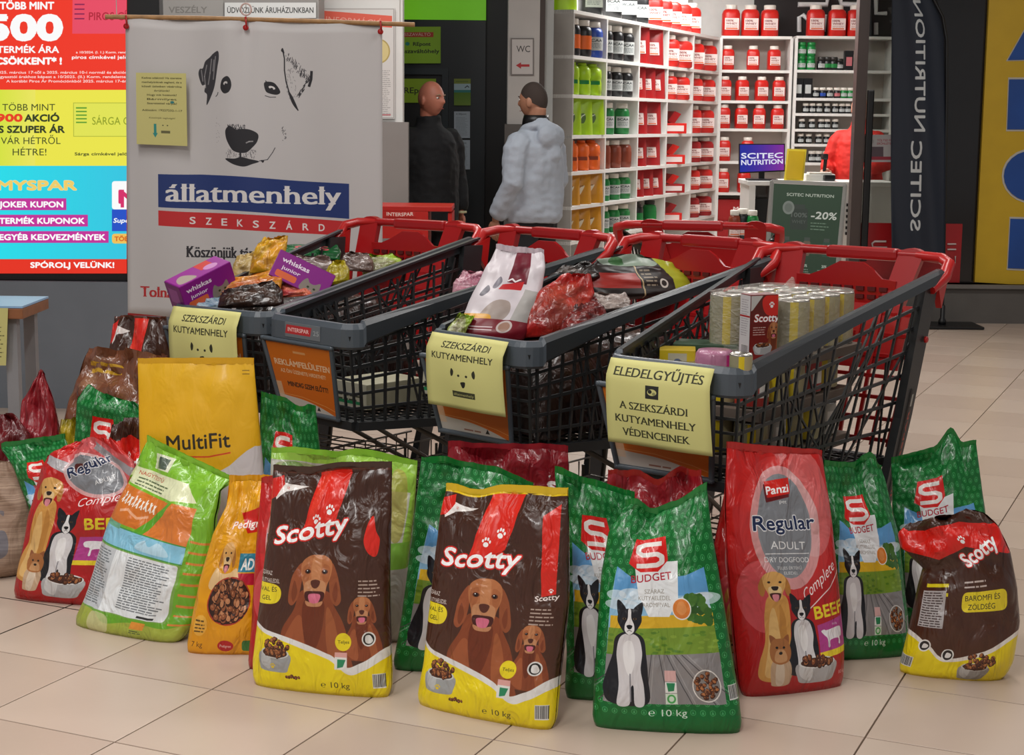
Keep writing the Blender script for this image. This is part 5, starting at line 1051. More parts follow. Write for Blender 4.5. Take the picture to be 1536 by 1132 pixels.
mb = MB(); mb.box((q.x - .35, Yl + .18, zt_ - .03), (.7, .36, .042), bev=.004); mb.build('wooden_edge', mat('8a5634', .5, vary=.15, vscale=20), lt)
for dx, dy in ((-.06, .06), (-.62, .06), (-.06, .3), (-.62, .3)): mb = MB(); mb.box((q.x + dx, Yl + dy, (zt_ - .05) / 2), (.045, .045, zt_ - .05)); mb.build('leg', mat('8d8d90', .45), lt)
c = Cv(30, 60, 4, 'c8c27c'); c.lines(4, 20, 26, 8, 4.4, '4a4820', 1, 3)
nn = board('paper_note', c.image('table_note'), at(-22, 548, Yl - .01), at(9, 548, Yl - .01), at(12, 462, Yl - .01), at(-20, 462, Yl - .01), th=.001, rough=.7); tag(nn, 'yellow paper note hanging from the cut off table at far left', 'note')

# ---------------------------------------------------------------- shopping trolleys
TL, TWF, TWB, TZF, TZB = 1.107, .43, .665, .872, 1.082
RIMF = mat('4c545c', .38, bump=.05, bscale=200, vary=.03); BASK = mat('26282a', .42, vary=.05); RAIL = mat('33373b', .3, vary=.04); TRED = mat('a81619', .3, vary=.04, spec=.5); TREDB = mat('bb1e1d', .3, vary=.04)
TMETAL = mat('5a564f', .35, .6); RUB = mat('141414', .7)
def lerp(a, b, t): return a + (b - a) * t
def side(s, v, sg):   # s 0..1 along, v 0 bottom..1 top, side sign -> local point (x lateral, y along, z)
    zt = lerp(TZF, TZB, s) - .03; zb = lerp(.53, .47, s)
    wt = lerp(TWF, TWB, s) / 2; wb = lerp(TWF * .80, TWB * .72, s) / 2
    fo = .06 * (1 - v) * (1 - s)      # front face leans back at the bottom
    return Vector((sg * lerp(wb, wt, v), s * TL + fo - (.10 * s * (1 - v)), lerp(zb, zt, v)))
def bar(mb, a, b, w=.007, d=.006, nrm=None):
    a, b = Vector(a), Vector(b); t = (b - a).normalized(); n = nrm if nrm is not None else t.orthogonal(); u = t.cross(n).normalized() * w / 2; n = n.normalized() * d / 2
    mb.add([a - u - n, a + u - n, a + u + n, a - u + n, b - u - n, b + u - n, b + u + n, b - u + n], [(0, 1, 2, 3), (7, 6, 5, 4), (0, 4, 5, 1), (1, 5, 6, 2), (2, 6, 7, 3), (3, 7, 4, 0)])
def trolley(x, y, h, label, note=True, ad=True):
    t = empty('shopping_trolley', (x, y, 0), -h, label, 'trolley', 'shopping trolleys')
    # rim: swept band around the open top, front and sides
    fr = [side(1, 1, -1), side(.5, 1, -1), side(.12, 1, -1)]
    path = []
    wl, wr = -TWF / 2, TWF / 2
    ctrl = [(side(s, 1, -1), lerp(.085, .04, min(1, s * 2.4))) for s in (1, .75, .5, .3, .12, .05)]
    rc_ = .05
    for k in range(6):
        a = math.pi + k / 5 * math.pi / 2; ctrl.append((Vector((wl + rc_ + rc_ * math.cos(a) - .002, rc_ + rc_ * math.sin(a), TZF - .03)), .085))
    for k in range(6):
        a = 1.5 * math.pi + k / 5 * math.pi / 2; ctrl.append((Vector((wr - rc_ + rc_ * math.cos(a) + .002, rc_ + rc_ * math.sin(a), TZF - .03)), .085))
    ctrl += [(side(s, 1, 1), lerp(.085, .04, min(1, s * 2.4))) for s in (.05, .12, .3, .5, .75, 1)]
    mb = MB(); prof = [(-.012, 1), (.006, 1), (.018, .8), (.02, .1), (.012, 0), (.006, 0), (.006, .75), (-.012, .8)]
    vs = []; n = len(ctrl)
    for i, (p, hh) in enumerate(ctrl):
        a = ctrl[max(i - 1, 0)][0]; b = ctrl[min(i + 1, n - 1)][0]; d = (b - a); d.z = 0; d.normalize(); o_ = Vector((-d.y, d.x, 0)); o_ = Vector((d.y, -d.x, 0))
        for q, z in prof: vs.append(p + o_ * q + Vector((0, 0, .03 + (z - 1) * hh)))
    m_ = len(prof); fs = [(i * m_ + k, (i + 1) * m_ + k, (i + 1) * m_ + (k + 1) % m_, i * m_ + (k + 1) % m_) for i in range(n - 1) for k in range(m_)]
    fs += [tuple(range(m_)), tuple(reversed(range((n - 1) * m_, n * m_)))]
    k0, k1 = 5, n - 6      # the grey front band, then the two darker side rails
    for nm, a_, b_, mt in (('front_rim', k0, k1, RIMF), ('side_rail', 0, k0, RAIL), ('side_rail', k1, n - 1, RAIL)):
        mb = MB(); V_ = vs[a_ * m_:(b_ + 1) * m_]; q_ = b_ - a_ + 1
        mb.add(V_, [(i * m_ + k, (i + 1) * m_ + k, (i + 1) * m_ + (k + 1) % m_, i * m_ + (k + 1) % m_) for i in range(q_ - 1) for k in range(m_)] + [tuple(range(m_)), tuple(reversed(range((q_ - 1) * m_, q_ * m_)))]); mb.build(nm, mt, t)
    # lattices
    rr = random.Random(11)
    for sg in (-1, 1):
        mb = MB(); nn_ = Vector((1, 0, 0))
        for v in (.0, .16, .32, .48, .62, .76, .88): bar(mb, side(0, v, sg), side(.93, v, sg), .010, .007, nn_)
        for k in range(7): s = .03 + k * .05; bar(mb, side(s, 0, sg), side(s, .97, sg), .010, .007, nn_)
        for k in range(7): s = .40 + k * .085; bar(mb, side(s + rr.uniform(-.02, .02), 0, sg), side(min(s + rr.uniform(-.04, .04), .95), .97, sg), .008, .007, nn_)
        for k in range(13):
            s = rr.uniform(.25, .9); s2 = min(.94, max(.18, s + rr.choice((-1, 1)) * rr.uniform(.1, .34))); v1, v2 = rr.choice(((0, .97), (0, .62), (.16, .97), (.32, .97), (0, .76)))
            bar(mb, side(s, v1, sg), side(s2, v2, sg), .0065, .006, nn_)
        mb.build('side_lattice', BASK, t)
        mb = MB()   # broad dark pillar at the back of each side, running down to the chassis
        P = lambda s, v, z=None: side(s, v, sg)
        top = P(1.0, 1); low = Vector((sg * TWB * .40, TL * .80, .17))
        o2 = Vector((0, -.085, 0))
        a1, a2 = top + Vector((0, -.10, 0)), top + Vector((0, 0, 0)); b1, b2 = low + Vector((0, -.07, 0)), low
        th_ = Vector((sg * .028, 0, 0)); m1, m2 = a1.lerp(b1, .5) + Vector((0, .02, 0)), a2.lerp(b2, .5) + Vector((0, .02, 0))
        mb.add([a1, a2, m2, b2, b1, m1] + [q - th_ for q in (a1, a2, m2, b2, b1, m1)], [(0, 1, 2, 5), (5, 2, 3, 4), (7, 6, 11, 8), (8, 11, 10, 9), (0, 6, 7, 1), (1, 7, 8, 2), (2, 8, 9, 3), (3, 9, 10, 4), (4, 10, 11, 5), (5, 11, 6, 0)])
        mb.build('side_pillar', BASK, t)
        if sg == 1:
            mb = MB(); q = a2.lerp(b2, .22) + Vector((.004, -.02, 0)); mb.lathe([(.011, 0), (.011, .006), (.008, .009)], q, 12, Matrix.Rotation(math.pi / 2, 3, 'Y')); mb.build('red_button', TREDB, t)
            # vertical red lettering strip on the pillar
            e0, e1 = a2.lerp(b2, .40) + Vector((.006, -.016, 0)), a2.lerp(b2, .80) + Vector((.006, -.016, 0)); cc = Cv(90, 8, 4, '34312f'); cc.text('INTERSPAR', 3, 6.8, 5.6, 'b84a3c', w=70, bold=.03); cc.rect(76, 1.2, 86, 6.8, 'a8a8a0'); w_ = Vector((0, -.018, 0))
            if 'tro_txt' not in ART: ART['tro_txt'] = artmat(cc.image('pillar_text'), .5)
            board('lettering', None, e1, e0, e0 + w_, e1 + w_, m=ART['tro_txt'], parent=t, th=.001)
    mb = MB()   # front lattice
    F = lambda u, v: side(0, v, -1).lerp(side(0, v, 1), u)
    for v in (0, .16, .32, .48, .62, .76, .88): bar(mb, F(0, v), F(1, v), .008, .007, Vector((0, 1, 0)))
    for k in range(9): bar(mb, F(k / 8, 0), F(k / 8, .97), .008, .007, Vector((0, 1, 0)))
    mb.build('front_lattice', BASK, t)
    mb = MB()   # basket floor: rim band + grid
    a, b, c_, d = side(0, 0, -1), side(0, 0, 1), side(.93, 0, 1), side(.93, 0, -1)
    for p, q in ((a, b), (b, c_), (c_, d), (d, a)): bar(mb, p + Vector((0, 0, -.012)), q + Vector((0, 0, -.012)), .03, .035, (q - p).cross(Vector((0, 0, 1))))
    for k in range(1, 16): bar(mb, a.lerp(d, k / 16), b.lerp(c_, k / 16), .006, .008, Vector((0, 0, 1)))
    for k in range(1, 7): bar(mb, a.lerp(b, k / 7), d.lerp(c_, k / 7), .006, .008, Vector((0, 0, 1)))
    mb.build('basket_floor', BASK, t)
    # ad panel
    u0, u1, v0, v1 = -.08, .84, .03, .83
    nf = Vector((0, -1, -.12)).normalized(); off = nf * .028
    Q = lambda u, v: side(0, v, -1).lerp(side(0, v, 1), u) + off
    mb = MB()
    pc = [Q(u0, v0), Q(u1, v0), Q(u1, v1), Q(u0, v1)]
    for p, q in zip(pc, pc[1:] + pc[:1]): mb.tube([p, q], .009, 6)
    for p in pc: mb.lathe([(.009, -.007), (.0095, 0), (.009, .007)], p, 8)
    mb.build('panel_frame', RIMF, t)
    if 'ad' not in ART:
        cc = Cv(100, 96, 5, 'd2701c'); cc.grad(0, 0, 100, 96, 'd8761f', 'cf661a')
        cc.lines(40, 14, 58, 1, 3, 'e8b078', 3, 2); cc.text('REKLÁMFELÜLETEN', 8, 34, 8, 'ecc8a4', w=84, bold=.03); cc.text('AZ ÖN ÜZENETE HIRDETHET!', 14, 44, 5, 'e8c09a', w=70, bold=.02); cc.text('MINDIG SZEM ELŐTT!', 20, 62, 6.5, '4a2c1c', w=66, bold=.035)
        cc.blob([(-6, 78), (20, 77), (50, 80), (80, 88), (108, 100), (108, 110), (-6, 110)], 'c8c0b8'); cc.line([(0, 74), (40, 75), (80, 82), (100, 88)], .8, 'e8a868', .8); cc.lines(34, 89, 60, 1, 3, '8a5a4a', 2, 5); cc.poly([(64, 90), (67, 84), (70, 90)], '2a2a2a'); cc.rect(0, 58, 10, 84, 'd8b89c', .8)
        ART['ad'] = artmat(cc.image('trolley_ad'), .4)
    board('advert_sheet', None, *[q - nf * .002 for q in pc], m=ART['ad'], parent=t, th=.006)
    # emblem on rim
    if 'emb' not in ART:
        cc = Cv(50, 18, 6, '6a7076'); cc.poly([(2, 3), (38, 3), (36, 14), (0, 14)], 'b8282c'); cc.text('INTERSPAR', 4, 11, 5, 'f0c8c4', w=30, bold=.02); cc.text('25', 40, 12, 6, 'a8acb0', w=8); ART['emb'] = artmat(cc.image('rim_emblem'), .4)
    zf = TZF - .018
    if not note:
        e = [Vector((-TWF * .25, -.021, zf - .05)), Vector((TWF * .2, -.021, zf - .05)), Vector((TWF * .2, -.021, zf)), Vector((-TWF * .25, -.021, zf))]
        board('emblem', None, *e, m=ART['emb'], parent=t, th=.003)
    # red back: corner pieces, handle, uprights, seat panel
    hb = TWB / 2
    for sg in (-1, 1):
        mb = MB(); p0 = side(.94, 1, sg) + Vector((0, 0, .01)); mb.tube([p0 + Vector((sg * .008, 0, -.03)), side(1, 1, sg) + Vector((sg * .012, .01, .005)), Vector((sg * (hb + .012), TL + .045, TZB + .014)), Vector((sg * (hb - .03), TL + .085, TZB + .028)), Vector((sg * (hb - .12), TL + .095, TZB + .032))], [.016, .022, .021, .019, .017], 8)
        mb.poly([side(.97, 1, sg) + Vector((sg * .012, 0, 0)), Vector((sg * (hb + .012), TL + .06, TZB + .0)), Vector((sg * (hb), TL + .03, TZB - .13))], .02, (-sg, 0, 0)); mb.build('corner_piece', TREDB, t)
    mb = MB(); mb.tube([(-hb + .1, TL + .095, TZB + .032), (hb - .1, TL + .095, TZB + .032)], .016, 10)
    mb.box((0.02, TL + .093, TZB + .03), (.26, .045, .042), bev=.012); mb.build('handle', TRED, t)
    for x0, x1, lean in ((-hb + .045, -hb + .135, 0), (hb - .185, hb - .09, -.055)):
        mb = MB(); zt_, zb_ = TZB + .055, TZB - .17; yb = TL + .02; pts = []
        w = (x1 - x0) / 2; cx = (x0 + x1) / 2
        outl = [(x0 + lean, zb_), (x1 + lean, zb_), (x1 + lean * .15, zt_ - .04)] + [(cx + w * math.cos(a), zt_ - w * .55 + w * .55 * math.sin(a)) for a in [k * math.pi / 8 for k in range(1, 8)]] + [(x0, zt_ - .04), (x0 + lean * .3, zt_ - .12)]
        mb.poly([Vector((px_, yb + .10 * (pz_ - zb_) / .2 * .6, pz_)) for px_, pz_ in outl], .028, (0, 1, 0)); mb.build('seat_upright', TRED, t)
    mb = MB()  # child seat flap with bump and slots
    xs0, xs1 = -hb + .13, hb - .17; ys = TL + .045
    prof_ = [(xs0, TZB - .17), (xs1, TZB - .17), (xs1, TZB - .055), (xs1 - .05, TZB - .05), (xs1 - .09, TZB - .015), (xs1 - .12, TZB + .002), (xs0 + .16, TZB + .002), (xs0 + .1, TZB - .03), (xs0 + .05, TZB - .05), (xs0, TZB - .05)]
    mb.poly([Vector((a_, ys, b_)) for a_, b_ in prof_], .012, (0, 1, 0)); mb.build('seat_flap', TRED, t)
    mb = MB()
    for k in range(8): mb.box((xs0 + .03 + k * .042, ys - .004, TZB - .085), (.028, .008, .014)); mb.box((xs0 + .03 + k * .042, ys - .004, TZB - .112), (.028, .008, .014))
    mb.build('slots', mat('5a0d10', .5), t)['kind'] = 'stuff'
    mb = MB()  # rear gate, red grid
    for k in range(9): x_ = lerp(-hb + .06, hb - .06, k / 8); bar(mb, (x_, TL - .0, TZB - .14), (x_ * .85, TL - .12, .5), .012, .01, Vector((0, 1, 0)))
    for k in range(7): z_ = lerp(TZB - .16, .52, k / 6); bar(mb, (-hb + .05, lerp(TL, TL - .12, k / 6), z_), (hb - .05, lerp(TL, TL - .12, k / 6), z_), .012, .01, Vector((0, 1, 0)))
    mb.poly([(-hb + .09, TL + .004, TZB - .13), (hb - .09, TL + .004, TZB - .13), (hb - .11, TL - .05, TZB - .34), (-hb + .11, TL - .05, TZB - .34)], .01, (0, 1, 0))
    mb.build('rear_gate', TRED, t)
    # chassis
    mb = MB(); wf, wb2 = .2, .25
    for sg in (-1, 1):
        mb.tube([(sg * wb2, TL * .86, .42), (sg * wb2, TL * .83, .2), (sg * wb2, TL * .8, .155), (sg * wf, .12, .155), (sg * wf * .9, .06, .17)], .012, 8)
        mb.tube([(sg * wb2, TL * .8, .17), (sg * wf * .8, .3, .5)], .009, 6)
    mb.tube([(-wf * .9, .06, .17), (wf * .9, .06, .17)], .011, 8); mb.tube([(-wb2, TL * .8, .155), (wb2, TL * .8, .155)], .011, 8); mb.build('chassis', TMETAL, t)
    mb = MB()  # lower rack wires
    for k in range(12): y_ = .14 + k * .062; w = lerp(wf, wb2, y_ / TL) - .01; mb.tube([(-w, y_, .3 + .02), (-w, y_, .26), (w, y_, .26), (w, y_, .32)], .0032, 5)
    for sg in (-1, -.5, 0, .5, 1): mb.tube([(sg * wf * .9, .12, .258), (sg * wb2 * .9, .84, .258)], .0035, 5)
    for sg in (-1, 1): mb.tube([(sg * (wf - .012), .13, .322), (sg * (wb2 - .012), .84, .322)], .004, 5); mb.tube([(sg * wf * .92, .16, .155), (sg * wf * .92, .16, .3)], .006, 5); mb.tube([(sg * wb2 * .95, .8, .155), (sg * wb2 * .95, .8, .3)], .006, 5)
    mb.build('lower_rack', TMETAL, t)
    for sx, sy in ((-wf * .9, .1), (wf * .9, .1), (-wb2, TL * .78), (wb2, TL * .78)):
        mb = MB(); R = Matrix.Rotation(math.pi / 2, 3, 'Y'); mb.lathe([(.03, -.014), (.055, -.013), (.06, -.008), (.06, .008), (.055, .013), (.03, .014)], (sx, sy, .0605), 20, R); wh = mb.build('wheel', RUB, t)
        mb = MB(); mb.box((sx - .019, sy, .095), (.005, .04, .09)); mb.box((sx + .019, sy, .095), (.005, .04, .09)); mb.lathe([(.016, 0), (.016, .02)], (sx, sy, .138), 10); mb.box((sx, sy, .138), (.043, .045, .008)); mb.build('fork', TMETAL, wh)
    return t
def tp(x, y, h, lx, ly, z):  # trolley local -> world
    return Vector((x + lx * math.cos(h) + ly * math.sin(h), y - lx * math.sin(h) + ly * math.cos(h), z))
TD, TC, TB, TA = (.459, 4.602, .638), (-.106, 5.123, .749), (-.691, 5.508, .788), (-1.054, 5.792, .576)
trolley(*TD, 'nearest trolley at right, heaped with shrink-wrapped cans, long yellow notice on its front')
trolley(*TC, 'second trolley from the right, dog food bags piled in, yellow notice above orange panel')
trolley(*TB, 'nearly empty trolley with uncovered orange advert panel', note=False)
trolley(*TA, 'leftmost trolley heaped with purple boxes and small pouches before the banner')
_h = math.radians(8); trolley(.98, 8.1, math.pi + .17, 'rearmost trolley turned away, only its red handle showing between the others')

# yellow notices taped on three trolleys
def notice(tr, art, u0, u1, zb, label, curl=.02, top=-.003):
    x, y, h = tr
    def P(u, v):
        lx = lerp(u0, u1, u); z = lerp(zb, TZF + top, v); off = -.052 if v < .8 else lerp(-.052, -.026, (v - .8) / .2)
        off -= .012 * math.sin(v * math.pi) * (1 if True else 0) + .02 * (1 - v) ** 2 * .5; lx2 = lx + .02 * (1 - v)
        return tp(x, y, h, lx2, off + .004 * math.sin(u * 7 + v * 3), z)
    mb = MB(); mb.grid(P, 14, 16); o = link('paper_notice', mb.mesh('n', fix=False), artmat(art.image('notice_' + label[:6]), .7, name='yellow_paper'), None)
    o.modifiers.new('t', 'SOLIDIFY').thickness = .0008; tag(o, label, 'notice', 'yellow trolley notices'); return o
c = Cv(160, 130, 4.5, 'd6d186'); c.text('ELEDELGYŰJTÉS', 12, 24, 13.5, '33331c', w=136, bold=.02, serif=True)
c.rect(64, 34, 84, 54, '1c1c18'); c.ell(74, 44, 7, 5, 'c8c47c'); c.ell(71, 43, 3, 3, '1c1c18'); c.ell(77, 46, 2.4, 2.4, '8a8a58')
for k, (t, x0, w_) in enumerate((('A SZEKSZÁRDI', 22, 104), ('KUTYAMENHELY', 14, 124), ('VÉDENCEINEK', 24, 104))): c.text(t, x0, 74 + k * 21, 12, '33331c', w=w_, bold=.02, serif=True)
notice(TD, c, -.195, .15, .628, 'large yellow notice reading ELEDELGYŰJTÉS on the front of the right trolley')
def nart():
    c = Cv(120, 110, 4.5, 'd4cf84'); c.text('SZEKSZÁRDI', 24, 19, 9.5, '33331c', w=72, shear=.1, bold=.012); c.text('KUTYAMENHELY', 10, 36, 10, '33331c', w=94, bold=.014)
    for x, s in ((46, -1), (74, 1)): c.blob([(x, 52), (x + 3 * s, 48), (x + 5 * s, 54), (x + 4 * s, 60), (x + 1 * s, 58)], '2a2a18')
    c.ell(54, 58, 1.8, 1.8, '2a2a18'); c.ell(66, 58, 1.8, 1.8, '2a2a18'); c.blob([(57, 68), (64, 67), (63, 74), (60, 76), (58, 73)], '1c1c14'); c.rect(42, 82, 78, 91, '3a3a24'); c.text('állatmenhely', 44, 88.6, 4, 'c8c47c', w=32); return c
notice(TC, nart(), -.185, .155, .64, 'medium yellow notice reading SZEKSZÁRDI KUTYAMENHELY on the second trolley from right')
notice(TA, nart(), -.19, .14, .60, 'leftmost yellow notice reading SZEKSZÁRDI KUTYAMENHELY, behind the plain yellow sack')

# ---------------------------------------------------------------- people
def ellip(mb, c, r, n=14, m=10, R=None):
    c = Vector(c); vs = []; 
    for j in range(1, m):
        p = math.pi * j / m
        for i in range(n): q = 2 * math.pi * i / n; v = Vector((r[0] * math.sin(p) * math.cos(q), r[1] * math.sin(p) * math.sin(q), r[2] * math.cos(p))); vs.append(c + (R @ v if R else v))
    t, b = Vector((0, 0, r[2])), Vector((0, 0, -r[2])); vs += [c + (R @ t if R else t), c + (R @ b if R else b)]
    fs = [(j * n + i, (j + 1) * n + i, (j + 1) * n + (i + 1) % n, j * n + (i + 1) % n) for j in range(m - 2) for i in range(n)]
    k = (m - 1) * n; fs += [(k, i, (i + 1) % n) for i in range(n)] + [(k + 1, (m - 2) * n + (i + 1) % n, (m - 2) * n + i) for i in range(n)]
    mb.add(vs, fs, smooth=True)
def loft(mb, rings, n=20):
    vs = []
    for c, rx, ry in rings:
        for k in range(n): q = 2 * math.pi * k / n; vs.append(Vector(c) + Vector((rx * math.cos(q), ry * math.sin(q), 0)))
    fs = [(i * n + k, i * n + (k + 1) % n, (i + 1) * n + (k + 1) % n, (i + 1) * n + k) for i in range(len(rings) - 1) for k in range(n)]
    fs += [tuple(reversed(range(n))), tuple((len(rings) - 1) * n + k for k in range(n))]; mb.add(vs, fs, smooth=True)
def fuse(mb, vox=.007, it=5, wr=0, seed=0, wscale=9):
    me = mb.mesh('f'); o = bpy.data.objects.new('f', me); COL.objects.link(o)
    r = o.modifiers.new('r', 'REMESH'); r.mode = 'VOXEL'; r.voxel_size = vox; r.use_smooth_shade = True
    s = o.modifiers.new('s', 'SMOOTH'); s.factor = .5; s.iterations = it
    dg = bpy.context.evaluated_depsgraph_get(); m2 = bpy.data.meshes.new_from_object(o.evaluated_get(dg)); bpy.data.objects.remove(o); bpy.data.meshes.remove(me)
    m2.polygons.foreach_set('use_smooth', [True] * len(m2.polygons))
    if wr:
        off = Vector((seed * 5.1, 0, 0))
        nn_ = [v.normal.copy() for v in m2.vertices]
        for v, n_ in zip(m2.vertices, nn_): v.co += n_ * wr * (noise.noise(Vector((v.co.x * wscale, v.co.y * wscale, v.co.z * wscale * .8)) + off) + .5 * noise.noise(Vector((v.co.x * wscale * 2.3, v.co.y * wscale * 2.3, v.co.z * wscale * 3)) + off))
    return m2
def hand(mb, W, d, n, s=1, curl=.5, side_=1):
    """wrist, direction, palm normal; five fingers"""
    W, d, n = Vector(W), Vector(d).normalized(), Vector(n).normalized(); w = d.cross(n).normalized() * side_; n = (w.cross(d) if side_ > 0 else d.cross(w)).normalized()
    mb.tube([W - d * .03, W + d * .01], [.026 * s, .024 * s], 10)
    M_ = Matrix((w, n, d)).transposed(); ellip(mb, W + d * .05 * s, (.040 * s, .016 * s, .052 * s), R=M_)
    for k, (o_, L) in enumerate(((-.029, .068), (-.010, .078), (.010, .074), (.028, .058))):
        p = W + d * .085 * s + w * o_ * s; L *= s; a = curl * .6; q = p + (d * math.cos(a) + n * math.sin(a)) * L * .45; a += curl * .8; r_ = q + (d * math.cos(a) + n * math.sin(a)) * L * .32; a += curl * .5; t = r_ + (d * math.cos(a) + n * math.sin(a)) * L * .26
        mb.tube([p - d * .02, p, q, r_, t], [.009 * s, .0095 * s, .0085 * s, .0078 * s, .0062 * s], 8)
    p = W + d * .025 * s - w * .03 * s; mb.tube([p, p - w * .02 * s + d * .025 * s + n * .008, p - w * .027 * s + d * .05 * s + n * .016, p - w * .022 * s + d * .068 * s + n * .02], [.012 * s, .011 * s, .0095 * s, .007 * s], 8)
def head_mesh(mb, c, yaw, s=1.0, pitch=0):
    R = Matrix.Rotation(yaw, 3, 'Z') @ Matrix.Rotation(pitch, 3, 'X'); n, m = 40, 30; vs = []
    g = lambda x, a, w: math.exp(-((x - a) / w) ** 2)
    def P(p, q):
        x, y, z = math.sin(p) * math.sin(q), -math.sin(p) * math.cos(q), math.cos(p)
        X, Y, Z = .077 * x, .099 * y, .122 * z
        if Z < 0: t = -Z / .122; X *= 1 - .30 * t ** 1.5; Y *= 1 - .05 * t
        if Y > 0: Y *= 1.0; Z += 0
        if Y > 0 and Z < -.02: Y *= 1 - .45 * min(1, (-Z - .02) / .09)       # skull runs in to the neck
        fr = max(0, -y)
        Y -= fr ** 2 * (.030 * g(X, 0, .012) * g(Z, -.022, .016) + .014 * g(X, 0, .010) * g(Z, .004, .02) + .006 * g(Z, .03, .012) * g(X, 0, .05) + .008 * g(X, 0, .026) * g(Z, -.062, .018) + .010 * g(X, 0, .025) * g(Z, -.102, .018))
        Y += fr ** 2 * (.010 * (g(X, .031, .016) + g(X, -.031, .016)) * g(Z, .008, .013) + .005 * g(X, 0, .03) * g(Z, -.08, .008) + .002 * g(Z, -.062, .004) * g(X, 0, .024))
        return Vector((X, Y, Z)) * s
    for j in range(m + 1):
        for i in range(n): vs.append(Vector(c) + R @ P(math.pi * j / m, 2 * math.pi * i / n))
    mb.add(vs, [(j * n + i, (j + 1) * n + i, (j + 1) * n + (i + 1) % n, j * n + (i + 1) % n) for j in range(m) for i in range(n)], smooth=True)
    for sx in (-1, 1): ellip(mb, Vector(c) + R @ Vector((sx * .078 * s, .012 * s, -.012 * s)), (.009 * s, .019 * s, .032 * s), 10, 8, R @ Matrix.Rotation(sx * .35, 3, 'Z'))
    return R
def person(label, base, yaw, H, skin, hair, top, arms, headyaw=0, coat_len=.86, coat_fat=1.0, collar=True, hood=None, trousers='14151a', pitch=0, hairbald=False, logo=False):
    s = H / 1.80; root = empty('person', base, yaw, label, 'person'); b = MB()
    hc = Vector((0, -.02, 1.675)) * s
    R = head_mesh(b, hc, headyaw, s, pitch)
    loft(b, [((0, .012 * s, z * s), rx * s, ry * s) for z, rx, ry in ((1.38, .10, .08), (1.46, .075, .068), (1.52, .058, .06), (1.58, .056, .062), (1.63, .055, .065))])
    loft(b, [((0, 0, z * s), rx * s, ry * s) for z, rx, ry in ((.84, .14, .10), (.95, .165, .115), (1.08, .15, .105), (1.22, .165, .115), (1.36, .185, .12), (1.44, .165, .10), (1.49, .09, .07))])
    for sx in (-1, 1): b.tube([Vector((sx * .09, 0, .92)) * s, Vector((sx * .1, -.01, .7)) * s, Vector((sx * .105, -.01, .5)) * s, Vector((sx * .105, .015, .34)) * s, Vector((sx * .105, .02, .1)) * s], [.09 * s, .078 * s, .056 * s, .054 * s, .038 * s], 14); b.tube([Vector((sx * .105, .03, .045)) * s, Vector((sx * .11, -.06, .05)) * s, Vector((sx * .115, -.16, .035)) * s], [.038 * s, .042 * s, .03 * s], 12)
    for sh, el, wr, hd, pn, cu_ in arms:
        sg = 1 if sh[0] > 0 else -1; sh, el, wr = Vector(sh) * s, Vector(el) * s, Vector(wr) * s
        b.tube([Vector((sg * .09, 0, 1.40)) * s, sh + Vector((-sg * .03, 0, -.04)) * s, sh.lerp(el, .5), el, el.lerp(wr, .4), wr], [.045 * s, .046 * s, .045 * s, .041 * s, .038 * s, .027 * s], 12); hand(b, wr, hd, pn, s, cu_, sg)
    link('body', fuse(b, .0055, 2), mat(skin, .5, bump=.05, bscale=80, vary=.07, vscale=22), root)
    # face
    fc = lambda x, y, z: hc + R @ (Vector((x, y, z)) * s)
    for sx in (-1, 1):
        mb = MB(); ellip(mb, fc(sx * .031, -.082, .008), (.0125 * s, .010 * s, .0075 * s), 12, 8); e = mb.build('eye', mat('d8d0c8', .3, vary=0), root)
        mb = MB(); ellip(mb, fc(sx * .031, -.0895, .008), (.0055 * s, .004 * s, .0058 * s), 10, 6); mb.build('iris', mat('2a1c14', .3, vary=0), e)
        mb = MB(); mb.tube([fc(sx * .014, -.098, .024), fc(sx * .03, -.097, .030), fc(sx * .048, -.083, .025)], [.003 * s, .0038 * s, .002 * s], 6); mb.build('eyebrow', mat(hair or 'a08a70', .8), root)
    mb = MB(); mb.tube([fc(-.023, -.092, -.064), fc(0, -.1015, -.0625), fc(.023, -.092, -.064)], [.002 * s, .0045 * s, .002 * s], 6, flat=.8); mb.build('mouth', mat('8a4038', .5), root)
    if hair and not hairbald:
        mb = MB(); n, m = 32, 16; vs = []
        for j in range(m + 1):
            for i in range(n):
                q = 2 * math.pi * i / n; fr = -math.cos(q); lim = 1.0 + .95 * ((1 + math.cos(q + math.pi)) / 2) ** .9
                p = lim * j / m; x, y, z = math.sin(p) * math.sin(q), -math.sin(p) * math.cos(q), math.cos(p); k = 1.04 - .035 * (j / m) ** 6
                vs.append(hc + R @ (Vector((.077 * x, .099 * y, .122 * z)) * s * k))
        mb.add(vs, [(j * n + i, (j + 1) * n + i, (j + 1) * n + (i + 1) % n, j * n + (i + 1) % n) for j in range(m) for i in range(n)], smooth=True); mb.build('hair', mat(hair, .8, bump=.4, bscale=250), root)
    # upper garment
    g = MB(); f = coat_fat
    zz = [coat_len - .0, coat_len + .04, 1.0, 1.12, 1.25, 1.38, 1.45, 1.50]
    rr = [(.185 * f, .14 * f), (.20 * f, .155 * f), (.205 * f, .155 * f), (.195 * f, .15 * f), (.20 * f, .15 * f), (.19 * f, .14 * f), (.145 * f, .115), (.085, .085)]
    loft(g, [((0, 0, z * s), a * s, c_ * s) for z, (a, c_) in zip(zz, rr)], 24)
    if collar: loft(g, [((0, .008 * s, z * s), r * s, r * s * 1.05) for z, r in ((1.46, .11), (1.52, .085), (1.565, .082))], 20)
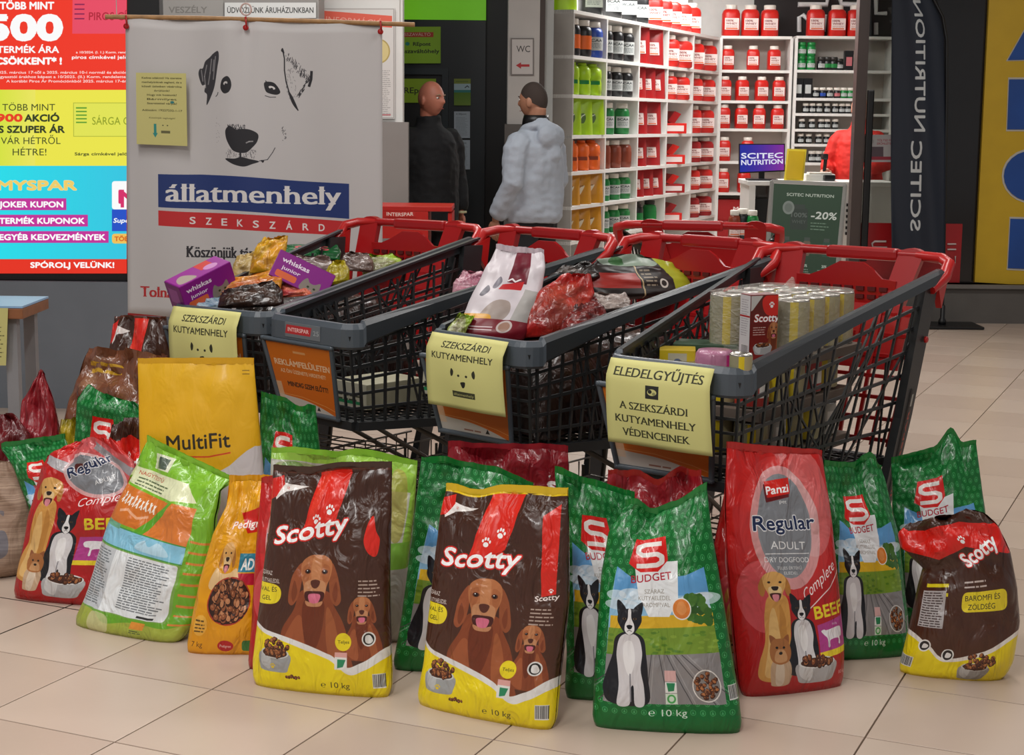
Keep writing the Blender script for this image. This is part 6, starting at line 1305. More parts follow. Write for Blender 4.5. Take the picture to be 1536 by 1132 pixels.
    for sh, el, wr, hd, pn, cu_ in arms:
        sg = 1 if sh[0] > 0 else -1; sh, el, wr = Vector(sh) * s, Vector(el) * s, Vector(wr) * s; e2 = wr - (wr - el).normalized() * .01
        g.tube([Vector((sg * .09, 0, 1.415)) * s, sh + Vector((-sg * .02, 0, -.025)) * s, sh.lerp(el, .25), sh.lerp(el, .6), el, el.lerp(e2, .5), el.lerp(e2, .88), e2], [.07 * s, .075 * f * s, .076 * f * s, .068 * f * s, .064 * f * s, .058 * f * s, .055 * f * s, .043 * s], 14)
    if hood:
        ellip(g, Vector((0, .125, 1.44)) * s, (.13 * s, .065 * s, .10 * s), 18, 12); g.tube([Vector((.09 * math.sin(a), .02 - .085 * math.cos(a + math.pi) * 1, 1.50 + .02 * math.cos(a))) * s for a in [k * math.pi / 8 for k in range(16)]], .032 * s, 8, closed=True)
        ellip(g, Vector((0, .15, 1.34)) * s, (.06 * s, .05 * s, .07 * s), 14, 10)
    gm = link(top[0], fuse(g, .008, 4, .011, int(H * 100)), mat(top[1], top[2] if len(top) > 2 else .75, bump=.15, bscale=90, vary=.05), root)
    t = MB(); loft(t, [((0, 0, z * s), a * s, c_ * s) for z, a, c_ in ((.80, .15, .12), (.88, .172, .13), (.98, .17, .125))])
    for sx in (-1, 1): t.tube([Vector((sx * .09, 0, .92)) * s, Vector((sx * .1, -.01, .7)) * s, Vector((sx * .105, -.01, .5)) * s, Vector((sx * .105, .015, .3)) * s, Vector((sx * .105, .02, .075)) * s], [.105 * s, .092 * s, .078 * s, .07 * s, .064 * s], 14)
    link('trousers', fuse(t, .01, 3, .006, 3), mat(trousers, .8, vary=.08), root)
    for sx in (-1, 1):
        mb = MB(); mb.tube([Vector((sx * .105, .06, .05)) * s, Vector((sx * .108, .0, .06)) * s, Vector((sx * .112, -.09, .052)) * s, Vector((sx * .116, -.18, .038)) * s], [.042 * s, .05 * s, .046 * s, .032 * s], 12, flat=1.0); mb.box((sx * .11, -.06, .01), (.09, .27, .018), bev=.008); mb.build('shoe', BLACK, root)
    return root
dn = (0, 0, -1)
q = at(644, 200, 11.3)
m1 = person('bald man in a black coat looking right, standing in front of the dark machine', (q.x, 11.3, 0), math.radians(38), 1.80, 'b5705a', None, ('coat', '0b0c10', .85),
    [((-.19, 0, 1.43), (-.25, .02, 1.15), (-.24, -.05, .9), dn, (1, 0, 0), .6), ((.19, 0, 1.43), (.25, .03, 1.15), (.25, -.03, .9), dn, (-1, 0, 0), .7)], headyaw=math.radians(16), coat_len=.78, coat_fat=1.12)
mb = MB(); mb.lathe([(.038, -.008), (.041, -.006), (.041, .006), (.038, .008)], (.25, -.03, .905), 16); mb.build('bracelet', mat('c8c49c', .4), m1)
q = at(803, 200, 10.9)
m2 = person('man in a pale grey hooded jacket seen from behind beside the WC column', (q.x, 10.9, 0), math.radians(-128), 1.79, 'a8765c', '382c26', ('hooded_jacket', 'a3abb6', .75),
    [((.20, 0, 1.42), (.265, .02, 1.14), (.25, -.13, .90), (0, -.1, -1), (-1, 0, 0), .5), ((-.20, 0, 1.42), (-.26, -.0, 1.15), (-.24, -.1, .9), dn, (1, 0, 0), .5)], headyaw=math.radians(6), coat_len=.88, coat_fat=1.13, hood=True)
mb = MB(); loft(mb, [((0, .005, z), r, r * 1.05) for z, r in ((1.50, .092), (1.545, .086), (1.575, .078))], 20); mb.build('inner_collar', BLACK, m2)
c = Cv(30, 8, 4, 'a3abb6'); c.text('BLACK', 3, 6.4, 4.6, '3a3f48', w=22)
q = at(1289, 200, 15.35)
m3 = person('shop assistant in a red sweatshirt with scanner in hand, half hidden behind the door post', (q.x, 15.35, 0), math.radians(-24), 1.80, 'c98f78', 'b09078', ('sweatshirt', 'd4281e', .7),
    [((-.19, 0, 1.42), (-.27, -.03, 1.15), (-.24, -.22, 1.10), (0, -1, .1), (0, 0, -1), 1.0), ((.19, 0, 1.42), (.25, -.02, 1.16), (.12, -.24, 1.12), (-.5, -1, 0), (0, 0, -1), .6)], headyaw=math.radians(-10), coat_len=.92, coat_fat=1.12, hairbald=True, trousers='2c3c56')
sc_ = MB(); mw = m3.matrix_basis if False else Matrix.Translation(m3.location) @ Matrix.Rotation(math.radians(-24), 4, 'Z')
hp = mw @ Vector((-.24, -.32, 1.10)); sc_.tube([hp + Vector((0, 0, -.0)), hp + Vector((.01, .0, .11))], [.016, .018], 8); sc_.box((hp.x - .005, hp.y - .02, hp.z + .135), (.05, .12, .055), bev=.014); o = sc_.build('barcode_scanner', BLACK); tag(o, 'black handheld scanner held by the shop assistant', 'scanner')

# ---------------------------------------------------------------- sacks on the floor
seal_g = mat('0e7a30', .35, coat=.4); seal_br = mat('3e241a', .35, coat=.4); seal_y = mat('e0bc18', .35, coat=.4); seal_r = mat('bb1f1d', .35, coat=.4)
SCO = A('scotty', art_scotty, 0); SCO1 = A('scotty_torn', art_scotty, 1); SC2 = A('scotty_back', art_scotty, 2); BUD = A('budget', art_budget, bump=.62, bscale=15); REG = A('regular', art_regular); REG1 = A('regular_twisted', art_regular, 1); GRB = A('greenback', art_greenback)
MUL = A('multifit', art_multifit, rough=.5, bump=.22, coat=.1); PED = A('pedigree', art_pedigree); LIM = A('limegrey', art_limegrey); SAK = A('sackcloth', art_sack, rough=.7, coat=0, bump=.4); BRF = A('brownfilm', art_brownfilm, rough=.25, coat=.6, bump=.7)
REDP_ = A('redplain', art_plain, '8e1620', ('a02030', '701018', 'b43a44'), 3)
SI = A('redsi', art_plain, '8a1220', ('a81c2c', '6a0c18'), 4, [(('si', 82, 34, 16, 'e4dcd8'), dict(w=14, bold=.03))])
# front row
sack('dog_food_sack', 'brown sack with the hound, first of the two facing front, left of centre', SCO1, [(381, 1034), (381, 990), (396, 860), (406, 780), (411, 708)], [(588, 1054), (586, 960), (584, 860), (587, 770), (588, 702)], T=.062, lean=.12, group='dog food sacks on the floor', seed=2, seal=seal_br, top=[(0, 0), (.3, -.004), (.55, .004), (1, 0)])
sack('dog_food_sack', 'brown sack with the hound and yellow top seam, standing in the middle of the front', SCO, [(627, 1062), (640, 990), (652, 860), (660, 790), (669, 738)], [(832, 1104), (838, 1020), (852, 900), (853, 820), (852, 742)], T=.065, lean=.12, group='dog food sacks on the floor', seed=5, seal=seal_y, top=[(0, .012), (.25, -.008), (.5, .006), (1, .002)])
sack('dog_food_sack', 'frontmost green sack with whole border collie picture, centre right', BUD, [(888, 1098), (890, 1040), (896, 940), (902, 860), (912, 800), (938, 762)], [(1114, 1108), (1108, 1040), (1092, 940), (1079, 860), (1068, 800), (1060, 742)], T=.062, lean=.16, group='dog food sacks on the floor', seed=9, seal=seal_g, top=[(0, 0), (.12, -.0), (.35, -.03), (.6, -.018), (1, .015)], amp=.008)
sack('dog_food_sack', 'tall red sack reading Regular Adult standing right of the frontmost green sack', REG, [(1110, 1052), (1102, 960), (1092, 850), (1088, 760), (1090, 672)], [(1262, 1034), (1262, 960), (1252, 850), (1244, 760), (1232, 684)], T=.06, lean=.15, group='dog food sacks on the floor', seed=12, seal=seal_r, amp=.006)
sack('dog_food_sack', 'green sack wedged right of the tall red Regular sack', BUD, [(1236, 1010), (1242, 900), (1240, 800), (1236, 694)], [(1364, 1000), (1356, 900), (1346, 800), (1322, 700)], T=.06, lean=.16, YL=4.55, YR=4.6, group='dog food sacks on the floor', seed=15, seal=seal_g, top=[(0, -.01), (.45, -.012), (.8, .025), (1, -.01)], amp=.009)
sack('dog_food_sack', 'upright green sack at far right behind the slumped brown sack', BUD, [(1352, 940), (1344, 850), (1338, 760), (1337, 688)], [(1490, 935), (1486, 860), (1478, 770), (1464, 668)], T=.06, lean=.16, YL=4.86, YR=4.82, group='dog food sacks on the floor', seed=19, seal=seal_g, top=[(0, -.015), (.5, 0), (.7, .055), (.85, .0), (1, .0)], amp=.009)
sack('dog_food_sack', 'slumped short brown sack with folded top at the far right end', SC2, [(1346, 1018), (1352, 985), (1368, 920), (1376, 880), (1384, 850), (1352, 822), (1346, 800), (1366, 784)], [(1506, 1030), (1520, 990), (1530, 930), (1526, 880), (1516, 830), (1498, 790), (1478, 770), (1448, 768)], T=.085, lean=.06, group='dog food sacks on the floor', seed=23, amp=.012, topamp=1.4, p=2.2)
# second row
sack('dog_food_sack', 'green sack leaning left, half hidden between middle brown and frontmost green sacks', BUD, [(846, 1074), (850, 980), (846, 880), (838, 790), (832, 715)], [(1010, 1060), (1004, 980), (990, 860), (972, 800), (952, 742)], T=.06, lean=.12, YL=4.2, YR=4.2, group='dog food sacks on the floor', seed=27, seal=seal_g, top=[(0, .01), (.3, 0), (1, -.01)], amp=.01)
sack('dog_food_sack', 'green sack showing only its left strip and top between the two brown hound sacks', BUD, [(588, 1026), (600, 940), (612, 850), (622, 770), (632, 694)], [(790, 1020), (800, 900), (806, 800), (800, 726)], T=.055, lean=.1, YL=4.42, YR=4.42, group='dog food sacks on the floor', seed=31, seal=seal_g, top=[(0, .0), (.2, .01), (.6, .012), (1, -.01)], amp=.012)
sack('dog_food_sack', 'pale grey and lime green sack standing behind the left brown hound sack', LIM, [(404, 960), (404, 850), (404, 760), (407, 682)], [(606, 960), (612, 850), (622, 760), (626, 692)], T=.07, lean=.08, YL=4.68, YR=4.66, group='dog food sacks on the floor', seed=35, seal=mat('8fca3c', .35), amp=.012, top=[(0, .012), (.4, 0), (.6, .012), (1, -.01)])
sack('dog_food_sack', 'dark red sack reading si standing behind the middle brown sack', SI, [(668, 950), (668, 850), (668, 760), (672, 672)], [(856, 950), (856, 850), (856, 760), (852, 674)], T=.06, lean=.08, YL=4.72, YR=4.72, group='dog food sacks on the floor', seed=39, seal=mat('941c28', .3), amp=.012)
sack('dog_food_sack', 'crumpled dark red sack whose top shows above the frontmost green sack', REDP_, [(904, 950), (904, 850), (905, 790), (912, 716)], [(1072, 950), (1070, 850), (1066, 790), (1052, 712)], T=.07, lean=.08, YL=4.36, YR=4.32, group='dog food sacks on the floor', seed=43, seal=mat('a02824', .3), amp=.014, top=[(0, .0), (.3, .004), (.55, -.03), (.8, .01), (1, .0)])
sack('dog_food_sack', 'narrow red strip of a sack between the frontmost green and the Regular sack', REG, [(1064, 1000), (1066, 900), (1070, 820), (1086, 742)], [(1160, 1000), (1160, 900), (1160, 820), (1150, 742)], T=.05, lean=.08, YL=4.42, YR=4.42, group='dog food sacks on the floor', seed=47, seal=seal_r, amp=.008)
sack('dog_food_sack', 'red sack edge between the yellow puppy sack and the left brown hound sack', REG, [(372, 1008), (378, 930), (384, 820), (392, 724)], [(480, 1000), (480, 920), (480, 820), (470, 722)], T=.05, lean=.1, YL=4.42, YR=4.42, group='dog food sacks on the floor', seed=51, seal=seal_r, amp=.008)
sack('dog_food_sack', 'yellow sack with golden puppy and round kibble window, left of the brown hound sack', PED, [(280, 984), (284, 950), (300, 870), (320, 800), (340, 760), (344, 722)], [(402, 986), (404, 930), (408, 860), (410, 790), (411, 720)], T=.055, lean=.12, group='dog food sacks on the floor', seed=55, seal=mat('e8a818', .35), amp=.009)
sack('dog_food_sack', 'lime green and orange sack turned to show its white text panel', GRB, [(114, 942), (134, 890), (162, 800), (186, 740), (204, 700), (222, 662)], [(272, 972), (302, 920), (318, 850), (322, 780), (330, 735), (346, 722)], T=.075, lean=.16, group='dog food sacks on the floor', seed=59, amp=.011, seal=mat('8cc83a', .3))
sack('dog_food_sack', 'big plain yellow pouch sack reading MultiFit standing at the back left', MUL, [(212, 900), (212, 800), (211, 700), (207, 545)], [(400, 900), (398, 800), (394, 700), (381, 545)], T=.06, lean=.08, YL=4.95, YR=4.9, group='dog food sacks on the floor', seed=63, seal=mat('e0aa18', .5), amp=.003)
sack('dog_food_sack', 'red Regular sack with twisted top leaning at the left end of the front', REG1, [(22, 902), (30, 850), (44, 780), (58, 720), (72, 680), (106, 660)], [(168, 914), (190, 860), (206, 790), (212, 730), (200, 692), (164, 656)], T=.06, lean=.10, YL=5.08, YR=5.0, group='dog food sacks on the floor', seed=67, amp=.013, topamp=1.6)
sack('dog_food_sack', 'green sack showing between the yellow MultiFit pouch and the trolley', BUD, [(380, 860), (384, 760), (388, 680), (392, 600)], [(486, 860), (486, 760), (482, 690), (474, 618)], T=.05, lean=.05, YL=5.12, YR=5.12, group='dog food sacks on the floor', seed=71, seal=seal_g, amp=.012, top=[(0, .01), (.4, .01), (.7, -.01), (1, 0)])
sack('paper_sack', 'wrinkled brown paper sack cut off by the left edge of the picture', SAK, [(-70, 870), (-74, 800), (-60, 730), (-40, 690)], [(30, 884), (54, 830), (56, 760), (24, 692)], T=.1, lean=.05, YL=5.3, YR=5.3, seed=75, amp=.012, p=2.1, group=None)
sack('dog_food_sack', 'green and blue sack with white and red S lying slanted above the left red sack', BUD, [(58, 800), (44, 760), (20, 700), (2, 672)], [(140, 780), (130, 740), (112, 690), (98, 658)], T=.05, lean=.12, YL=5.3, YR=5.3, group='dog food sacks on the floor', seed=79, amp=.01, seal=seal_g)
sack('dog_food_sack', 'crumpled black and red sack squeezed between red Regular sack and yellow pouch', SC2, [(150, 880), (146, 800), (146, 720), (168, 640)], [(236, 880), (234, 800), (232, 720), (212, 622)], T=.06, lean=.08, YL=5.22, YR=5.2, group='dog food sacks on the floor', seed=83, amp=.014)
sack('dog_food_sack', 'green sack with bubbly sheen behind the crumpled black and red sack', BUD, [(106, 860), (104, 780), (110, 690), (116, 606), (134, 584)], [(226, 860), (226, 780), (224, 700), (216, 616), (206, 604)], T=.06, lean=.08, YL=5.4, YR=5.38, group='dog food sacks on the floor', seed=87, amp=.013, top=[(0, .015), (.3, .0), (1, 0)])
sack('dog_food_sack', 'brown sack in wrinkled clear film leaning against the left trolley', BRF, [(90, 860), (94, 760), (96, 640), (112, 576), (134, 522)], [(268, 860), (268, 760), (262, 650), (258, 580), (250, 530)], T=.1, lean=.1, YL=5.58, YR=5.52, group='dog food sacks on the floor', seed=91, amp=.018, topamp=1.6)
sack('dog_food_sack', 'dark brown sack with red stripe, topmost of the left heap before the banner', SCO1, [(150, 820), (154, 700), (158, 560), (172, 472)], [(262, 820), (262, 700), (262, 560), (250, 478)], T=.07, lean=.08, YL=5.86, YR=5.8, group='dog food sacks on the floor', seed=95, amp=.01)
sack('dog_food_sack', 'bright red sack with pointed twisted top at the far left', REDP_, [(22, 780), (26, 700), (30, 640), (34, 600), (58, 562)], [(98, 780), (94, 700), (88, 640), (80, 600), (66, 562)], T=.07, lean=.05, YL=5.6, YR=5.6, group='dog food sacks on the floor', seed=99, amp=.012, top=[(0, 0), (.5, .02), (1, 0)])
sack('dog_food_sack', 'dark red rounded sack above the brown paper sack at the left edge', A('darkred', art_plain, '5e1218', ('7a1a20', '420a10'), 7), [(-60, 780), (-60, 700), (-50, 650), (-20, 622)], [(50, 780), (48, 700), (44, 650), (22, 622)], T=.08, lean=.05, YL=5.48, YR=5.48, group='dog food sacks on the floor', seed=103, amp=.012)
sack('dog_food_sack', 'small yellow and olive sack squeezed behind the green sack at left', A('olive', art_plain, '8a7a1c', ('c8a81c', '3a3a1c', 'd8c030'), 9), [(84, 820), (84, 740), (86, 680), (92, 632)], [(136, 820), (136, 740), (134, 680), (130, 622)], T=.05, lean=.05, YL=5.5, YR=5.5, group='dog food sacks on the floor', seed=107, amp=.01)

# ---------------------------------------------------------------- goods in the trolleys
def at_z(px_, py_, z): r = pix(px_, py_); t = (z - CAMH) / r.z; return Vector((r.x * t, r.y * t, z))
def carton(name, label, cat, c, dims, R, m, faces=None, group=None):
    """box with printed faces: R rotation matrix; faces {axis: art material}"""
    mb = MB(); M_ = R.to_4x4(); mb.box((0, 0, 0), dims, M_, bev=.0025); o = mb.build(name, m); o.location = c; tag(o, label, cat, group)
    for ax, mm in (faces or {}).items():
        h = [d / 2 * .97 for d in dims]; e = .0008
        P = {'-y': [(-h[0], -dims[1] / 2 - e, -h[2]), (h[0], -dims[1] / 2 - e, -h[2]), (h[0], -dims[1] / 2 - e, h[2]), (-h[0], -dims[1] / 2 - e, h[2])],
             '-x': [(-dims[0] / 2 - e, h[1], -h[2]), (-dims[0] / 2 - e, -h[1], -h[2]), (-dims[0] / 2 - e, -h[1], h[2]), (-dims[0] / 2 - e, h[1], h[2])],
             '+x': [(dims[0] / 2 + e, -h[1], -h[2]), (dims[0] / 2 + e, h[1], -h[2]), (dims[0] / 2 + e, h[1], h[2]), (dims[0] / 2 + e, -h[1], h[2])],
             '+z': [(-h[0], -h[1], dims[2] / 2 + e), (h[0], -h[1], dims[2] / 2 + e), (h[0], h[1], dims[2] / 2 + e), (-h[0], h[1], dims[2] / 2 + e)]}[ax]
        board('print', None, *[R @ Vector(p) for p in P], m=mm, parent=o, th=.0006)
    return o
def eul(x, y, z): from mathutils import Euler; return Euler((math.radians(x), math.radians(y), math.radians(z))).to_matrix()
def simple(w_, h_, bg, fn, key, px_=6):
    c = Cv(w_, h_, px_, bg); fn(c); return artmat(c.image(key), .35, name='printed_card')
def whis(c):
    c.text('whiskas', 8, 17, 9, 'f0e4f0', w=44, bold=.03); c.text('junior', 12, 30, 7, 'f0e4f0', w=30, bold=.02); c.blob([(50, 50), (48, 38), (54, 26), (60, 32), (68, 32), (76, 26), (78, 38), (80, 50)], '8a8078'); c.ell(60, 40, 2, 2, '2a3a1a'); c.ell(70, 40, 2, 2, '2a3a1a'); c.blob([(63, 44), (67, 44), (65, 47)], 'c87a80'); c.rect(6, 34, 40, 46, 'e0663a', r=3)
PURP = mat('8a1a86', .35)
WH = simple(90, 50, '8a1c86', whis, 'purple_front'); WT = simple(90, 50, '93248e', lambda c: (c.rect(50, 0, 74, 30, 'c83a34'), c.blob([(6, 44), (8, 24), (20, 14), (30, 24), (34, 44)], 'a89a90'), c.ell(66, 30, 12, 10, 'c88ac0')), 'purple_top')
h = TA[2]
carton('cat_food_box', 'purple cat food box tilted up at the left front of the leftmost trolley', 'box', at(302, 426, 5.98), (.225, .11, .105), eul(8, -22, 38) , PURP, {'-y': WH, '+z': WT, '-x': simple(40, 40, '7a1676', lambda c: c.rect(6, 8, 30, 30, 'a04a9c'), 'purple_end')})
carton('cat_food_box', 'purple cat food box with kitten picture slanting down right, middle of left trolley', 'box', at(452, 415, 6.06), (.225, .08, .105), eul(-16, 26, 6), PURP, {'-y': WH, '+z': WT})
def pouch(label, cat, left, right, Y, m, T=.04, YR=None, seed=1, amp=.008, lean=.05, name='food_pouch', group=None, **k):
    return sack(name, label, m, left, right, T=T, lean=lean, YL=Y, YR=YR or Y, seed=seed, amp=amp, base=False, nu=20, nv=26, cat=cat, group=group, **k)
YLW = A('yellowpouch', art_plain, 'c8941c', ('e8b82a', '7a4a1c', 'e07a1c'), 11); ORP = A('orangepouch', art_plain, 'd88a1c', ('8a4a24', 'e8b040', 'c8561c'), 12); DKP = A('darkpouch', art_plain, '231410', ('3a2418', '5a3a28', '120a08'), 13)
GRP = A('greenpack', art_plain, '0e5a2c', ('14803c', '0a4020'), 14, [(('S', 20, 60, 40, 'd8606a'), dict(w=14, bold=.03)), (('S', 66, 60, 40, 'd8606a'), dict(w=14, bold=.03))]); YGP = A('yellowgreen', art_plain, 'b8a81c', ('c8b82a', '8a7a10'), 15); LMP = A('limepack', art_plain, '8aae1c', ('a8c83a', '5a4a3a', 'c8c8b0'), 16)
MET = A('brownmetal', art_plain, '4a3028', ('8a7a74', '2a1814', 'a89a94'), 17); BLP = A('bluepack', art_plain, '7a9aac', ('c8d0d4', '3a5a7a'), 18); CRM = A('creampack', art_plain, 'b89a5a', ('d8c490', '8a6a30'), 19)
g1 = 'small pouches heaped in the leftmost trolley'
pouch('cream coloured pouch behind the purple box in the leftmost trolley', 'pouch', [(346, 420), (350, 396), (356, 384)], [(396, 410), (392, 390), (384, 378)], 6.3, CRM, .03, seed=1, group=g1)
pouch('yellow and orange pouch sticking up highest in the leftmost trolley', 'pouch', [(374, 410), (378, 385), (386, 366), (398, 358)], [(424, 405), (426, 385), (430, 372), (432, 354)], 6.25, YLW, .03, seed=2, group=g1)
pouch('orange pouch with kibble picture lying across the leftmost trolley front', 'pouch', [(332, 446), (326, 434), (322, 424)], [(420, 440), (424, 418), (412, 404)], 5.95, ORP, .035, seed=3, group=g1)
pouch('dark brown pouch lying at the front rim of the leftmost trolley', 'pouch', [(326, 462), (330, 444), (336, 436)], [(426, 458), (424, 436), (408, 420)], 5.86, DKP, .04, seed=4, group=g1)
pouch('dark green pack with two pink S marks at the back of leftmost trolley', 'pouch', [(424, 384), (424, 374), (430, 366)], [(510, 390), (512, 378), (506, 367)], 6.75, GRP, .03, seed=5, amp=.003, group=g1)
pouch('shiny brown pack under the green S pack in the leftmost trolley', 'pouch', [(428, 410), (426, 392), (432, 380)], [(508, 420), (504, 400), (494, 386)], 6.5, MET, .05, seed=6, group=g1)
pouch('round yellow green pouch near the right rim of the leftmost trolley', 'pouch', [(490, 428), (488, 408), (496, 394)], [(524, 422), (524, 404), (516, 390)], 6.2, YGP, .045, seed=7, group=g1)
pouch('silver and brown pouch in the rear half of the leftmost trolley', 'pouch', [(512, 404), (512, 388), (518, 378)], [(562, 408), (560, 392), (552, 380)], 6.6, MET, .04, seed=8, group=g1)
pouch('lime green pouch at the rear right of the leftmost trolley', 'pouch', [(544, 412), (542, 396), (552, 384)], [(604, 400), (602, 388), (588, 380)], 6.65, LMP, .04, seed=9, group=g1)
pouch('pale blue pouch peeping out below the purple box in the leftmost trolley', 'pouch', [(292, 462), (290, 452), (300, 444)], [(342, 464), (340, 452), (330, 444)], 5.9, BLP, .03, seed=10, group=g1)
pouch('pink orange pouch below the slanting purple box in the leftmost trolley', 'pouch', [(418, 446), (420, 430), (426, 424)], [(470, 442), (462, 432), (440, 424)], 5.98, A('pinkor', art_plain, 'c8583a', ('e08a6a', 'a83a4a'), 20), .03, seed=11, group=g1)
def heap(tr, z0, z1, lx, ly, label, m, seed):   # hidden bulk that carries the top layer
    mb = MB(); x, y, h = tr
    def P(u, v): a = u * 2 - 1; b = v; return tp(x, y, h, a * lx, ly[0] + (ly[1] - ly[0]) * b, z0 + (z1 - z0) * max(0, 1 - abs(a) ** 5) * (1 - abs(2 * b - 1) ** 7) + .02 * noise.noise(Vector((u * 7, v * 9, seed))))
    mb.grid(P, 18, 26); mb.grid(lambda u, v: P(u, v) * 1 + Vector((0, 0, z0 - P(u, v).z - .002)), 2, 2, flip=True)
    o = mb.build('food_pack', m); tag(o, label, 'pack'); return o
heap(TA, .55, .87, .185, (.1, .95), 'big dark pack under all the pouches in the leftmost trolley', DKP, 1)
heap(TC, .55, .84, .185, (.1, .95), 'big dark pack lying under the bags in the second trolley from right', DKP, 2)
# trolley C
WMB = simple(100, 150, 'd8cfd4', lambda c: (c.rect(44, 0, 74, 52, '6e1a2c'), c.poly([(38, 56), (70, 48), (68, 62), (34, 64)], 'c8242a'), c.line([(44, 50), (50, 46), (56, 50), (64, 45)], 2.5, 'f0e8e8'), c.blob([(24, 60), (30, 44), (36, 52), (30, 62)], '7a7480'), c.blob([(10, 74), (16, 58), (22, 66), (16, 76)], '5a5460'), c.blob([(20, 108), (34, 84), (56, 82), (62, 100), (50, 116), (28, 116)], 'a89890'), c.blob([(-5, 112), (30, 104), (40, 116), (36, 156), (-5, 156)], 'dca030'), c.blob([(-5, 120), (30, 112), (104, 118), (104, 156), (-5, 156)], '7c1626'), c.rect(12, 124, 46, 126, 'e0c8cc'), c.rect(12, 129, 46, 131, 'e0c8cc'), c.ell(62, 124, 11, 11, 'c8b8b4'), c.ell(62, 124, 8, 8, 'a07a68'), c.poly([(74, 60), (96, 66), (92, 116), (66, 112)], 'b0aca8')), 'white_maroon', 5)
pouch('white and maroon dog food bag standing up at the front of the second trolley', 'bag', [(688, 506), (690, 486), (704, 450), (724, 410), (744, 374)], [(786, 510), (800, 480), (812, 440), (818, 400), (816, 382)], 5.28, WMB, .06, seed=12, lean=.15, name='dog_food_bag', seal=mat('d8c8d0', .35))
REDB = A('redmeat', art_plain, 'b8201c', ('8a3a28', '5a1410', 'd8402a', 'a86048'), 21); SHN = A('shinydark', art_plain, '1c1210', ('3a2a24', 'a89a90', '0c0808'), 22)
pouch('bright red dog food bag with brown dog picture right of the white maroon bag', 'bag', [(770, 506), (784, 470), (800, 440), (846, 412)], [(856, 500), (880, 470), (892, 440), (886, 412)], 5.32, REDB, .05, seed=13, name='dog_food_bag')
pouch('small dark red crumpled bag lying before the big black bag', 'bag', [(838, 506), (836, 480), (862, 446)], [(914, 478), (906, 460), (892, 446)], 5.3, A('dkred2', art_plain, '5a1416', ('a82a22', '2a0c0c', 'c83a2c'), 24), .04, seed=14, name='dog_food_bag')
BIG = simple(150, 60, '1c1110', lambda c: (c.rect(0, 22, 58, 42, '9a2018'), c.rect(60, 6, 62, 58, 'b8a078'), c.lines(66, 18, 86, 5, 5, 'a89a84', 2, 4), c.ell(92, 36, 6, 6, 'c8c0b8'), c.ell(92, 36, 3.6, 3.6, '241816'), c.poly([(112, 0), (150, 0), (150, 60), (104, 60)], 'a0a422'), c.blob([(0, 0), (60, -6), (110, 4), (90, 12), (30, 10)], '8a9a8a'), c.blob([(20, 2), (40, 0), (50, 8), (30, 9)], '3a6a3a')), 'bigblack')
pouch('big shiny black bag with red band and lime end lying across the second trolley', 'bag', [(890, 448), (880, 430), (880, 408), (896, 388)], [(1030, 444), (1040, 430), (1034, 414), (1004, 392)], 5.75, BIG, .09, YR=5.95, seed=15, amp=.007, name='dog_food_bag', p=2.0, top=[(0, 0), (.5, .02), (1, 0)])
pouch('pink round pouch left of the white maroon bag', 'pouch', [(678, 440), (680, 424), (694, 408)], [(734, 440), (734, 420), (728, 406)], 5.75, A('pinkp', art_plain, 'c08a98', ('8a3a54', 'd8b0b8'), 25), .05, seed=16)
pouch('black shiny pouch with coloured marks between red bag and red trolley handle', 'pouch', [(818, 432), (822, 412), (840, 400)], [(902, 416), (898, 402), (884, 392)], 5.8, SHN, .05, seed=17)
pouch('lime green pouch at the front left corner of the second trolley', 'pouch', [(668, 502), (672, 490), (690, 470)], [(696, 506), (702, 490), (712, 474)], 5.24, LMP, .03, seed=18)
pouch('whitish clear bag below the big black bag in the second trolley', 'bag', [(884, 466), (886, 450), (892, 440)], [(944, 462), (946, 450), (938, 440)], 5.45, A('whitish', art_plain, '9a8a84', ('c8bcb4', '5a4a44'), 26), .04, seed=19, name='dog_food_bag')
# trolley B, seen through the lattice
hb_ = TB
for k, (lx, ly, w_, d_, hh, m, lb) in enumerate(((-.06, .35, .2, .26, .09, mat('b8b49a', .5), 'pale cream box low in the nearly empty trolley'), (.09, .62, .12, .2, .12, mat('0e7a3c', .4), 'green box low in the nearly empty trolley'), (-.07, .72, .16, .2, .1, mat('c88a2a', .4), 'orange box at the back of the nearly empty trolley'))):
    carton('food_box', lb, 'box', tp(*hb_, lx, ly, .535 + hh / 2), (w_, d_, hh), Matrix.Rotation(-hb_[2] + k * .2, 3, 'Z'), m, {'-y': simple(60, 30, 'c8c4b0', lambda c: (c.lines(6, 16, 50, 2, 5, '3a3a2a', 2, k), c.rect(4, 22, 50, 26, '2f8a5a')), 'lowbox%d' % k)})
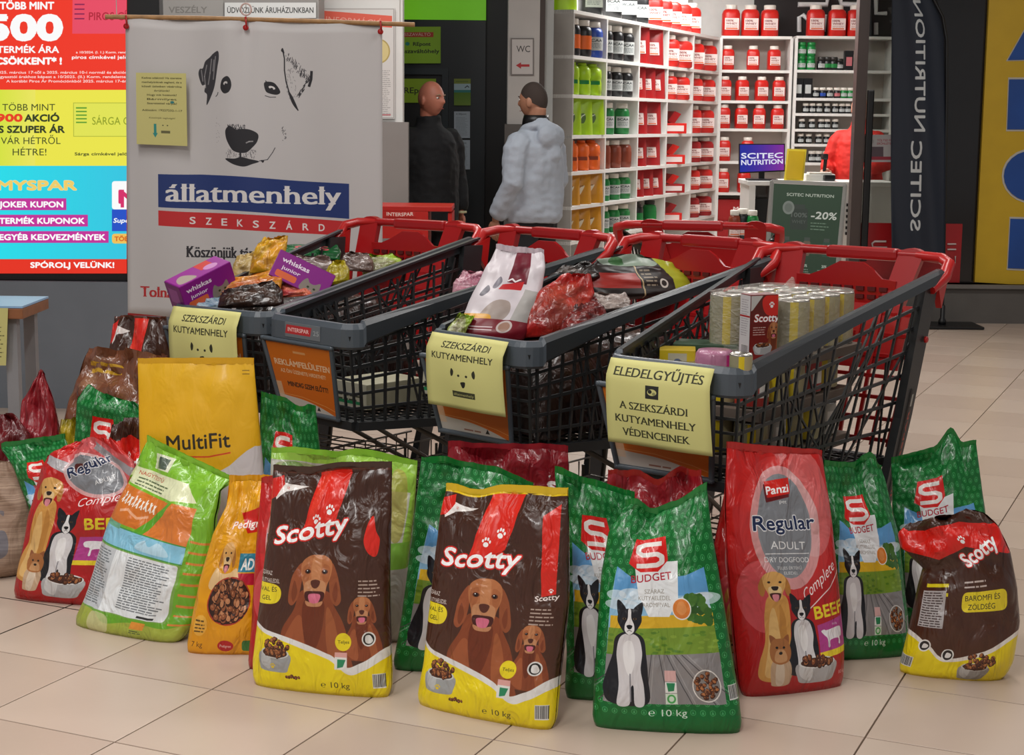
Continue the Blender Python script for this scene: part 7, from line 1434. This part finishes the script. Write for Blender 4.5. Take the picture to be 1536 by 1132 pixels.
# trolley D
h = TD[2]; RD_ = Matrix.Rotation(-h, 3, 'Z')
CB_ = mat('6f6258', .8, bump=.05, bscale=30)
canart = simple(100, 60, 'd8c01c', lambda c: (c.rect(30, 0, 70, 60, 'e2c81a'), c.blob([(36, 60), (38, 40), (46, 30), (56, 32), (64, 42), (64, 60)], '2e2824'), c.blob([(56, 60), (56, 44), (62, 40), (66, 60)], 'c8c0b8'), c.rect(70, 0, 88, 60, '8c886a'), c.rect(8, 0, 30, 60, 'aca27a'), c.rect(88, 0, 100, 60, '8a866a')), 'can_label')
def can(loc, r, hh, label, group, m):
    mb = MB(); mb.lathe([(r * .93, 0), (r, .004), (r, hh - .004), (r * .95, hh), (r * .9, hh - .003), (0.001, hh - .003)], n=24); o = mb.build('food_can', mat('b4b0a8', .25, .9, vary=0)); o.location = loc; o.rotation_euler = (0, 0, -h + .3); tag(o, label, 'can', group)
    mb = MB(); mb.grid(lambda u, v: Vector((r * 1.006 * math.sin(u * 6.2832), -r * 1.006 * math.cos(u * 6.2832), .006 + (hh - .012) * v)), 24, 1, lambda u, v: ((u * 2 + .5) % 1.0001 if 0 else min(.999, max(.001, u)), v)); mb.build('paper_label', m, o); return o
for lay, (z_, hh_) in enumerate(((.53, .14), (.68, .14))):
    carton('can_tray', 'flat brown cardboard tray under the cans in the right trolley, %s one' % ('lowest', 'middle')[lay], 'tray', tp(*TD, 0, .52, z_ + .02), (.34, .62, .035), RD_, CB_)
    for i in range(3):
        for j in range(5):
            o = can(tp(*TD, -.11 + i * .11, .27 + j * .115, z_ + .04), .05, .108, ('small can, %s row from the front, %s, %s layer seen through the right trolley lattice' % (ordn(j), ('left', 'middle', 'right')[i], ('lowest', 'second')[lay])), 'cans in the %s layer of the right trolley' % ('lowest', 'second')[lay], canart if (i + j + lay) % 3 else simple(20, 12, ('0e6a3c', 'a82a24', 'b8b4ac')[(i * 2 + j) % 3], lambda c: (c.rect(2, 3, 8, 9, 'e8e4dc'), c.rect(12, 2, 18, 6, 'd8b82a')), 'can_lab_%d%d%d' % (lay, i, j), 3))
carton('can_tray', 'grey brown cardboard tray of the shrink wrapped big cans on top of the right trolley', 'tray', tp(*TD, 0.0, .66, .838), (.36, .42, .03), RD_, CB_)
for i in range(3):
    for j in range(4):
        can(tp(*TD, -.115 + i * .115, .505 + j * .105, .854), .05, .165, 'tall yellow can, row %s from the handle, %s across the shrink wrapped pack' % (('fourth', 'third', 'second', 'first')[j], ('left', 'middle', 'right')[i]), 'cans in the shrink wrapped pack', canart)
film = bpy.data.materials.new('clear_film'); film.use_nodes = True; nt = film.node_tree; nt.nodes.clear()
out = nt.nodes.new('ShaderNodeOutputMaterial'); mx = nt.nodes.new('ShaderNodeMixShader'); tr2 = nt.nodes.new('ShaderNodeBsdfTransparent'); gl2 = nt.nodes.new('ShaderNodeBsdfPrincipled'); gl2.inputs['Base Color'].default_value = (.75, .73, .66, 1); gl2.inputs['Roughness'].default_value = .18
nz = nt.nodes.new('ShaderNodeTexNoise'); nz.inputs['Scale'].default_value = 16; nz.inputs['Distortion'].default_value = 1; mr = nt.nodes.new('ShaderNodeMapRange'); mr.inputs[3].default_value = .02; mr.inputs[4].default_value = .36; bpn = nt.nodes.new('ShaderNodeBump'); bpn.inputs['Strength'].default_value = .6; bpn.inputs['Distance'].default_value = .02
nt.links.new(nz.outputs['Fac'], mr.inputs[0]); nt.links.new(mr.outputs[0], mx.inputs[0]); nt.links.new(nz.outputs['Fac'], bpn.inputs['Height']); nt.links.new(bpn.outputs[0], gl2.inputs['Normal'])
nt.links.new(tr2.outputs[0], mx.inputs[1]); nt.links.new(gl2.outputs[0], mx.inputs[2]); nt.links.new(mx.outputs[0], out.inputs[0])
mb = MB()
def FW(u, v):
    a = u * 2 * math.pi; x_, y_ = math.cos(a), math.sin(a); k = (abs(x_) ** 5 + abs(y_) ** 5) ** (-.2); e = .004 * noise.noise(Vector((u * 20, v * 8, 3)))
    return tp(*TD, x_ * k * (.178 + e), .66 + y_ * k * (.217 + e), .835 + .19 * v)
mb.grid(FW, 64, 6); mb.grid(lambda u, v: FW(u, 1).lerp(tp(*TD, 0, .66, 1.03 + .01 * noise.noise(Vector((u * 9, v * 5, 0)))), v), 64, 8); mb.tube([tp(*TD, .03, .64, 1.025), tp(*TD, .035, .64, 1.045), tp(*TD, .04, .645, 1.07)], [.03, .018, .004], 8)
o = mb.build('shrink_film', film); tag(o, 'clear shrink film wrapped around the big yellow cans', 'film')
sbx = simple(60, 110, '7c1a16', lambda c: (c.grad(0, 0, 60, 110, '5a2018', '8a1c18'), c.poly([(0, 0), (26, 0), (4, 24), (0, 26)], 'c8c4c0'), c.blob([(26, 6), (44, -4), (64, -4), (64, 30), (40, 34), (28, 24)], 'd8281c'), paw(c, 46, 16, 6), c.text('Scotty', 8, 44, 13, 'ffffff', w=54, bold=.03, shear=.15, out='c8201a', outw=.04), c.lines(6, 54, 34, 4, 4, 'e0c8c0', 1.4, 2), vizsla(c, 52, 56, 1.8), bowl(c, 10, 46, 80, 100)), 'scotty_box', 6)
sbs = simple(30, 110, 'c4c2c2', lambda c: (c.lines(4, 8, 26, 16, 4, '8a8488', 1.2, 6), c.rect(0, 34, 30, 37, 'a02020'), c.barcode(6, 84, 26, 104)), 'scotty_side', 5)
pc_ = at(1138, 490, 4.86); ps_ = at(1116, 490, 4.9)
carton('biscuit_box', 'upright Scotty biscuit box with white side standing in the right trolley', 'box', pc_, (.095, .06, .20), Matrix.Rotation(math.radians(22), 3, 'Z'), mat('6a1a16', .4), {'-y': sbx, '-x': sbs})
ybx = simple(60, 36, 'c8b020', lambda c: (c.rect(14, 4, 46, 34, 'b8b49c'), c.ell(30, 16, 6, 4, '5a6a8a'), c.lines(18, 26, 42, 2, 4, '6a6a5a', 1.2, 2)), 'yellow_box')
carton('food_box', 'yellow box with pale panel at the front left inside the right trolley', 'box', at(1016, 540, 4.98), (.11, .1, .075), Matrix.Rotation(-.1, 3, 'Z'), mat('b89c1c', .45), {'-y': ybx})
carton('food_box', 'green topped flat box behind the pink roll in the right trolley', 'box', at(1060, 522, 5.08), (.2, .12, .04), Matrix.Rotation(-.2, 3, 'Z'), mat('35503a', .45))
mb = MB(); q = at(1072, 540, 4.88); mb.lathe([(.001, -.03), (.05, -.032), (.058, -.02), (.06, 0), (.058, .02), (.05, .032), (.001, .03)], q, 24); o = mb.build('wrapped_roll', A('pinkroll', art_plain, 'b87a98', ('d8a8c0', '9a5a78'), 30)); tag(o, 'pink wrapped roll with magenta stripe at the front of the right trolley', 'roll')
mb = MB(); mb.grid(lambda u, v: q + Vector((.0608 * math.sin(.5 + u * .2), -.0608 * math.cos(.5 + u * .2), -.022 + .044 * v)), 4, 2); mb.build('stripe', mat('c0207a', .4), o)
can(at_z(1111, 556, .86) , .032, .05, 'small yellow can next to the pink roll in the right trolley', None, canart)

# ---------------------------------------------------------------- origin of every thing at its own base
def subtree(o):
    r = []
    for c_ in o.children: r.append(c_); r += subtree(c_)
    return r
bpy.context.view_layer.update()
for o in list(SC.objects):
    if o.parent is None and o.type == 'EMPTY' and o.location.length < 1e-6 and o.children:
        lo, hi_ = Vector((1e9,) * 3), Vector((-1e9,) * 3)
        for c_ in subtree(o):
            if c_.type != 'MESH': continue
            for b in c_.bound_box: p_ = c_.matrix_world @ Vector(b); lo = Vector(map(min, lo, p_)); hi_ = Vector(map(max, hi_, p_))
        d = Vector(((lo.x + hi_.x) / 2, (lo.y + hi_.y) / 2, lo.z)); o.location = d
        for c_ in o.children: c_.location -= d
